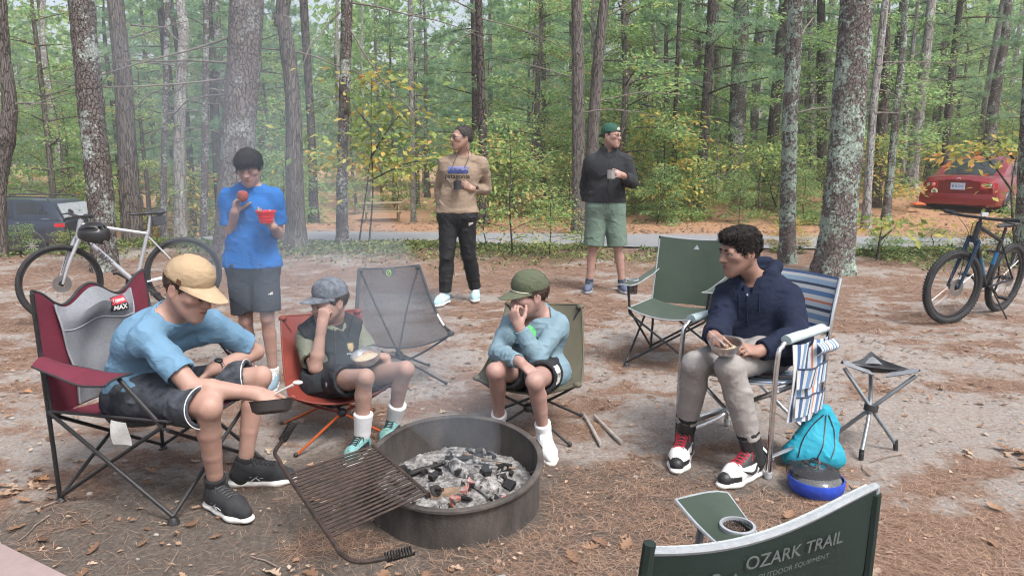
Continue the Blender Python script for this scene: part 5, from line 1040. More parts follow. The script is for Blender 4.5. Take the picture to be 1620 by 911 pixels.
S.cone(j['hipR'], j['hipL'], .115, k=.05); S.cone(j['pel'], j['pel'] + (j['nk'] - j['pel']) * .2, .15, .145, .05, (ff, .76))
cloth('trousers', S, m_p, t, .0045, .07, 43)
m_blkl = mat('black_leather', (.02, .02, .022), .5); m_redl = mat('red_lace', (.42, .02, .04), .7); sw = (m_blkl, [([(.085, .0405, .075), (.10, .0425, .052), (.125, .0435, .045), (.165, .0445, .060), (.19, .040, .072)], [.002, .007, .008, .004, .001])])
for q, d in (('R', dR), ('L', dL)): sock(t, j['an' + q], j['kn' + q], mat('black_sock', (.016, .016, .018), .95), 1.0, .10, .047); shoe(t, j['an' + q], d, .315, m_blkl, m_white, m_redl, toe=m_wl, trim=m_wl, heel=mat('dark_red_leather', (.16, .015, .025), .5), high=.045, side=1 if q == 'R' else -1, sw=sw); dk = unit(j['kn' + q] - j['an' + q]); S = Sdf(.005); S.cone(j['an' + q] + d * .0 - V(0, 0, .01), j['an' + q] + dk * .075, .047, .050, .02); S.cone(j['an' + q] + d * .03, j['an' + q] + dk * .085 + d * .03, .030, .028, .02); S.cut(j['an' + q] + dk * .08, dk); cloth('shoe_collar', S, m_blkl, t, .001, .03)
b = thing('bowl', 'steel bowl in the lap of the boy in the navy hoodie', 'bowl', BOWL5 - V(0, 0, .025)); n = unit(V(-.1, -.2, 1))
MB().lathe([(0, 0), (.048, 0), (.060, .012), (.068, .046), (.074, .048), (.074, .050), (.067, .049), (.058, .014), (.046, .003), (0, .003)], 36, BOWL5 - n * .025, n).out('shell', m_steel, b)
MB().lathe([(0, .020), (.03, .021), (.056, .017), (.060, .014)], 20, BOWL5 - n * .025, n).out('food', mat('oatmeal', (.50, .42, .30), .8), b)
MB().tube([BOWL5 + V(-.005, -.01, .012), BOWL5 + V(-.045, .0, .05), BOWL5 + V(-.075, .01, .075)], [.012, .004, .005], 8, smooth=3, flat=.35).lone('spoon', m_steel, 'steel spoon held over the bowl by the boy in the navy hoodie', 'spoon')

# ================================================================ person 6: man in tan shirt, standing
t = thing('person', 'man in tan long-sleeved shirt and black trousers standing with a dark mug', 'person', (-.53, 7.3, 0)); sc = 1.03
j = dict(anR=P(704, 466, 7.22), knR=P(707, 406, 7.2), anL=P(752, 459, 7.46), knL=P(741, 404, 7.3), pel=P(723, 334, 7.25), hipR=P(710, 339, 7.25), hipL=P(737, 339, 7.25), nk=P(733, 247, 7.25), shR=P(705, 258, 7.25), shL=P(762, 258, 7.25))
j['elR'] = J(j['shR'], 696, 299, .3, 1); j['wrR'] = J(j['elR'], 699, 339, .26, -1); j['elL'] = J(j['shL'], 769, 299, .3, 1); j['wrL'] = J(j['elL'], 747, 299, .26, -1)
H = Head(P(731, 219, 7.2), (-.86, -.50, .06), (.04, .0, 1), 1.0); dR, dL = unit(V(-.45, -1, 0)), unit(V(.05, -1, 0)); j['toeR'], j['toeL'] = dR, dL; sk = skinmat('skin_man', (0.346, 0.226, 0.180)); MUG6 = P(724, 293, j['wrL'][1] - .10)
body(t, j, sc, H, sk, {'R': dict(d=V(.25, -.3, -.9), n=V(1, 0, 0)), 'L': dict(d=unit(MUG6 - j['wrL']) + V(0, .1, .25), n=V(-.1, .85, -.1), curl=(.5, .6, .4), thumb=(.5, .5))}, .007, head_k=dict(lids=.1, nose=1.15))
eyes(t, H, look=(0, 0), brow=(.03, .025, .022)); S = scalp(H, .007, .006).cut(H(0, .058, .062), H.f * .9 - H.u * .4); S.cut(H(0, 0, -.045), -H.u + H.f * .15); S.cut(H(0, .022, .01), H.f * 1 - H.u * .6)
hair(t, H, m_hgry, S, 1800, .028, -H.f * .8 - H.u * .3, 10, .002, .2)
def glasses(t, H, m=m_black):
    g = MB()
    for x in (-1, 1): g.tube([H(x * .031 + .021 * math.cos(a), .108 - .006 * abs(math.cos(a)), .002 + .016 * math.sin(a)) for a in np.linspace(0, 6.283, 18, endpoint=False)], .0022, 5, closed=True); g.tube([H(x * .052, .101, .006), H(x * .072, .08, .008), H(x * .082, -.005, .012)], .002, 5)
    g.tube([H(-.010, .109, .006), H(0, .112, .008), H(.010, .109, .006)], .002, 5); g.out('glasses', m, t)
glasses(t, H); m_ts = fabric('tan_knit', (.255, .195, .145), .85, 700, 0, .07); S = Sdf(.007)
for q in 'RL': arm(S, j, q, sc, .014, 1.95, .004); sleeve_open(S, j, q, 1.93, sc, .032)
torso(S, j, sc, .016, 1.0)
rr, ff, up = torso_frame(j); neckcut(S, j, H, sc); S.cone(j['pel'] + V(0, 0, .1), j['pel'] - V(0, 0, .07), .178, .175, .05, (ff, .70)); S.cut(j['pel'] - V(0, 0, .015), V(0, 0, -1), .4)
sh = cloth('shirt', S, m_ts, t, .007, .11, 51); neckband(t, j, H, m_ts, sc); tr = bvh_of(sh); cc = j['pel'] * .29 + j['nk'] * .71 + ff * .1 + rr * .03
hx = lambda x: .012 * abs(math.sin(x * 70)) + .008 * abs(math.sin(x * 40 + 1))
decal('chest_print', tr, cc + up * .025, -rr, up, [gridpoly(-.10, .10, -.028, .035, None, 16, 6)], mat('print_blue', (.12, .16, .36), .8, var=.3, scale=20, col2=(.24, .24, .42)), t)
decal('chest_print', tr, cc + up * .025, -rr, up, [gridpoly(-.10, .10, -.033, -.012, lambda x, y: (x, y + (y > -.02) * hx(x)), 24, 2)], mat('print_dark', (.03, .05, .16), .8), t, .0045)
decal('chest_print', tr, cc + up * .052, -rr, up, [gridpoly(-.10, .10, -.006, .002, None, 16, 1)], mat('print_violet', (.30, .28, .50), .8), t, .0045)
v, f = text_poly('patagonia', .062, 1.05, .001); decal('chest_lettering', tr, cc - up * .038, -rr, up, [(v, f)], m_black, t)
g = MB(); g.tube([H(-.06, -.02, -.08), j['nk'] + ff * .085 - rr * .06 - up * .0, cc + ff * .04 - rr * .06 + up * .045], .003, 5, smooth=4); g.tube([H(.06, -.02, -.08), j['nk'] + ff * .085 + rr * .06 - up * .0, cc + ff * .04 + rr * .06 + up * .045], .003, 5, smooth=4); co = g.out('eyewear_cord', m_black, t)
g = MB()
for x in (-1, 1): g.tube([cc + ff * .045 + rr * (x * .030 + .022 * math.cos(a)) + up * (.02 + .015 * math.sin(a)) for a in np.linspace(0, 6.283, 16, endpoint=False)], .002, 5, closed=True)
g.out('sunglasses', mat('blue_frame', (.02, .04, .14), .4), co)
m_bp = fabric('black_trouser_weave', (.016, .017, .02), .7, 500); S = Sdf(.007)
for q in 'RL': leg(S, j, q, sc, .018, 1.96, .012, .03); leg_open(S, j, q, 1.92, sc, .04)
S.cone(j['hipR'], j['hipL'], .122, k=.04); S.cone(j['pel'], j['pel'] + V(0, 0, .06), .165, .16, .04, (ff, .74))
so_ = cloth('trousers', S, m_bp, t, .006, .10, 53); decal('trouser_logo', so_, j['hipL'] * .75 + j['knL'] * .25 + V(.05, -.1, .02), (1, 0, 0), (0, 0, 1), [gridpoly(-1, 1, -1, 1, lambda a, q: (.022 * a, .012 * q * (1 - .5 * a) + .006 * a), 4, 4)], m_white, t)
m_lb = mat('light_blue_mesh', (.34, .56, .64), .75, var=.15, scale=40)
for q, d in (('R', dR), ('L', dL)): shoe(t, j['an' + q], d, .29, m_lb, m_white, m_wl, side=1 if q == 'R' else -1, trim=mat('pale_overlay', (.55, .68, .72), .6), gz0=0.005)
ax = unit(j['wrL'] - j['elL']); ring_band(t, j['wrL'] - ax * .035, ax, .036, .024, m_black, 'watch', dial=V(0, -1, .2)); 
def mug(c, r, h, m, label, hd):
    b = thing('mug', label, 'mug', V(*c) - V(0, 0, h / 2)); MB().lathe([(0, 0), (r, 0), (r, h), (r + .001, h + .001), (r - .003, h), (r - .003, .004), (0, .004)], 24, V(*c) - V(0, 0, h / 2)).out('shell', m, b); c = V(*c); hd = unit(hd)
    MB().tube([c + hd * r + V(0, 0, h * .32), c + hd * (r + .022) + V(0, 0, h * .28), c + hd * (r + .026), c + hd * (r + .02) - V(0, 0, h * .28), c + hd * r - V(0, 0, h * .3)], .0035, 6, smooth=4).out('handle', m, b)
mug(MUG6, .040, .085, mat('dark_mug_enamel', (.03, .03, .034), .35), 'dark mug in the hand of the man in the tan shirt', (-1, -.3, 0))

# ================================================================ person 7: man in black fleece, standing
t = thing('person', 'man in black fleece, sage shorts and backward green cap holding a steel mug', 'person', (1.03, 7.9, 0)); sc = 1.04; Y0 = 7.9
j = dict(anR=P(932, 446, Y0), knR=P(939, 390, Y0 - .02), anL=P(984, 447, Y0), knL=P(977, 390, Y0 - .02), pel=P(958, 324, Y0), hipR=P(944, 329, Y0), hipL=P(972, 329, Y0), nk=P(963, 244, Y0), shR=P(936, 255, Y0), shL=P(989, 254, Y0))
j['elR'] = J(j['shR'], 926, 294, .3, 1); j['wrR'] = J(j['elR'], 931, 332, .26, -1); j['elL'] = P(1000, 289, 7.86); j['wrL'] = P(986, 278, 7.62)
H = Head(P(967, 216, Y0 - .04), (.74, -.66, .02), (.02, .02, 1), 1.0); dR, dL = unit(V(-.25, -1, 0)), unit(V(.12, -1, 0)); j['toeR'], j['toeL'] = dR, dL; sk = skinmat('skin_man_pale', (0.367, 0.242, 0.202)); MUG7 = P(967, 276, j['wrL'][1] - .05)
body(t, j, sc, H, sk, {'R': dict(d=V(.25, -.3, -.9), n=V(1, 0, 0)), 'L': dict(d=unit(MUG7 - j['wrL']) + V(0, .0, .15), n=V(-.2, .8, -.3), curl=(1.0, 1.2, .7), thumb=(.5, .5))}, .006, head_k=dict(lids=.0, nose=1.05, jaw=1.05))
eyes(t, H, look=(.1, 0), brow=(.07, .05, .04)); glasses(t, H, mat('dark_wire', (.10, .09, .085), .4, .6)); m_gr = fabric('green_canvas', (.028, .085, .06), .9, 500); o, Q = cap(t, H, m_gr, m_gr, .10, back=True, blen=.06, bdrop=.5)
MB().sheet(lambda u, w: Q((u - .5) * .062, -math.sqrt(max(0, 1 - ((u - .5) * .062 / .08) ** 2)) * .1085, .020 + w * .03 * math.sqrt(max(0, 1 - (2 * u - 1) ** 2))), 12, 5, .002).out('strap_opening', mat('skin_gap', (.44, .36, .33), .6), o)
hair(t, H, m_hgry, scalp(H, .004).cut(H(0, .03, 0), H.f).cut(H(0, 0, -.03), -H.u), 700, .012, -H.u, 11, .001, .1, cutfn=lambda p, n: ((p - H.c) @ H.u < .04))
m_f = mat('charcoal_fleece', (.017, .019, .023), .95, var=.3, scale=60, bump=.5, bscale=300, bdist=.002, sheen=0); S = Sdf(.007)
for q in 'RL': arm(S, j, q, sc, .022, 1.95, .006); sleeve_open(S, j, q, 1.93, sc, .034)
torso(S, j, sc, .024, 1.03, .06)
rr, ff, up = torso_frame(j); ax = unit(H(0, -.018, -.06) - j['nk']); S.cone(j['pel'] + V(0, 0, .12), j['pel'] + V(0, 0, .02), .19, .182, .05, (ff, .72))
S.cone(j['nk'] - ax * .02, j['nk'] + ax * .055, .092, .088, .03); S.ell(j['nk'] - ff * .07 + ax * .06, [.07, .035, .05], [rr, ff, up], .03); S.cut(j['nk'] + ax * .095, ax, .12); S.cone(j['nk'] - ax * .02, j['nk'] + ax * .14, .066, .074, .006, None, True); S.cone(j['nk'] + ax * .07 + ff * .07, j['nk'] + ax * .0 + ff * .10, .026, .008, .01, None, True)
S.cut(j['pel'] + V(0, 0, .03), V(0, 0, -1), .4)
fl = cloth('fleece_jacket', S, m_f, t, .007, .12, 61); tr = bvh_of(fl)
zz = [np.array(h[0]) + ff * .003 for h in (tr.ray_cast(Vector(j['nk'] * (1 - q) + j['pel'] * q + ff * .4), Vector(-ff)) for q in np.linspace(.18, .85, 10)) if h[0] is not None]; MB().tube(zz, .005, 5).out('zipper', m_black, fl)
for s_ in (-1, 1):
    zz = [np.array(h[0]) + ff * .003 for h in (tr.ray_cast(Vector(j['nk'] * (1 - q) + j['pel'] * q + ff * .4 + rr * s_ * (.12 + .02 * q)), Vector(-ff)) for q in np.linspace(.52, .84, 6)) if h[0] is not None]; MB().tube(zz, .004, 5).out('pocket_zipper', m_black, fl)
S = Sdf(.006); S.cone(j['nk'] - ax * .05, j['nk'] + ax * .02, .066, .062, .02); S.cut(j['nk'] + ax * .02, ax); cloth('undershirt', S, mat('navy_knit', (.02, .03, .06), .9), t, .001, .03)
m_sg = fabric('sage_weave', (.125, .18, .145), .8, 500, 0, .08); S = Sdf(.007)
for q in 'RL': leg(S, j, q, sc, .026, 1.0, .034, .03); leg_open(S, j, q, .985, sc, .082)
S.cone(j['hipR'], j['hipL'], .122, k=.04); S.cone(j['pel'], j['pel'] + V(0, 0, .1), .168, .16, .04, (ff, .74))
so_ = cloth('shorts', S, m_sg, t, .006, .10, 63); tr = bvh_of(so_)
for q, e in (('R', 1), ('L', -1)):
    zz = [np.array(h[0]) + V(0, -.002, 0) for h in (tr.ray_cast(Vector(j['kn' + q] + V(x * e, -.4, .10 + .05 * abs(x) / .1)), Vector((0, 1, 0))) for x in np.linspace(-.09, .08, 8)) if h[0] is not None]; MB().tube(zz, .002, 4).out('seam', m_sg, so_)
for x in (-.006, .008): MB().tube([j['pel'] + V(x, -.145, .04), j['pel'] + V(x * 1.6, -.165, .0), j['pel'] + V(x * 2, -.165, -.05)], .003, 5, smooth=3).out('drawcord', m_black, so_)
m_nv = mat('slate_blue_mesh', (.075, .095, .15), .75, var=.25, scale=40)
for q, d in (('R', dR), ('L', dL)): sock(t, j['an' + q], j['kn' + q], mat('navy_sock', (.03, .04, .08), .95), 1.0, .04); shoe(t, j['an' + q], d, .30, m_nv, mat('grey_sole', (.28, .28, .30), .7), m_black, side=1 if q == 'R' else -1, gz0=.005)
mug(MUG7, .042, .088, m_steel, 'brushed steel mug in the hand of the man in the black fleece', (1, -.2, 0))
# ================================================================ fire ring with swing-out grate
TILT = math.tan(R(8.0))
def RG(x, y, z): return V(RING[0] + x, RING[1] + y, z + y * TILT)       # ring frame, leaning towards the viewer
m_rust, t_, b_, o_ = nt('rusty_ring_steel')
f1 = ntex(t_, 7, 6, .7, (1, 1, .35)); f2 = ntex(t_, 120, 4, .7)
t_.links.new(mixc(t_, ramp(t_, f2, [(.45, 0), (.7, .6)]), ramp(t_, f1, [(.3, (.022, .020, .019)), (.5, (.070, .060, .054)), (.75, (.14, .12, .108))]), (.05, .042, .038)), b_.inputs['Base Color']); b_.inputs['Roughness'].default_value = .85; b_.inputs['Metallic'].default_value = .15; bumpn(t_, b_, f2, .6, .004)
m_grate = mat('rusty_grate_iron', (.040, .032, .030), .7, .35, .5, 25, .5, 220, .002, col2=(.085, .055, .045)); m_soot = mat('soot_iron', (.022, .021, .021), .7, .3, .3, 30)
ring = thing('fire_ring', 'rusty steel fire ring holding smoking embers', 'fire ring', (RING[0], RING[1], 0)); RR, RH = .362, .205; n = 96
def band(prof, name, m, dents=0):
    v = []; a = np.linspace(0, 2 * math.pi, n, endpoint=False)
    for r, z in prof:
        for q in a: rr_ = r + dents * (math.sin(3 * q + 1) * .5 + math.sin(7 * q) * .3); v.append(RG(rr_ * math.cos(q), rr_ * math.sin(q), z))
    f = [(i * n + k, i * n + (k + 1) % n, (i + 1) * n + (k + 1) % n, (i + 1) * n + k) for i in range(len(prof) - 1) for k in range(n)]
    return obj(name, v, f, m, ring, auto=50)
band([(RR, -.10), (RR, .0), (RR, .08), (RR, RH), (RR - .006, RH), (RR - .006, .1), (RR - .006, -.10)], 'wall', m_rust, .003)
band([(RR - .008, RH - .004), (RR - .008, RH + .006), (RR + .004, RH + .011), (RR + .018, RH + .007), (RR + .019, RH - .002), (RR, RH - .004)], 'rim', m_rust, .003)
RZ = RH + .016
gA, gB, gC, gD = P(590, 717, 2.95), P(677, 791, 2.62), P(455, 769, 2.80), P(523, 856, 2.39)   # inner rail ends, outer rod ends
gA[2] = .265; gB[2] = .205; gC[2] = .205; gD[2] = .150
gr = MB().tube([gA, gB], .008, 8).out('grate', m_grate, ring)
for k in range(20):
    u = (k + .3) / 19.6; a = gA + (gB - gA) * u; b = gC + (gD - gC) * u; MB().tube([a, b], .0054, 6).out('bar', m_grate, gr)
rod = unit(gD - gC); side = unit(gC - gA)
h1 = [gC - rod * .02, gC - rod * .10 - V(.0, 0, -.01), gC - rod * .16 + V(.0, 0, .02), gC - rod * .18 + V(.03, .02, .05), gC - rod * .20 + V(.055, .05, .075)]
h2 = [gD + rod * .02, gD + rod * .10, gD + rod * .15 + V(.03, 0, 0), gD + rod * .17 + V(.09, .01, .01), gD + rod * .16 + V(.17, .04, .01)]
MB().tube([h1[4], h1[3], h1[2], h1[1], gC, gD, h2[1], h2[2], h2[3], h2[4]], .0085, 8, smooth=5).out('handle_rod', m_grate, gr)
for hp in (h1[-2:], h2[-2:]):
    ax = unit(hp[1] - hp[0]); x, y, d = frame_of(ax); L = .10; MB().tube([hp[1] - d * .05 + d * L * q / 90 + (x * math.cos(q * .7) + y * math.sin(q * .7)) * .016 for q in range(91)], .0032, 5).out('coil_grip', m_soot, gr)
hg = gB + V(.03, .015, .005); MB().lathe([(0, 0), (.024, 0), (.024, .006), (0, .006)], 18, hg, (.55, -.6, .6)).out('hinge_washer', m_soot, ring); MB().tube([hg - V(.02, -.02, .0), hg + V(.03, -.03, .02)], .008, 8).out('hinge_pin', m_grate, ring)
MB().tube([RG(RR - .01, .02, .135), RG(RR - .035, .02, .13)], .007, 8).out('lug', m_grate, ring)
# ash bed
m_ash, t_, b_, o_ = nt('wood_ash'); f1 = ntex(t_, 26, 8, .75); t_.links.new(ramp(t_, f1, [(.28, (.025, .023, .022)), (.44, (.12, .115, .11)), (.56, (.30, .29, .28)), (.74, (.62, .60, .59))]), b_.inputs['Base Color']); b_.inputs['Roughness'].default_value = 1; bumpn(t_, b_, f1, .9, .015)
g = np.linspace(-.355, .355, 90); v = []; idx = {}
for i, x in enumerate(g):
    for k, y in enumerate(g):
        if x * x + y * y < .352 ** 2:
            z = .035 + .06 * math.exp(-((x - .05) ** 2 + (y - .02) ** 2) / .035) + .03 * float(fbm(x * 12, y * 12, 4, 3)) + .02 * float(fbm(x * 40, y * 40, 3, 5)); idx[i, k] = len(v); v.append(RG(x, y, z))
f = [(idx[i, k], idx[i + 1, k], idx[i + 1, k + 1], idx[i, k + 1]) for i in range(89) for k in range(89) if all(q in idx for q in ((i, k), (i + 1, k), (i + 1, k + 1), (i, k + 1)))]
lone('ash_bed', v, f, m_ash, 'bed of pale grey wood ash inside the fire ring', 'ash', kind='stuff')
# charred sticks, logs and coals
m_char, t_, b_, o_ = nt('charred_wood'); f1 = ntex(t_, 18, 7, .75); t_.links.new(ramp(t_, f1, [(.32, (.015, .014, .014)), (.45, (.08, .075, .07)), (.53, (.32, .31, .30)), (.72, (.60, .58, .57))]), b_.inputs['Base Color']); b_.inputs['Roughness'].default_value = .95; bumpn(t_, b_, ntex(t_, 60, 5, .7), .9, .008)
m_ember, t_, b_, o_ = nt('glowing_ember'); f1 = ntex(t_, 70, 4, .7); t_.links.new(ramp(t_, f1, [(.4, (.12, .03, .02)), (.7, (.5, .45, .43))]), b_.inputs['Base Color']); t_.links.new(ramp(t_, f1, [(.34, (1, .12, .04)), (.48, (0, 0, 0))]), b_.inputs['Emission Color']); b_.inputs['Emission Strength'].default_value = .7
m_ashl = mat('ash_coated_lump', (.34, .33, .32), 1, var=.5, scale=50, bump=.6, bscale=120)
m_bwood = mat('browned_wood', (.22, .15, .10), .9, var=.5, scale=30, bump=.5, bscale=90)
rl = random.Random(3)
def log(a, b, r, m, label, r2=None, n=9):
    a = RG(*a); b = RG(*b); x, y, d = frame_of(b - a); pts = [a + (b - a) * q / 7 + x * rl.uniform(-.004, .004) + y * rl.uniform(-.004, .004) for q in range(8)]; v = []; N = 10
    for i, p in enumerate(pts):
        for k in range(N): an = k * 6.283 / N; rr_ = (r + ((r2 or r) - r) * i / 7) * rl.uniform(.8, 1.15); v.append(p + rr_ * (x * math.cos(an) + y * math.sin(an)))
    f = [(i * N + k, i * N + (k + 1) % N, (i + 1) * N + (k + 1) % N, (i + 1) * N + k) for i in range(7) for k in range(N)] + [tuple(range(N))[::-1], tuple(range(7 * N, 8 * N))]
    return lone('charred_log', v, f, m, label, 'log', 'logs in the fire ring')
log((-.02, .10, .12), (.17, -.10, .11), .034, m_char, 'ash-coated charred log lying across the middle of the embers')
log((-.10, -.075, .085), (.02, -.06, .085), .030, m_bwood, 'short brown log stub at the left of the embers')
log((.16, -.12, .085), (.30, -.04, .085), .022, m_char, 'pale ash-covered stick at the right of the embers', .016)
log((-.22, .08, .085), (-.02, .20, .085), .014, m_soot, 'black charred stick at the back left of the embers', .008)
log((.02, .24, .09), (.26, .10, .10), .009, m_bwood, 'thin brown twig leaning at the back of the ash', .005)
log((-.05, .18, .10), (.12, .22, .09), .013, m_soot, 'black charred stick at the back of the ash heap', .01)
coals = []
def chunk(c, s, m, sd):
    r_ = np.random.default_rng(sd); v = np.array([(x, y, z) for x in (-1, 1) for y in (-1, 1) for z in (-1, 1)], float) * [s * r_.uniform(.7, 1.6), s * r_.uniform(.5, .9), s * r_.uniform(.35, .7)] * r_.uniform(.6, 1.15, (8, 3)); a = r_.uniform(0, 3.14); b_ = r_.normal(0, .3); ca, sa = math.cos(a), math.sin(a)
    v = v @ np.array([[ca, sa, 0], [-sa, ca, b_], [0, 0, 1]]); return lone('coal', v + RG(*c), [(0, 1, 3, 2), (4, 6, 7, 5), (0, 4, 5, 1), (2, 3, 7, 6), (0, 2, 6, 4), (1, 5, 7, 3)], m, None, None, smooth=False)
for q in range(96):
    a = rl.uniform(0, 6.28); r_ = .30 * math.sqrt(rl.random()); x, y = r_ * math.cos(a), r_ * math.sin(a); z = .045 + .06 * math.exp(-((x - .05) ** 2 + (y - .02) ** 2) / .035) + .028
    hot = x > -.10 and -.24 < y < -.03 and rl.random() < .22; o = chunk((x, y, z), rl.uniform(.010, .024), m_ember if hot else (m_char if rl.random() < .455 else m_soot), q)
    qd = ('front' if y < -.1 else ('back' if y > .1 else 'middle')) + (' left' if x < -.1 else (' right' if x > .1 else ' centre')); tag(o, ('glowing orange-red coal' if hot else 'small charred grey lump') + ' in the %s of the ash bed' % qd, 'coal', ('glowing coals' if hot else 'charred lumps') + ' in the %s of the ash' % qd)
# two sticks on the ground
m_stick = mat('grey_stick_bark', (.30, .27, .25), .9, var=.3, scale=40, bump=.5, bscale=120)
for (a, b, c), lab in ((((924, 659), (935, 682), (951, 708)), 'left one of the two bare grey sticks lying by the fire ring'), (((940, 660), (960, 683), (983, 703)), 'right one of the two bare grey sticks lying by the fire ring')):
    MB().tube([G(*a) + V(0, 0, .012), G(*b) + V(.006, 0, .014), G(*c) + V(0, 0, .012)], [.009, .011, .010], 8, smooth=5).lone('stick', m_stick, lab, 'stick', 'bare sticks by the ring')

# ================================================================ camp chairs
# black mesh chair: see-through net
m_net, t_, b_, o_ = nt('black_net'); b_.inputs['Base Color'].default_value = (.025, .025, .028, 1); b_.inputs['Roughness'].default_value = .7
tcn = node(t_, 'ShaderNodeTexCoord'); wv = node(t_, 'ShaderNodeTexVoronoi', Scale=210.0, feature='DISTANCE_TO_EDGE'); t_.links.new(tcn.outputs['Object'], wv.inputs['Vector']); tp = node(t_, 'ShaderNodeBsdfTransparent'); mx = node(t_, 'ShaderNodeMixShader')
t_.links.new(ramp(t_, wv.outputs['Distance'], [(.05, .15), (.12, .82)]), mx.inputs[0]); t_.links.new(b_.outputs[0], mx.inputs[1]); t_.links.new(tp.outputs[0], mx.inputs[2]); t_.links.new(mx.outputs[0], o_.inputs[0])
m_btube = mat('black_tube_steel', (.022, .022, .024), .35, .2, .2); m_gtube = mat('grey_tube_steel', (.23, .25, .27), .4, .5, .12); m_alu = mat('polished_aluminium', (.68, .68, .69), .24, 1, .06, 30)
m_green = mat('green_polyester', (.032, .052, .036), .85, var=.12, scale=6, bump=.3, bscale=500, sheen=.1); m_dgreen = mat('dark_green_polyester', (.006, .017, .013), .85, var=.12, scale=6, bump=.3, bscale=500); m_trim = mat('grey_webbing', (.28, .30, .32), .8, var=.15, scale=60, bump=.4, bscale=400)
m_maroon = mat('maroon_polyester', (.125, .013, .030), .75, var=.15, scale=8, bump=.3, bscale=500); m_gmesh = mat('grey_padded_mesh', (.19, .20, .22), .85, var=.12, scale=90, bump=.6, bscale=420); m_bweb = mat('black_webbing', (.025, .025, .028), .8, var=.2, scale=80)
def bil(a, b, c, d):        # a,b along u at v=0 ; d,c at v=1
    a, b, c, d = (V(*x) for x in (a, b, c, d)); return lambda u, v: (a * (1 - u) + b * u) * (1 - v) + (d * (1 - u) + c * u) * v
def edge(mbname, pts, r, m, par): MB().tube(pts, r, 6, smooth=3).out(mbname, m, par)
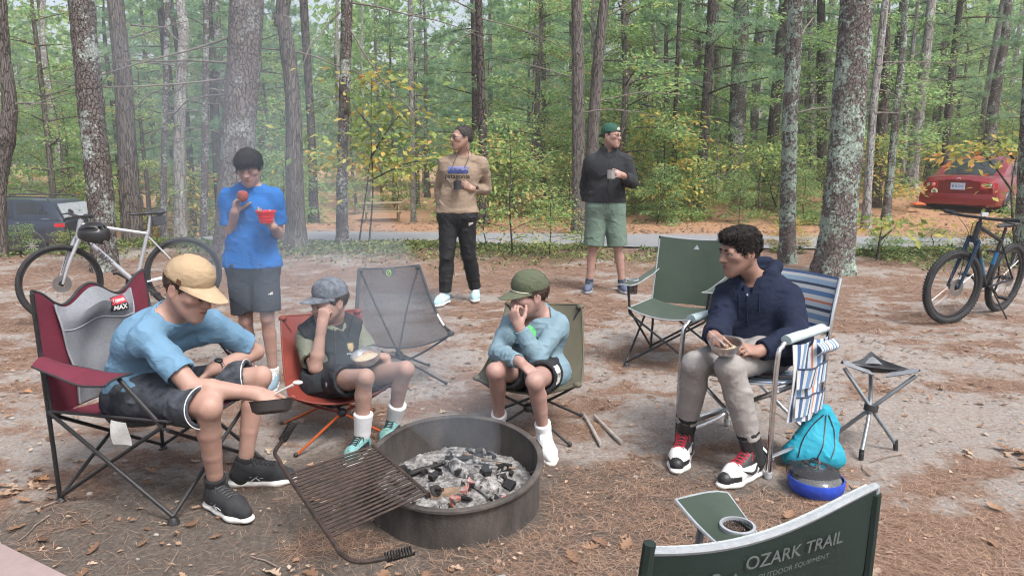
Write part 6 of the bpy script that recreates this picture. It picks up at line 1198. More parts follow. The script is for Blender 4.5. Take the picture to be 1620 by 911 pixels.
def quad_chair(name, label, o, f, W, Dp, seat_h, back_h, tube, cloth_m, trim_m, arm_m, lean=.14, recl=0, back_fn=None, cup=(-1,), arm_h=.62, arm_w=.10, seat_m=None, back_w=None, tr=.0095, front_drop=0, arm_f=None, arm_dz={}, post_m=None, arm_sag=.022):
    t = thing(name, label, 'camp chair', (o[0], o[1], 0)); f = unit(V(f[0], f[1], 0)); rt = V(f[1], -f[0], 0); o = V(o[0], o[1], 0); g0 = 0.0; bw = back_w or W
    Q = lambda x, y, z: o + rt * x + f * y + V(0, 0, z)                    # x to the sitter's right, y forward from the back feet
    w = W / 2; corner = {}
    for sx in (-1, 1):
        top = Q(sx * bw / 2, -lean, back_h); MB().tube([Q(sx * w, .0, .01), Q(sx * (w + bw / 2) / 2, -lean * .45, back_h * .5), top], tr, 8, smooth=4).out('back_post', post_m or tube, t); corner[sx] = top
        MB().tube([Q(sx * w, .0, .03), Q(sx * w * .96, Dp * .98, seat_h)], tr * .9, 8).out('leg', tube, t); MB().tube([Q(sx * w, Dp, .03), Q(sx * w * 1.02, .0, seat_h)], tr * .9, 8).out('leg', tube, t)
        MB().tube([Q(sx * w * .96, Dp * .98, seat_h - .02), Q(sx * w * 1.02, (Dp * .98) if arm_f is None else arm_f - .03, arm_h + arm_dz.get(sx, 0) - .012)], tr, 8).out('arm_post', tube, t)
        for y in (0, Dp): MB().lathe([(0, 0), (.026, 0), (.024, .012), (.013, .03), (0, .03)], 12, Q(sx * w, y, -.002)).out('foot', m_black, t)
    for y, nm in ((Dp, 'front_brace'), (0, 'rear_brace')):
        for sx in (-1, 1): MB().tube([Q(sx * w, y, .03), Q(-sx * w * .96, y, seat_h - .02)], tr * .9, 8).out('leg', tube, t)
    sm = seat_m or cloth_m; sf = bil(Q(-w * 1.0, .0, seat_h), Q(w * 1.0, .0, seat_h), Q(w * .98, Dp * 1.02, seat_h + .02 - front_drop), Q(-w * .98, Dp * 1.02, seat_h + .02 - front_drop))
    sag = lambda u, v: sf(u, v) - V(0, 0, .085 * math.sin(math.pi * u) ** .8 * (.35 + .65 * math.sin(math.pi * min(1, v * .75 + .1))))
    st = MB().sheet(sag, 15, 13, .006).out('seat', sm, t); edge('seat_binding', [sag(u, 1) for u in np.linspace(0, 1, 9)], .006, trim_m, st)
    for u in (0, 1): edge('seat_binding', [sag(u, v) for v in np.linspace(0, 1, 7)], .006, trim_m, st)
    bf0 = bil(Q(-w * 1.0, .01, seat_h - .03), Q(w * 1.0, .01, seat_h - .03), corner[1], corner[-1]); top = back_fn or (lambda u: -.018 * math.sin(math.pi * u))
    wr = lambda u, v: .006 * math.sin(u * 11 + v * 5) * math.sin(math.pi * v)
    bf = lambda u, v: bf0(u, v) - f * ((.045 - .02 * v) * math.sin(math.pi * u) + wr(u, v)) + V(0, 0, top(u) * v ** 3)
    bk = MB().sheet(bf, 21, 17, .008).out('backrest', cloth_m, t)
    edge('back_binding', [bf(u, 1) for u in np.linspace(0, 1, 13)], .007, trim_m, bk)
    for u in (0, 1): edge('back_binding', [bf(u, v) for v in np.linspace(0, 1, 9)], .007, trim_m, bk)
    for sx in (-1, 1):
        a = Q(sx * (w + .01), (Dp + .04) if arm_f is None else arm_f, arm_h + arm_dz.get(sx, 0)); b = corner[sx] * 0 + Q(sx * (w * .5 + bw * .25 + .0), -lean * .55, arm_h + .035); x = rt * sx
        af = lambda u, v: (a * (1 - u) + b * u) + x * (v - .35) * arm_w * (1.15 - .55 * u) - V(0, 0, arm_sag * math.sin(math.pi * u) * (.6 + .8 * abs(v - .4)) + .05 * (v - .35) ** 2 + .004 * math.sin(9 * u + 5 * v))
        if sx in cup:
            Lr = np.linalg.norm(a - b); cu, cv = .28, .5
            def hole(q, w_):
                an = q * 2 * math.pi; du, dv = math.cos(an) / Lr, math.sin(an) / arm_w; k_ = min(((1 - cu) if du > 0 else cu) / max(abs(du), 1e-6), ((1 - cv) if dv > 0 else cv) / max(abs(dv), 1e-6)); r0 = min(.040, k_ * .9)
                return af(cu + du * (r0 + (k_ - r0) * w_), cv + dv * (r0 + (k_ - r0) * w_))
            ar = MB().sheet(hole, 49, 6, .006).out('armrest', arm_m, t)
        else: ar = MB().sheet(af, 11, 7, .006).out('armrest', arm_m, t)
        edge('arm_binding', [af(u, 0) for u in np.linspace(0, 1, 7)], .005, trim_m, ar); edge('arm_binding', [af(u, 1) for u in np.linspace(0, 1, 7)], .005, trim_m, ar); edge('arm_binding', [af(0, v) for v in np.linspace(0, 1, 5)], .005, trim_m, ar)
        if sx in cup:
            c = af(.28, .5) + V(0, 0, .002); MB().lathe([(.040, .0), (.036, -.10), (.034, -.10), (.038, .0)], 20, c).out('cup_holder', m_net, ar); MB().lathe([(.038, .006), (.045, .005), (.045, -.004), (.038, -.004), (.038, .006)], 24, c + V(0, 0, .001)).out('cup_ring', trim_m, ar)
    return t, Q, bf, bk, st, sag
# maroon chair
fA = unit(V(.956, -.296, 0)); t1, Q1, bf1, bk1, st1, sg1 = quad_chair('camp_chair', 'maroon and grey padded folding chair under the young man in light blue', (-1.88, 3.235), fA, .60, .60, .42, .925, m_btube, m_maroon, m_bweb, m_maroon, lean=.02, back_fn=lambda u: .04 * math.cos(4 * math.pi * u) - .045 + .02 * abs(2 * u - 1), arm_w=.12, arm_f=.42, cup=())
pan = lambda u, v: bf1(.16 + .68 * u + (.10 if u < .5 else -.10) * math.sin(math.pi * (1 - v) * .5) ** 2 * (abs(u - .5) * 2), .02 + .95 * v) + fA * (.012 + .012 * math.sin(math.pi * v * 2) ** 2 + .045 * math.exp(-((v - .86) / .10) ** 2) * math.sin(math.pi * u) ** .7 + .006 * math.sin(13 * u) * math.sin(9 * v))
pn = MB().sheet(pan, 17, 17, .010).out('back_padding', m_gmesh, bk1)
for u in (0, 1): edge('piping', [pan(u, v) + fA * .004 for v in np.linspace(0, 1, 12)], .004, m_trim, pn)
edge('piping', [pan(u, .72) + fA * .006 for u in np.linspace(0, 1, 9)], .003, m_trim, pn)
lt = BVHTree.FromPolygons([tuple(Vector(v.co) + Vector(ORG[pn])) for v in pn.data.vertices], [tuple(p.vertices) for p in pn.data.polygons])
rtA = V(fA[1], -fA[0], 0); lc = pan(.24, .88) + V(0, 0, 0)
for nm, sh_, mm, li in (('label', [gridpoly(-.048, .048, -.034, .034, None, 4, 3)], m_bweb, .003), ('label_red', [gridpoly(-.045, .045, .0, .031, None, 4, 2)], mat('red_label', (.55, .03, .05), .6), .0045), ('label_lettering', [([(x, y + .016) for x, y in text_poly('Coleman', .024, .92, .0004)[0]], text_poly('Coleman', .024, .92, .0004)[1]), ([(x, y - .018) for x, y in text_poly('MAX', .030, 1.1, .001)[0]], text_poly('MAX', .030, 1.1, .001)[1])], m_white, .006)):
    decal(nm, lt, lc, -rtA * 1.0, (0, 0, 1), sh_, mm, pn, li)
tagp = sg1(1, .62); MB().sheet(lambda u, v: tagp + fA * (u - .5) * .085 + V(0, 0, -.01 - .105 * v) + rtA * (.012 + .01 * math.sin(3 * v + u * 2)), 6, 8, .001).out('care_label', mat('white_satin_label', (.62, .62, .60), .7, var=.12, scale=60), st1)
# green chair left empty
fG = unit(V(-.50, -.866, 0)); o5 = V(1.12, 4.85, 0); t5, Q5, bf5, bk5, st5, sg5 = quad_chair('camp_chair', 'empty olive green folding chair behind the boy in the navy hoodie', (o5[0] + .20, o5[1] + .48), fG, .56, .52, .41, .87, m_btube, m_green, m_trim, m_green, lean=.16, cup=(1,), back_w=.58, arm_h=.60)
hat = [([(-.022, -.016), (.022, -.016), (.0, .020)], [(0, 1, 2)])]; decal('back_logo', bk5, bf5(.5, .88) + fG * .02, unit(V(fG[1], -fG[0], 0)) * -1, (0, 0, 1), hat, m_trim, bk5, .004)
# near green chair, seen from behind
fN = unit(V(-.36, .93, 0)); rN = V(fN[1], -fN[0], 0); oN = V(.445, 1.16, 0); tN, QN, bfN, bkN, stN, sgN = quad_chair('camp_chair', 'dark green folding chair with white lettering seen from behind at bottom right', (oN[0] + fN[0] * .06, oN[1] + fN[1] * .06), fN, .60, .54, .40, .885, m_gtube, m_dgreen, m_trim, m_green, lean=.06, cup=(1,), arm_h=.575, arm_w=.15, back_w=.48, tr=.011, arm_dz={-1: -.115}, arm_sag=.05, post_m=m_dgreen, back_fn=lambda u: .03 * (u - .5) - .03 * math.sin(math.pi * u) * (1 - u))
mesh_top = MB().sheet(lambda u, v: bfN(.03 + .94 * u, 1 - .055 * v) + fN * (.008 + .01 * v) + V(0, 0, .002), 21, 4, .008).out('mesh_edge', mat('pale_spacer_mesh', (.34, .37, .37), .8, var=.35, scale=220, bump=.6, bscale=300), bkN)
bt = bvh_of(bkN); m_sil2 = mat('faded_silver_print', (.10, .115, .115), .7, var=.2, scale=60)
cN = bfN(.53, .905) - fN * .02; v1, f1 = text_poly('OZARK TRAIL', .036, .98, .0004); v2, f2 = text_poly('OUTDOOR EQUIPMENT', .0145, 1.05)
decal('back_lettering', bt, cN + rN * .025, rN, (0, 0, 1), [(v1, f1), ([(x - .0, y - .031) for x, y in v2], f2)], m_sil2, bkN, .006)
lg = [([(-.045, -.035), (-.012, -.035), (.006, -.004), (-.002, .012), (-.010, .022), (-.020, .022)], [(0, 1, 2, 3, 4, 5)]), ([(.0, -.035), (.05, -.035), (.022, .018), (.012, .006), (.018, -.008)], [(0, 1, 2, 3, 4)])]
decal('back_logo', bt, cN - rN * .125 - V(0, 0, .030), rN, (0, 0, 1), lg, m_sil2, bkN, .006)

def low_chair(name, label, c, f, W, Dp, zf, zb, cloth_m, pole_m, bind_m, leg_m=None, back_w=.40, lean=.22, foot=.25, tip=.0, mesh=False):
    t = thing(name, label, 'camp chair', (c[0], c[1], 0)); f = unit(V(f[0], f[1], 0)); rt = V(f[1], -f[0], 0); c = V(c[0], c[1], 0); Q = lambda x, y, z: c + rt * x + f * y + V(0, 0, z)
    leg_m = leg_m or pole_m; hF, hB = Q(0, .13, .16), Q(0, -.10, .15); MB().tube([hF, hB], .009, 8).out('ridge_pole', pole_m, t)
    for h, sy in ((hF, 1), (hB, -1)):
        MB().sphere(h, .028, 10, 8, (1, 1, .9)).out('hub', m_black, t)
        for sx in (-1, 1): e = Q(sx * foot, sy * foot * .92, .008); MB().tube([h, e], .0075, 8).out('leg', leg_m, t); MB().sphere(e + V(0, 0, .004), .013, 8, 6).out('foot', m_black, t)
    cf = {s: Q(s * W / 2, Dp * .5, zf) for s in (-1, 1)}; cb = {s: Q(s * back_w / 2, -Dp * .5 - lean, zb) for s in (-1, 1)}
    for s in (-1, 1): MB().tube([hF, (hF + cf[s]) / 2 - V(0, 0, .01), cf[s]], .0075, 8, smooth=4).out('pole', pole_m, t); MB().tube([hB, (hB + cb[s]) / 2 + f * -.05, cb[s]], .0075, 8, smooth=4).out('pole', pole_m, t)
    def fn(u, v):      # v 0 front edge .. 1 top of the back
        s = 2 * u - 1; a = cf[-1] * (1 - u) + cf[1] * u; b = cb[-1] * (1 - u) + cb[1] * u; mid = Q(s * W * .50, -Dp * .28, zf - .07); p = a * (1 - v) ** 2 + mid * 2 * v * (1 - v) + b * v * v
        return p - V(0, 0, .07 * (1 - s * s) * (1 - v) ** .7) - f * .07 * (1 - s * s) * v ** .6 + V(0, 0, -.02 * (1 - s * s) * v ** 6)
    st = MB().sheet(fn, 17, 27, .004).out('sling', cloth_m, t)
    for u in (0, 1): edge('binding', [fn(u, v) for v in np.linspace(0, 1, 12)], .006, bind_m, st)
    edge('binding', [fn(u, 1) for u in np.linspace(0, 1, 9)], .006, bind_m, st); edge('binding', [fn(u, 0) for u in np.linspace(0, 1, 9)], .006, bind_m, st)
    for s in (-1, 1):
        for p, q in ((cf[s], fn(.06 if s < 0 else .94, .05)), (cb[s], fn(.07 if s < 0 else .93, .95))): MB().sphere(p * .7 + q * .3, .024, 8, 6, (1, 1, .7)).out('corner_pocket', bind_m, st)
    return t, fn, st, Q
m_orange = mat('orange_red_ripstop', (.19, .03, .018), .65, var=.15, scale=10, bump=.3, bscale=500); m_opole = mat('orange_anodised_pole', (.55, .12, .03), .35, .6)
m_dred = mat('dark_red_anodised_pole', (.16, .03, .025), .35, .5)
low_chair('camp_chair', 'low orange-red camp chair under the boy in the black vest', (-.95, 3.76), (.42, -.9), .52, .38, .30, .60, m_orange, m_dred, m_orange, m_opole, .44, .16, .26)
m_olsl = mat('olive_ripstop', (.10, .092, .062), .75, var=.12, scale=8, bump=.3, bscale=500)
tO, fO, sO, QO = low_chair('camp_chair', 'low olive camp chair under the boy in pale blue', (.115, 3.84), (-.22, -.97), .56, .38, .33, .64, m_olsl, m_btube, m_olsl, None, .44, .14, .24); MB().sheet(lambda u, v: fO(.97, .985) + V(.012 * u, -.004, .03 * v), 2, 3, .003).out('pull_tab', mat('orange_webbing', (.65, .25, .05), .7), sO)
tM, fM, sM, QM = low_chair('camp_chair', 'empty black mesh camp chair behind the boy in the black vest', (-.74, 4.72), (.36, -.93), .60, .40, .34, .72, m_net, m_btube, m_bweb, None, .42, .12, .24)
MB().sheet(lambda u, v: fM(.38 + .20 * u, 1 - .06 * v * (1 - abs(2 * u - 1) * .35)) + V(0, -.008, .004), 7, 4, .004).out('badge', m_bweb, sM); bc = fM(.48, .97) + V(0, -.022, .0); MB().tube([bc + V(.016 * math.cos(a), -.003, .020 * math.sin(a)) for a in np.linspace(0, 6.283, 14, endpoint=False)], .003, 5, closed=True).tube([bc + V(-.008, -.004, -.014), bc + V(.008, -.004, .014)], .003, 5).out('badge_logo', mat('lime_print', (.35, .62, .08), .6), sM)
for s in (-1, 1):
    u = .5 + s * .5; edge('side_strap', [fM(u, v) + V(0, 0, .004) for v in np.linspace(.12, .98, 10)], .011, m_bweb, sM); edge('white_cord', [fM(u, v) + V(0, -.012, .008) for v in np.linspace(.30, .50, 5)], .008, m_white, sM)

# ================================================================ aluminium director's chair with striped cloth
FR, FL = V(1.205, 3.20, 0), V(.875, 3.64, 0); wv_ = unit(FL - FR); fD = unit(V(-.80, -.60, 0)); RRr, RL = FR - fD * .42, FL - fD * .42
tD = thing('camp_chair', 'aluminium folding armchair with blue striped cloth under the boy in navy', 'camp chair', ((FR + RL) / 2))
m_str, t_, b_, o_ = nt('striped_canvas'); tcn = node(t_, 'ShaderNodeUVMap'); 
at_ = node(t_, 'ShaderNodeAttribute', attribute_name='band').outputs['Fac']
S1 = [(0, (.55, .57, .58)), (.07, (.06, .12, .26)), (.13, (.55, .57, .58)), (.20, (.16, .28, .45)), (.30, (.58, .60, .60)), (.36, (.05, .07, .12)), (.42, (.42, .50, .58)), (.50, (.55, .20, .12)), (.54, (.58, .60, .60)), (.62, (.10, .20, .38)), (.70, (.55, .57, .58)), (.77, (.05, .07, .12)), (.82, (.30, .42, .55)), (.90, (.58, .60, .60)), (.95, (.08, .14, .28))]
t_.links.new(ramp(t_, at_, S1, 'CONSTANT'), b_.inputs['Base Color']); b_.inputs['Roughness'].default_value = .85; bumpn(t_, b_, ntex(t_, 500, 2), .3, .0015)
m_pale = mat('pale_blue_canvas', (.40, .50, .52), .8, var=.08, scale=20, bump=.3, bscale=500)
def striped(name, fn, nu, nv, par, along=1, th=.004):
    mb = MB().sheet(fn, nu, nv, th); o = mb.out(name, m_str, par); q = np.array([[w if along else u for w in np.linspace(0, 1, nv)] for u in np.linspace(0, 1, nu)]).ravel(); attr(o.data, 'band', np.concatenate([q, q])); return o
for F_, B_, s in ((FR, RRr, 1), (FL, RL, -1)):
    up_ = V(0, 0, 1); MB().tube([F_ + V(0, 0, .0), F_ + V(0, 0, .30), F_ + V(0, 0, .58) - fD * .01, F_ + V(0, 0, .63) - fD * .04, F_ + V(0, 0, .645) - fD * .09, B_ + V(0, 0, .655) + fD * .04, B_ + V(0, 0, .66)], .0125, 10, smooth=5).out('side_frame', m_alu, tD)
    MB().tube([B_ + V(0, 0, 0), B_ + V(0, 0, .4), B_ + V(0, 0, .66) - fD * .02, B_ + V(0, 0, .90) - fD * .08], .0125, 10, smooth=4).out('back_post', m_alu, tD)
    MB().tube([F_ + V(0, 0, .44), B_ + V(0, 0, .43)], .011, 8).out('seat_rail', m_alu, tD); MB().tube([F_ + V(0, 0, .10), B_ + V(0, 0, .10)], .010, 8).out('base_rail', m_alu, tD)
    MB().tube([F_ + V(0, 0, .655) - fD * .07, B_ + V(0, 0, .668) + fD * .05], .028, 12, flat=.8).out('armrest_sleeve', m_pale, tD)
    for p in (F_, B_): MB().lathe([(0, 0), (.017, 0), (.017, .03), (0, .03)], 10, p).out('foot', mat('grey_rubber', (.40, .40, .41), .7), tD)
for y in (.03, .40):
    a0, b0 = FR - fD * y, FL - fD * y; MB().tube([a0 + V(0, 0, .08), b0 + V(0, 0, .42)], .010, 8).out('cross_bar', m_alu, tD); MB().tube([b0 + V(0, 0, .08), a0 + V(0, 0, .42)], .010, 8).out('cross_bar', m_alu, tD)
MB().tube([FL + V(0, 0, .1), FL + wv_ * -.02 + V(0, 0, .055) - fD * .06, RL + V(0, 0, .055) + fD * .06, RL + V(0, 0, .10)], .011, 8, smooth=4).out('base_loop', m_alu, tD)
sf = bil(FR + V(0, 0, .455), FL + V(0, 0, .455), RL + V(0, 0, .44), RRr + V(0, 0, .44)); striped('seat', lambda u, v: sf(u, v) - V(0, 0, .045 * math.sin(math.pi * u)), 13, 21, tD)
bf = bil(RRr + V(0, 0, .62) - fD * .02, RL + V(0, 0, .62) - fD * .02, RL + V(0, 0, .90) - fD * .09, RRr + V(0, 0, .90) - fD * .09); striped('backrest', lambda u, v: bf(u, v) - fD * .05 * math.sin(math.pi * u), 15, 25, tD)
sw_ = -wv_; pk = bil(FR + sw_ * .014 + V(0, 0, .63) - fD * .10, RRr + sw_ * .014 + V(0, 0, .63) + fD * .03, RRr + sw_ * .02 + V(0, 0, .25) + fD * .05, FR + sw_ * .02 + V(0, 0, .25) - fD * .10)
po = striped('side_pocket', lambda u, v: pk(u, v) + sw_ * (.012 * math.sin(9 * u + 4 * v) + .02 * math.sin(math.pi * u)), 17, 25, tD, 0)
striped('pocket_flap', lambda u, v: pk(.5 + .52 * u, .02 + .16 * v) + sw_ * (.035 + .03 * math.sin(math.pi * v)), 9, 9, po, 0)
for q in range(2): striped('pouch', lambda u, v: pk(.06 + .88 * u, .30 + .36 * q + .26 * v) + sw_ * (.022 + (.03 + .015 * math.sin(7 * u + q)) * math.sin(math.pi * u) * (1 - .55 * v)), 15, 9, po, 0); edge('pouch_binding', [pk(.06 + .88 * u, .30 + .36 * q) + sw_ * (.024 + (.03 + .015 * math.sin(7 * u + q)) * math.sin(math.pi * u)) for u in np.linspace(0, 1, 13)], .004, mat('navy_binding', (.03, .05, .10), .8), po)

# ================================================================ tripod stool
tS = thing('stool', 'black three-legged folding stool beside the striped chair', 'stool', G(1367, 711)); cS = [G(1336, 576, .42), G(1450, 588, .42), G(1378, 562, .42)]; fS = [G(1417, 712), G(1321, 695), G(1362, 727)]; pv = P(1378, 645, 3.55)
for a, b in ((cS[0], fS[0]), (cS[1], fS[1]), (cS[2], fS[2])):
    d = unit(b - a); MB().tube([a - V(0, 0, .02), pv * .8 + (a + b) * .1, b + V(0, 0, .03)], .0105, 10, smooth=3).out('leg', m_gtube, tS); MB().tube([b + V(0, 0, .045) - d * .01, b], .0125, 10).out('foot', m_black, tS)
MB().lathe([(.030, -.016), (.034, -.016), (.034, .016), (.030, .016), (.03, -.016)], 16, pv, (.2, .1, 1)).out('strap', m_bweb, tS)
cc_ = sum(cS) / 3
def tri(u, v):
    a = cS[0] * (1 - u) + cS[1] * u; p = a * (1 - v) + cS[2] * v; w = [(1 - u) * (1 - v), u * (1 - v), v]; e = 27 * w[0] * w[1] * w[2]; pin = 1 - .07 * (4 * (w[0] * w[1] + w[1] * w[2] + w[0] * w[2]) - 3 * e) * .9
    return cc_ + (p - cc_) * pin - V(0, 0, .034 * min(1, e * 1.1 + .6 * (4 * (w[0] * w[1] + w[1] * w[2] + w[0] * w[2]) - 1) if e > 0 else 0))
se = MB().sheet(lambda u, v: tri(u, min(v, .985)), 15, 13, .006).out('seat', mat('black_stool_cloth', (.03, .032, .036), .75, var=.2, scale=30, bump=.3, bscale=500), tS)
for p in cS: d = unit(cc_ - p); MB().sheet(lambda u, v: p + d * (u * .12 - .012) + np.cross(d, (0, 0, 1)) * (v - .5) * (.03 + .16 * u) + V(0, 0, .018 - .035 * u - .07 * (v - .5) ** 2), 6, 7, .006).out('corner_pocket', mat('grey_stool_cloth', (.17, .18, .20), .7, var=.15, scale=30), se)

# ================================================================ drawstring bag and blue pouch
bp = G(1288, 742); tB = thing('drawstring_bag', 'turquoise drawstring bag standing against the striped chair leg', 'bag', bp); S = Sdf(.007); up_ = V(0, 0, 1); tpB = P(1300, 655, 3.42)
S.cone(bp + V(-.085, .05, .05), bp + V(.095, .03, .05), .055, .06, .03); S.cone(bp + V(0, .05, .06), tpB - V(0, 0, .06), .112, .088, .05, (V(.2, 1, 0), .55)); S.cone(tpB - V(0, 0, .07), tpB + V(0, 0, .01), .072, .046, .03); S.cut(bp + V(0, 0, .004), V(0, 0, -1))
bg = cloth('sack', S, mat('turquoise_ripstop', (.010, .27, .38), .75, var=.12, scale=12), tB, .007, .05, 71, V(.9, .3, .15), .002); trb = bvh_of(bg)
for k in range(3):
    pts = []
    for q in np.linspace(0, 1, 12):
        p = tpB + V(-.012 + .012 * k, 0, .0) + (bp + V((-.075, .0, .05)[k], 0, .06) - tpB) * q + V((-.03, .01, .03)[k] * math.sin(3.14 * q), 0, 0); h = trb.ray_cast(Vector(p + V(0, -.4, .12)), Vector((0, .957, -.287))); 
        if h[0] is not None: pts.append(np.array(h[0]) + V(0, -.004, .001))
    if len(pts) > 2: MB().tube(pts, .0028, 5).out('cord', m_black, tB)
MB().tube([bp + V(-.10, -.02, .04), bp + V(-.14, -.03, .06), bp + V(-.15, -.05, .01), bp + V(-.11, -.09, .008), bp + V(-.13, -.10, .008)], .0028, 5, smooth=4).out('cord', m_black, tB)
pp = G(1293, 778) + V(0, .02, 0); tP = thing('pouch', 'round blue pouch with a clear lidded bowl before the turquoise bag', 'pouch', pp)
MB().lathe([(0, .0), (.105, .0), (.118, .02), (.122, .05), (.118, .066), (.114, .066), (.117, .05), (.112, .02), (.0, .004)], 36, pp).out('base', mat('royal_blue_nylon', (.018, .06, .42), .55, var=.2, scale=20, bump=.3, bscale=60, bdist=.006), tP)
m_clear, t_, b_, o_ = nt('clear_plastic'); b_.inputs['Base Color'].default_value = (.9, .92, .92, 1); b_.inputs['Transmission Weight'].default_value = .9; b_.inputs['Roughness'].default_value = .08; b_.inputs['IOR'].default_value = 1.3
MB().lathe([(0, .092), (.06, .09), (.095, .078), (.108, .06), (.106, .058), (.093, .074), (.06, .086), (0, .088)], 32, pp).out('clear_bowl', m_clear, tP)
MB().lathe([(.116, .064), (.11, .082), (.085, .094), (.05, .10), (.048, .098), (.083, .091), (.107, .080), (.113, .064)], 32, pp + V(0, .03, .004)).out('mesh_top', m_net, tP); MB().lathe([(0, .01), (.09, .012), (.10, .05)], 24, pp).out('lining', mat('dark_lining', (.05, .05, .055), .6), tP)
cr = random.Random(2); pts = [pp + V(-.02 + .045 * math.cos(q * 1.1) * cr.uniform(.4, 1.2), .03 + .03 * math.sin(q * 1.1), .115 + .02 * math.sin(q * 2.3)) for q in range(18)]; MB().tube(pts, .003, 5, smooth=4).out('cord_loops', m_black, tP)
MB().tube([pp + V(.05, .02, .10), pp + V(.11, .03, .06), pp + V(.16, .0, .01), pp + V(.13, -.05, .008)], .003, 5, smooth=4).out('cord', m_black, tP); MB().bar(pp + V(.112, -.04, .03), pp + V(.118, -.03, .05), .03, .004).out('leather_tab', mat('tan_leather', (.30, .14, .07), .7), tP)
# pan and spoon of the young man
PAN = P(430, 641, 2.86); tPn = thing('pan', 'dark grey shallow pan held by the young man in light blue', 'pan', PAN - V(0, 0, .03)); n = unit(V(-.10, .30, 1)); m_pan = mat('dark_anodised_pan', (.06, .055, .053), .4, .4, .15, 40)
MB().lathe([(0, -.032), (.060, -.032), (.078, -.020), (.088, .022), (.092, .024), (.086, .022), (.075, -.017), (.058, -.028), (0, -.028)], 36, PAN, n).out('shell', m_pan, tPn); MB().lathe([(0, -.012), (.05, -.011), (.079, -.014)], 24, PAN, n).out('food', mat('oatmeal', (.50, .42, .30), .8), tPn)
sp = P(463, 609, 2.83); MB().tube([P(437, 622, 2.85), P(450, 615, 2.84), sp], [.005, .004, .006], 8, smooth=3).sphere(P(471, 605, 2.82), .019, 10, 8, (1.1, .8, .45)).lone('spoon', mat('pale_plastic', (.66, .64, .60), .4), 'pale spoon in the hand of the young man in light blue', 'spoon')
# picnic table at the lower left corner (only its near plank ends show)
e0, e1 = P(-40, 832, 1.36), P(150, 929, 1.158); ev = unit(V(*(e1 - e0)[:2], 0)); nv = V(-ev[1], ev[0], 0) * -1; nv = nv if nv[1] < 0 else -nv; tT = thing('picnic_table', 'weathered pinkish picnic table corner at the lower left', 'table', V(-1.05, .95, 0)); m_tbl = mat('faded_red_wood', (.27, .205, .195), .75, var=.10, scale=12, bump=.3, bscale=60, stretch=(3, 3, 30)); a0 = V(e0[0], e0[1], .75)
for k in range(4): b0 = a0 - ev * 1.2 + nv * (.073 + .148 * k); MB().bar(b0 - V(0, 0, .02), b0 + ev * 2.0 - V(0, 0, .02), .144, .038).out('plank', m_tbl, tT)
for u in (-.9, .0): b0 = a0 + ev * u + nv * .3; MB().bar(b0 + V(0, 0, .71), b0 - V(0, 0, .0) + V(0, 0, .71), .01, .01); MB().bar(b0 - nv * .2 + V(0, 0, -.04), b0 + nv * .28 + V(0, 0, -.04), .05, .08).out('cross_beam', m_tbl, tT); MB().bar(V(b0[0], b0[1], 0), V(b0[0], b0[1], .68), .09, .09, (1, 0, 0)).out('leg', m_tbl, tT)

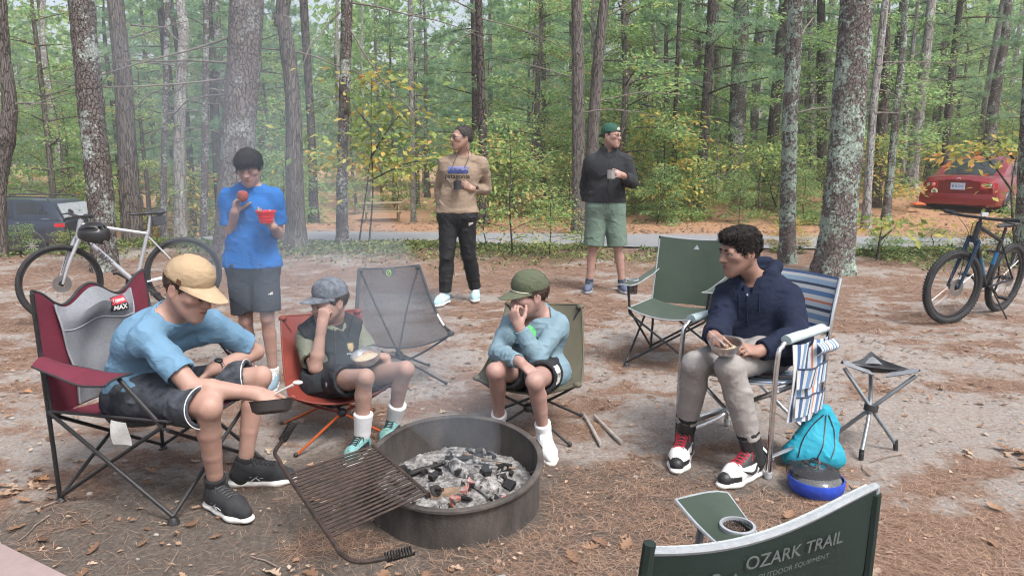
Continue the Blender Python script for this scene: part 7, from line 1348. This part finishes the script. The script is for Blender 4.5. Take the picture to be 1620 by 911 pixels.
# ================================================================ bicycles
m_tyre = mat('tyre_rubber', (.022, .022, .024), .8, var=.2, scale=50, bump=.5, bscale=150)
def bicycle(label, fa, ra, lean_v, fm, forkm, tyre_w, steer, style, r=.345, saddle_h=.93, decal_txt=None, accent=None):
    f = V(*(fa - ra)); f[2] = 0; wb = np.linalg.norm(f); f = unit(f); l = V(-f[1], f[0], 0); up = unit(V(0, 0, 1) + V(*lean_v)); l = unit(np.cross(up, f)); up = np.cross(f, l); o = V(ra[0], ra[1], float(gz(ra[0], ra[1]))); t = thing('bicycle', label, 'bicycle', (o + V(fa[0], fa[1], o[2])) / 2)
    Q = lambda x, y, z: o + f * x * wb / 1.05 + l * y + up * z
    def wheel(c, ax, nm):
        x, y, d = frame_of(ax); w = MB(); tp_ = [c + (x * math.cos(a) + y * math.sin(a)) * (r - tyre_w / 2) for a in np.linspace(0, 2 * math.pi, 48, endpoint=False)]; w.tube(tp_, tyre_w / 2, 10, closed=True); wo_ = w.out('wheel', m_tyre, t)
        if style == 'mtb':
            kb = MB()
            for q in range(72):
                a = q * 2 * math.pi / 72; e = x * math.cos(a) + y * math.sin(a)
                for s in (-1, 0, 1): c_ = c + e * (r - .002 - .007 * abs(s)) + d * s * tyre_w * .32; tg = np.cross(d, e); kb.bar(c_ - tg * .006, c_ + tg * .006, tyre_w * .22, .008, e)
            ko = kb.out('tread', m_tyre, wo_); ko['kind'] = 'stuff'
        MB().lathe([(r - tyre_w * .85, -.011), (r - tyre_w * 1.35, -.009), (r - tyre_w * 1.35, .009), (r - tyre_w * .85, .011), (r - tyre_w * .85, -.011)], 48, c, d).out('rim', m_black if style == 'mtb' else mat('dark_rim', (.05, .05, .055), .4, .6), wo_)
        for q in range(28): a = q * 2 * math.pi / 28; e = (x * math.cos(a) + y * math.sin(a)); MB().tube([c + (x * math.cos(a + .5 * (-1) ** q) + y * math.sin(a + .5 * (-1) ** q)) * .022 + d * .025 * (-1 if (q // 2) % 2 else 1), c + e * (r - tyre_w * 1.3)], .0011, 4, cap=False).out('spoke', mat('spoke_steel', (.35, .35, .36), .3, .9), wo_)
        MB().lathe([(0, -.05), (.012, -.05), (.012, -.032), (.024, -.03), (.018, 0), (.024, .03), (.012, .032), (.012, .05), (0, .05)], 12, c, d).out('hub', m_black, wo_)
        if style != 'kid': MB().lathe([(.03, .036), (.078, .036), (.078, .039), (.03, .039), (.03, .036)], 24, c, d).out('brake_disc', mat('spoke_steel', (.35, .35, .36), .3, .9), wo_)
    ha = unit(Q(.905, 0, .80) - Q(.945, 0, .66)); ax_ = unit(f * math.cos(0)); htop, hbot = Q(.835, 0, .90), Q(.870, 0, .765)
    sa = unit(htop - hbot); rotv = lambda v: v * math.cos(steer) + np.cross(sa, v) * math.sin(steer) + sa * (sa @ v) * (1 - math.cos(steer)); RS = lambda p: hbot + rotv(p - hbot)
    RA, FA = Q(0, 0, r), RS(Q(1.05, 0, r)); wheel(RA, l, 'rear'); wheel(FA, rotv(l), 'front')
    BB, ST = Q(.43, 0, .29), Q(.285, 0, .735 if style == 'mtb' else .78); tt0 = Q(.845, 0, .868); fr = MB().tube([ST - up * .03, tt0 if style != 'mtb' else Q(.845, 0, .875)], [.017, .020], 10).out('frame', fm, t)
    for nm, a, b, r1 in (('down_tube', Q(.868, 0, .79), BB, .024), ('seat_tube', BB, ST, .017), ('head_tube', htop + sa * .01, hbot - sa * .02, .024)): MB().tube([a, b], r1, 12).out(nm, fm if nm != 'down_tube' or accent is None else fm, fr)
    for s in (-1, 1): MB().tube([BB + l * s * .03, RA + l * s * .062], .010, 8).out('chain_stay', fm, fr); MB().tube([ST - up * .06 + l * s * .012, RA + l * s * .062], .0085, 8).out('seat_stay', fm, fr)
    if accent is not None: MB().tube([Q(.868, 0, .79) * .25 + BB * .75, Q(.868, 0, .79) * .6 + BB * .4], .0252, 12).out('frame_accent', accent, fr); MB().tube([BB * .55 + ST * .45, BB * .3 + ST * .7], .0182, 12).out('frame_accent', accent, fr)
    MB().tube([hbot - sa * .02 - rotv(l) * .05, hbot - sa * .02 + rotv(l) * .05], .018, 8).out('fork_crown', forkm, t)
    for s in (-1, 1): a = hbot - sa * .02 + rotv(l) * s * .052; MB().tube([a, (a + FA + rotv(l) * s * .055) / 2 + rotv(f) * .012 * (style != 'mtb'), FA + rotv(l) * s * .055], [.018, .017, .011], 10, smooth=4).out('fork_blade', forkm, t)
    if style == 'mtb': MB().tube([hbot + sa * .02 - rotv(l) * .05, hbot - sa * .02 - rotv(l) * .05], .02, 8).out('fork_brace', forkm, t)
    bc = htop + sa * .055 + rotv(f) * .06; MB().tube([htop, htop + sa * .05, bc], .015, 10).out('stem', m_black if style != 'city' else fm, t); bw = .36 if style == 'mtb' else .31
    hb = MB().tube([bc + rotv(l) * s * bw + (-rotv(f) * .05 + V(0, 0, .012)) * (abs(s) > .5) for s in (-1, -.45, 0, .45, 1)], .0135, 10, smooth=4).out('handlebar', m_black, t)
    for s in (-1, 1):
        a = bc + rotv(l) * s * bw - rotv(f) * .05 + V(0, 0, .012); b = bc + rotv(l) * s * (bw - .12) - rotv(f) * .03 + V(0, 0, .009); MB().tube([a, b], .0175, 10).out('grip', m_tyre, hb); MB().tube([b - rotv(l) * s * .02, b - rotv(l) * s * .03 + rotv(f) * .035 - V(0, 0, .01), a + rotv(f) * .06 - V(0, 0, .03)], .006, 6, smooth=3).out('brake_lever', m_black, hb); MB().tube([b + rotv(f) * .03, bc + rotv(f) * .10 + rotv(l) * s * .08 - V(0, 0, .02), hbot + rotv(f) * .06 - sa * .0, FA + rotv(l) * .05 + V(0, 0, .1)], .0025, 5, smooth=5).out('cable', m_black, hb)
    MB().tube([ST - up * .02, Q(.255, 0, saddle_h - .03)], .0135, 10).out('seat_post', m_black if style != 'city' else fm, t)
    S = Sdf(.008); S.cone(Q(.17, 0, saddle_h), Q(.30, 0, saddle_h - .005), .062, .030, .03, (up, .45)); S.cone(Q(.30, 0, saddle_h - .005), Q(.42, 0, saddle_h - .012), .028, .020, .02, (up, .6)); v, f_ = S.mesh(); obj('saddle', v, f_, m_black, t)
    if style == 'city': MB().bar(Q(.13, 0, saddle_h - .075), Q(.24, 0, saddle_h - .085), .08, .09).out('saddle_bag', m_bweb, t)
    MB().lathe([(.0, .045), (.085, .045), (.088, .048), (.085, .051), (0, .051)], 28, BB, -l).out('chainring', m_black, t)
    for s, ang in ((-1, .6), (1, .6 + math.pi)): e = BB + (f * math.cos(ang) + up * math.sin(ang)) * .17 + l * s * .07; MB().tube([BB + l * s * .06, e], [.014, .010], 8).out('crank_arm', m_black, t); MB().bar(e + l * s * .01, e + l * s * .10, .08, .018).out('pedal', m_black, t)
    MB().tube([BB - l * .048 + up * .085, RA - l * .03 + up * .05, RA - l * .03 - f * .05, RA - l * .03 - up * .05, BB - l * .048 - up * .085], .004, 5, smooth=3).out('chain', m_black, t); MB().tube([RA - l * .05, RA - l * .05 - up * .09 + f * .02, RA - l * .05 - up * .15 + f * .05], .010, 6).out('derailleur', m_black, t)
    MB().tube([Q(.36, .04, .27), Q(.33, .04, .27) + l * .16 - up * .15 - V(0, 0, .10)], .008, 8).out('kickstand', m_black, t)
    return t, Q, RS, hb, fr, bc
m_silv = mat('silver_frame_paint', (.46, .47, .50), .32, .5, .05, 20)
fa, ra = P(95, 441, 6.43), P(290, 416, 6.98); tK, QK, RSK, hbK, frK, bcK = bicycle('silver bicycle with a black helmet on its handlebar behind the maroon chair', fa, ra, (.04, .06, 0), m_silv, m_silv, .042, .25, 'city', .352, .95)
dt0, dt1 = QK(.868, 0, .79), QK(.43, 0, .29); ud = unit(dt1 - dt0); v, f = text_poly('TREK', .05, 1.5, .001); n_ = unit(np.cross(ud, np.cross(V(0, -1, .2), ud))); 
vv = [dt0 + (dt1 - dt0) * .45 + ud * x + np.cross(n_, ud) * y * (-1 if np.cross(n_, ud)[2] < 0 else 1) + n_ * .0255 for x, y in v]; obj('frame_lettering', vv, f, mat('dark_grey_print', (.10, .10, .11), .5), frK, smooth=False)
hp = P(149, 371, 6.38); tH = thing('helmet', 'black cycling helmet hanging on the handlebar of the silver bicycle', 'helmet', hp - V(0, 0, .07)); S = Sdf(.008); S.ell(hp, [.135, .115, .112], None, .02); S.cut(hp - V(.0, 0, .05), V(-.3, .1, -1))
for k in range(5): S.cone(hp + V(-.10, -.10 + .046 * k, .045), hp + V(.10, -.085 + .04 * k, .06), .014, .016, .006, None, True)
S.ell(hp - V(0, 0, .03), [.125, .078, .07], None, .01, True); v, f = S.mesh(); obj('shell', v, f, mat('black_helmet_shell', (.018, .018, .02), .35, var=.2), tH)
for s in (-1, 1): MB().tube([hp + V(.05 * s, -.075, -.02), hp + V(.01, -.085, -.09), hp + V(-.05, -.06, -.02)], .004, 5, smooth=3).out('strap', m_bweb, tH)
m_mtb = mat('black_blue_frame_paint', (.014, .017, .022), .35, .2, .1, 20); fa, ra = P(1503, 462, 6.35), P(1584, 444, 6.86)
tM2, QM2, RSM, hbM, frM, bcM = bicycle('black mountain bike with blue fork standing at the right edge', fa, ra, (.26, .05, 0), m_mtb, mat('blue_fork_paint', (.012, .035, .07), .35, .3), .056, -.25, 'mtb', .335, .86, accent=mat('blue_frame_paint', (.012, .10, .22), .35, .2))
MB().bar(bcM + V(.02, -.03, .03), bcM + V(.07, -.035, .025), .03, .035).out('bike_light', mat('grey_light_case', (.55, .56, .57), .4), hbM)
c = G(190, 388); c = V(-10.75, 20.0, 0); bicycle('far green and orange bicycle between the two left trunks', c + V(.18, -.30, 0), c + V(-.32, .55, 0), (.0, .0, 0), mat('green_frame_paint', (.06, .70, .10), .4), mat('orange_fork_paint', (.85, .16, .03), .4), .05, .3, 'kid', .33, .86)

# ================================================================ cars
m_glass = mat('car_glass', (.02, .025, .028), .06, 0, .1, spec=.8); m_crome = mat('chrome_trim', (.75, .75, .76), .15, 1, .03); m_tail, t_, b_, o_ = nt('tail_lamp'); b_.inputs['Base Color'].default_value = (.45, .02, .03, 1); b_.inputs['Roughness'].default_value = .12; b_.inputs['Coat Weight'].default_value = 1
def loft(st, closed_ends=True):
    n = len(st[0]); v = [p for s in st for p in s]; f = [(i * n + k, i * n + k + 1, (i + 1) * n + k + 1, (i + 1) * n + k) for i in range(len(st) - 1) for k in range(n - 1)]
    if closed_ends: f += [tuple(range(n))[::-1], tuple(range((len(st) - 1) * n, len(st) * n))]
    return v, f
def car(name, label, rear, h, z0, paint, prof, roof, Wd, wheel_x, wr, extra, wagon=False, clad=None):
    # x from the rear bumper forward, y to the car's left, z up ; prof: x -> (z_low, z_belt, half width) ; roof: x -> z of the roof
    h = unit(V(h[0], h[1], 0)); l = V(-h[1], h[0], 0); o = V(rear[0], rear[1], z0); Q = lambda x, y, z: o + h * x + l * y + V(0, 0, z); t = thing(name, label, 'car', Q(2.2, 0, 0))
    xs = np.linspace(prof[0][0], prof[-1][0], 44); xp = [p[0] for p in prof]; st = []
    for x in xs:
        zl, zb, w = (np.interp(x, xp, [p[i] for p in prof]) for i in (1, 2, 3)); sec = [(0, zl), (.80, zl), (.93, zl + .05), (.985, zl + .16), (1.0, zl + (zb - zl) * .42), (.985, zl + (zb - zl) * .62), (.975, zl + (zb - zl) * .80), (.935, zb - .03), (.86, zb), (.5, zb + .028), (0, zb + .04)]
        st.append([Q(x, a * w, z) for a, z in sec] + [Q(x, -a * w, z) for a, z in sec[::-1][1:]])
    v, f = loft(st); bd = obj('body', v, f, paint, t, auto=28)
    rx = [p[0] for p in roof]; st = []; gl = []
    for x in np.linspace(rx[0], rx[-1], 30):
        zr = np.interp(x, rx, [p[1] for p in roof]); zb = np.interp(x, xp, [p[2] for p in prof]) - .02; w = np.interp(x, xp, [p[3] for p in prof]); k = (zr - zb); wi = w * .90 - .22 * max(0, k) * .9
        sec = [(w * .90, zb), (w * .90 * .5 + wi * .5 + .015, zb + k * .55), (wi, zb + k * .90), (wi * .82, zb + k * .975), (0, zr)]; st.append([Q(x, a, z) for a, z in sec] + [Q(x, -a, z) for a, z in sec[::-1][1:]])
    v, f = loft(st); gh = obj('cabin', v, f, paint, t, auto=40)
    def pane(x0, x1, s, m0=.12, m1=.86, sl0=0, sl1=0, nm='side_window'):
        def fn(u, q):
            x = x0 + (x1 - x0) * u + (sl0 * (1 - u) + sl1 * u) * q; zr = np.interp(x, rx, [p[1] for p in roof]); zb = np.interp(x, xp, [p[2] for p in prof]) - .02; w = np.interp(x, xp, [p[3] for p in prof]); k = zr - zb; wi = w * .90 - .198 * max(0, k); vv_ = m0 + (m1 - m0) * q
            y = np.interp(vv_, [0, .55, .9], [w * .90, w * .45 + wi * .5 + .015, wi]); return Q(x, s * (y + .006), zb + k * vv_)
        return MB().sheet(fn, 7, 5, .004).out(nm, m_glass, gh)
    for wx in wheel_x:
        for s in (-1, 1):
            w = np.interp(wx, xp, [p[3] for p in prof]); c = Q(wx, s * (w - .06), wr); MB().lathe([(0, -.10), (wr * .62, -.10), (wr * .95, -.095), (wr, -.06), (wr, .06), (wr * .95, .095), (wr * .62, .10), (wr * .58, .075), (0, .07)], 32, c, l * s).out('wheel', m_tyre, t); wo_ = t.children[-1]
            hubm = MB().lathe([(0, .085), (.05, .088), (.06, .08)], 16, c, l * s)
            for q in range(10): a = q * .6283; x_, y_, d_ = frame_of(l * s); e = x_ * math.cos(a) + y_ * math.sin(a); hubm.bar(c + d_ * .086 + e * .04, c + d_ * .09 + e * wr * .60, .03, .01, d_)
            hubm.out('rim', mat('alloy_rim', (.30, .30, .31), .5, .3), wo_); MB().tube([Q(wx + (wr + .035) * math.cos(a), s * (w * .985 + .004), wr + (wr + .035) * math.sin(a)) for a in np.linspace(-.15, math.pi + .15, 18)], .03, 6).out('wheel_arch', clad or m_black, bd); MB().lathe([(0, 0), (wr + .04, 0), (wr + .04, .004), (0, .004)], 32, Q(wx, s * (w + .002), wr), l * s).out('wheel_arch_shade', m_black, bd)  # flat black disc on the body side paints in the arch's shade
    extra(t, Q, bd, gh, pane, h, l); return t
m_redp = mat('dark_red_metallic', (.22, .009, .018), .28, .35, .06, 200, coat=.8); m_slate = mat('slate_blue_metallic', (.035, .045, .07), .28, .35, .06, 200, coat=.8); m_clad = mat('grey_cladding', (.045, .047, .05), .6)
def sedan(t, Q, bd, gh, pane, h, l):
    for s in (-1, 1): pane(1.35, 2.15, s, sl0=.12); pane(2.2, 3.0, s, sl1=-.25); pane(.98, 1.3, s, .16, .7, .22, .1, 'quarter_window')
    rf_ = lambda x: float(np.interp(x, [.50, .9, 1.25, 1.7], [.99, 1.22, 1.40, 1.47]))
    rw = MB().sheet(lambda u, q: Q(.56 + .64 * q, (u - .5) * (1.22 - .16 * q), rf_(.56 + .64 * q) + .016 - .03 * (2 * u - 1) ** 2), 9, 8, .012).out('rear_window', m_glass, gh); MB().sheet(lambda u, q: Q(3.72 - .75 * q, (u - .5) * (1.24 - .12 * q), .98 + .41 * q), 9, 6, .01).out('windscreen', m_glass, gh)
    MB().sheet(lambda u, q: Q(-.012 - .03 * math.sin(3.14 * q) - .055 * math.cos(3.14 * (u - .5)), (u - .5) * 1.66, .34 + .24 * q), 13, 7, .06).out('rear_bumper', m_redp, bd)
    for s in (-1, 1):
        tl = MB().sheet(lambda u, q: Q(-.028 + .085 * u * u, s * (.46 + .34 * u), .70 + .17 * q - .03 * q * u), 8, 5, .025).out('tail_light', m_tail, bd)
        for k in range(2): MB().lathe([(0, .0), (.042, 0), (.036, .012), (0, .014)], 14, Q(-.050 + .02 * k, s * (.54 + .12 * k), .79), -h).out('lamp_lens', mat('lamp_glass', (.75, .35, .33), .1) if k == 0 else m_crome, tl)
    pl = MB().bar(Q(-.055, -.155, .76), Q(-.055, .155, .76), .012, .16, (0, 0, 1)).out('licence_plate', mat('plate_blue_white', (.48, .58, .78), .5, var=.15, scale=14), bd)
    v, f = text_poly('E KCH', .085, 1.0, .001); obj('plate_lettering', [Q(-.066, -x, .76 + y) for x, y in v], f, mat('plate_print', (.06, .10, .30), .5), pl, smooth=False)
    MB().sheet(lambda u, q: Q(-.03, (u - .5) * .60, .88 + .035 * q), 5, 2, .02).out('trunk_garnish', m_redp, bd); MB().tube([Q(-.035, .04 * math.cos(a), .93 + .028 * math.sin(a)) for a in np.linspace(0, 6.283, 14, endpoint=False)], .006, 5, closed=True).out('badge', m_crome, bd)
    for y0, s_ in ((.62, 'COROLLA'),): v, f = text_poly(s_, .05, 1.1); obj('badge_lettering', [Q(-.034, .42 - x, .935 + y) for x, y in v], f, m_crome, bd, smooth=False)
    MB().lathe([(0, 0), (.075, 0), (.075, .004), (0, .004)], 20, Q(-.058, .50, .62), -h).out('sticker', m_white, bd); v, f = text_poly('B', .10, 1, .004); obj('sticker_mark', [Q(-.066, .50 - x, .62 + y) for x, y in v], f, m_black, bd, smooth=False)
    for s in (-1, 1): MB().bar(Q(1.9, s * .845, .80), Q(2.05, s * .845, .80), .03, .02).out('door_handle', m_redp, bd); MB().sphere(Q(3.05, s * .93, 1.0), .09, 10, 8, (1, 1, .7)).out('mirror', m_redp, bd)
cs = P(1511, 345, 17.6); rear = V(cs[0], cs[1], 0); zc = float(gz(rear[0], rear[1])) - .14
car('parked_car', 'dark red sedan parked among the trees at the right', rear, (.76, .65), zc, m_redp, [(-.02, .40, .86, .74), (.10, .30, .97, .82), (.45, .22, 1.0, .85), (1.2, .20, .97, .855), (2.6, .20, .95, .855), (3.6, .20, .95, .85), (4.2, .22, .84, .82), (4.48, .35, .66, .70)], [(.50, .99), (.9, 1.22), (1.25, 1.40), (1.7, 1.47), (2.3, 1.48), (2.9, 1.42), (3.4, 1.17), (3.85, .93)], .855, (.85, 3.5), .31, sedan)
def wagon(t, Q, bd, gh, pane, h, l):
    for s in (-1, 1): pane(1.55, 2.45, s, .14, .84, .06); pane(2.52, 3.35, s, .14, .84, 0, -.3); pane(.42, 1.42, s, .30, .84, .30, .06, 'cargo_window')
    for s in (-1, 1): MB().tube([Q(.55, s * .60, 1.66), Q(.8, s * .61, 1.73), Q(2.6, s * .60, 1.74), Q(2.85, s * .59, 1.68)], .022, 8, smooth=3).out('roof_rail', m_clad, gh); MB().bar(Q(1.7, s * .905, .93), Q(1.9, s * .905, .93), .03, .025).out('door_handle', m_slate, bd); MB().tube([Q(.42, s * .80, 1.12), Q(3.4, s * .80, 1.06)], .010, 6).out('window_trim', m_crome, gh)
    MB().sheet(lambda u, q: Q(.06 + .22 * q, (u - .5) * (1.30 - .10 * q), 1.12 + .40 * q + .02), 9, 6, .03).out('rear_window', mat('bright_glass', (.30, .33, .36), .05, spec=.9), gh); MB().sheet(lambda u, q: Q(3.85 - .7 * q, (u - .5) * (1.36 - .12 * q), 1.06 + .54 * q), 9, 6, .01).out('windscreen', m_glass, gh)
    MB().sheet(lambda u, q: Q(.04, (u - .5) * 1.28, 1.60 + .10 * q * 0 + .0 * u), 5, 2, .02).out('spoiler', m_slate, gh)
    for s in (-1, 1): MB().sheet(lambda u, q: Q(-.02 + .25 * u, s * (.78 + .09 * u), .90 + .10 * q), 6, 4, .02).out('tail_light', m_tail, bd); MB().bar(Q(1.2, s * .88, .30), Q(3.4, s * .88, .30), .04, .14).out('sill_cladding', m_clad, bd)
rear = V(-12.75, 21.6, 0); zc = float(gz(-14, 22)) + .02
car('parked_car', 'dark slate blue wagon parked behind the trees at the left edge', rear, (-.99, .12), zc, m_slate, [(0, .42, 1.02, .80), (.2, .32, 1.10, .88), (.8, .28, 1.10, .91), (2.6, .26, 1.05, .92), (3.9, .28, 1.02, .91), (4.5, .30, .93, .88), (4.85, .45, .74, .74)], [(.06, 1.12), (.30, 1.55), (.55, 1.66), (1.2, 1.70), (2.4, 1.70), (3.0, 1.62), (3.45, 1.38), (3.95, 1.04)], .92, (.95, 3.75), .36, wagon, True, m_clad)
# far picnic table and the far fire ring
m_pine_w = mat('pale_pine_wood', (.28, .225, .135), .8, var=.15, scale=10, stretch=(2, 12, 12)); c = V(-5.35, 30.0, float(gz(-5.35, 30.0))); tF = thing('picnic_table', 'pale wooden picnic table in the clearing beyond the lane', 'table', c); ax = unit(V(.97, .22, 0)); px_ = V(ax[1], -ax[0], 0)
for k in range(5): b0 = c + px_ * (-.30 + .15 * k) + V(0, 0, .74); MB().bar(b0 - ax * .9, b0 + ax * .9, .14, .04).out('plank', m_pine_w, tF)
for s in (-1, 1):
    for k in range(2): b0 = c + px_ * s * (.62 + .14 * k) + V(0, 0, .44); MB().bar(b0 - ax * .9, b0 + ax * .9, .13, .04).out('seat_plank', m_pine_w, tF)
    for e in (-.65, .65): MB().bar(c + ax * e + px_ * s * .62, c + ax * e + px_ * s * .26 + V(0, 0, .72), .09, .045, (ax[0], ax[1], 0)).out('leg', m_pine_w, tF)
for e in (-.65, .65): MB().bar(c + ax * (e + .05) - px_ * .76 + V(0, 0, .39), c + ax * (e + .05) + px_ * .76 + V(0, 0, .39), .045, .09).out('cross_beam', m_pine_w, tF)
c = V(-7.3, 27.5, float(gz(-7.3, 27.5))); tR2 = thing('fire_ring', 'small dark fire ring in the clearing beside the far trunk', 'fire ring', c); MB().lathe([(.24, -.05), (.24, .24), (.26, .24), (.26, .225), (.245, .22), (.245, -.05)], 32, c).out('wall', m_soot, tR2); MB().lathe([(0, .05), (.15, .09), (.238, .05)], 20, c).out('ash', m_ash, tR2)
MB().sheet(lambda u, v: P(1446 + 16 * u, 322, 17.5) * 1 + V(0, .25 * v - .1, .05 * math.sin(3.1 * u) * math.sin(3.1 * v) - .02), 8, 6, .02).lone('stuff_sack', mat('orange_nylon', (.75, .12, .04), .6, var=.2), 'small orange nylon bag lying left of the red sedan', 'bag')
# ================================================================ air: faint haze, and the smoke of the fire
m_haze = bpy.data.materials.new('haze_air'); m_haze.use_nodes = True; t = m_haze.node_tree; t.nodes.clear(); o = node(t, 'ShaderNodeOutputMaterial'); pv_ = node(t, 'ShaderNodeVolumePrincipled'); pv_.inputs['Color'].default_value = (.93, .97, 1, 1); pv_.inputs['Density'].default_value = .0017; pv_.inputs['Anisotropy'].default_value = .2
t.links.new(pv_.outputs[0], o.inputs['Volume']); tag(MB().box((-170, -20, -4), (170, 200, 16)).out('haze', m_haze, auto=None, smooth=False), 'faint pale haze hanging in the woods', 'haze', kind='stuff')
m_smoke = bpy.data.materials.new('wood_smoke'); m_smoke.use_nodes = True; t = m_smoke.node_tree; t.nodes.clear(); o = node(t, 'ShaderNodeOutputMaterial'); pv_ = node(t, 'ShaderNodeVolumePrincipled'); pv_.inputs['Color'].default_value = (.70, .84, 1, 1); pv_.inputs['Anisotropy'].default_value = .3
nz = ntex(t, 2.0, 3, .6); a_ = ramp(t, nz, [(.28, 0), (.75, 1)]); tcs = node(t, 'ShaderNodeTexCoord'); sx_ = node(t, 'ShaderNodeSeparateXYZ'); t.links.new(tcs.outputs['Object'], sx_.inputs[0]); dn = node(t, 'ShaderNodeMapRange'); t.links.new(sx_.outputs['Y'], dn.inputs['Value']); dn.inputs['From Min'].default_value = 3.0; dn.inputs['From Max'].default_value = 5.2; dn.inputs['To Min'].default_value = .75; dn.inputs['To Max'].default_value = .055
mm = math2(t, 'MULTIPLY', a_, dn.outputs[0]); t.links.new(mm, pv_.inputs['Density']); t.links.new(pv_.outputs[0], o.inputs['Volume'])
pl = [V(-.16, 2.98, .12), V(-.24, 3.08, .34), V(-.55, 3.45, .60), V(-1.10, 4.1, .92), V(-1.80, 5.1, 1.38), V(-2.70, 6.9, 2.10), V(-3.8, 9.6, 3.2)]
tag(MB().tube(pl, [.11, .18, .30, .48, .75, 1.05, 1.35], 20, smooth=6).out('smoke', m_smoke, auto=None), 'bluish wood smoke drifting from the fire ring to the upper left', 'smoke', kind='stuff')
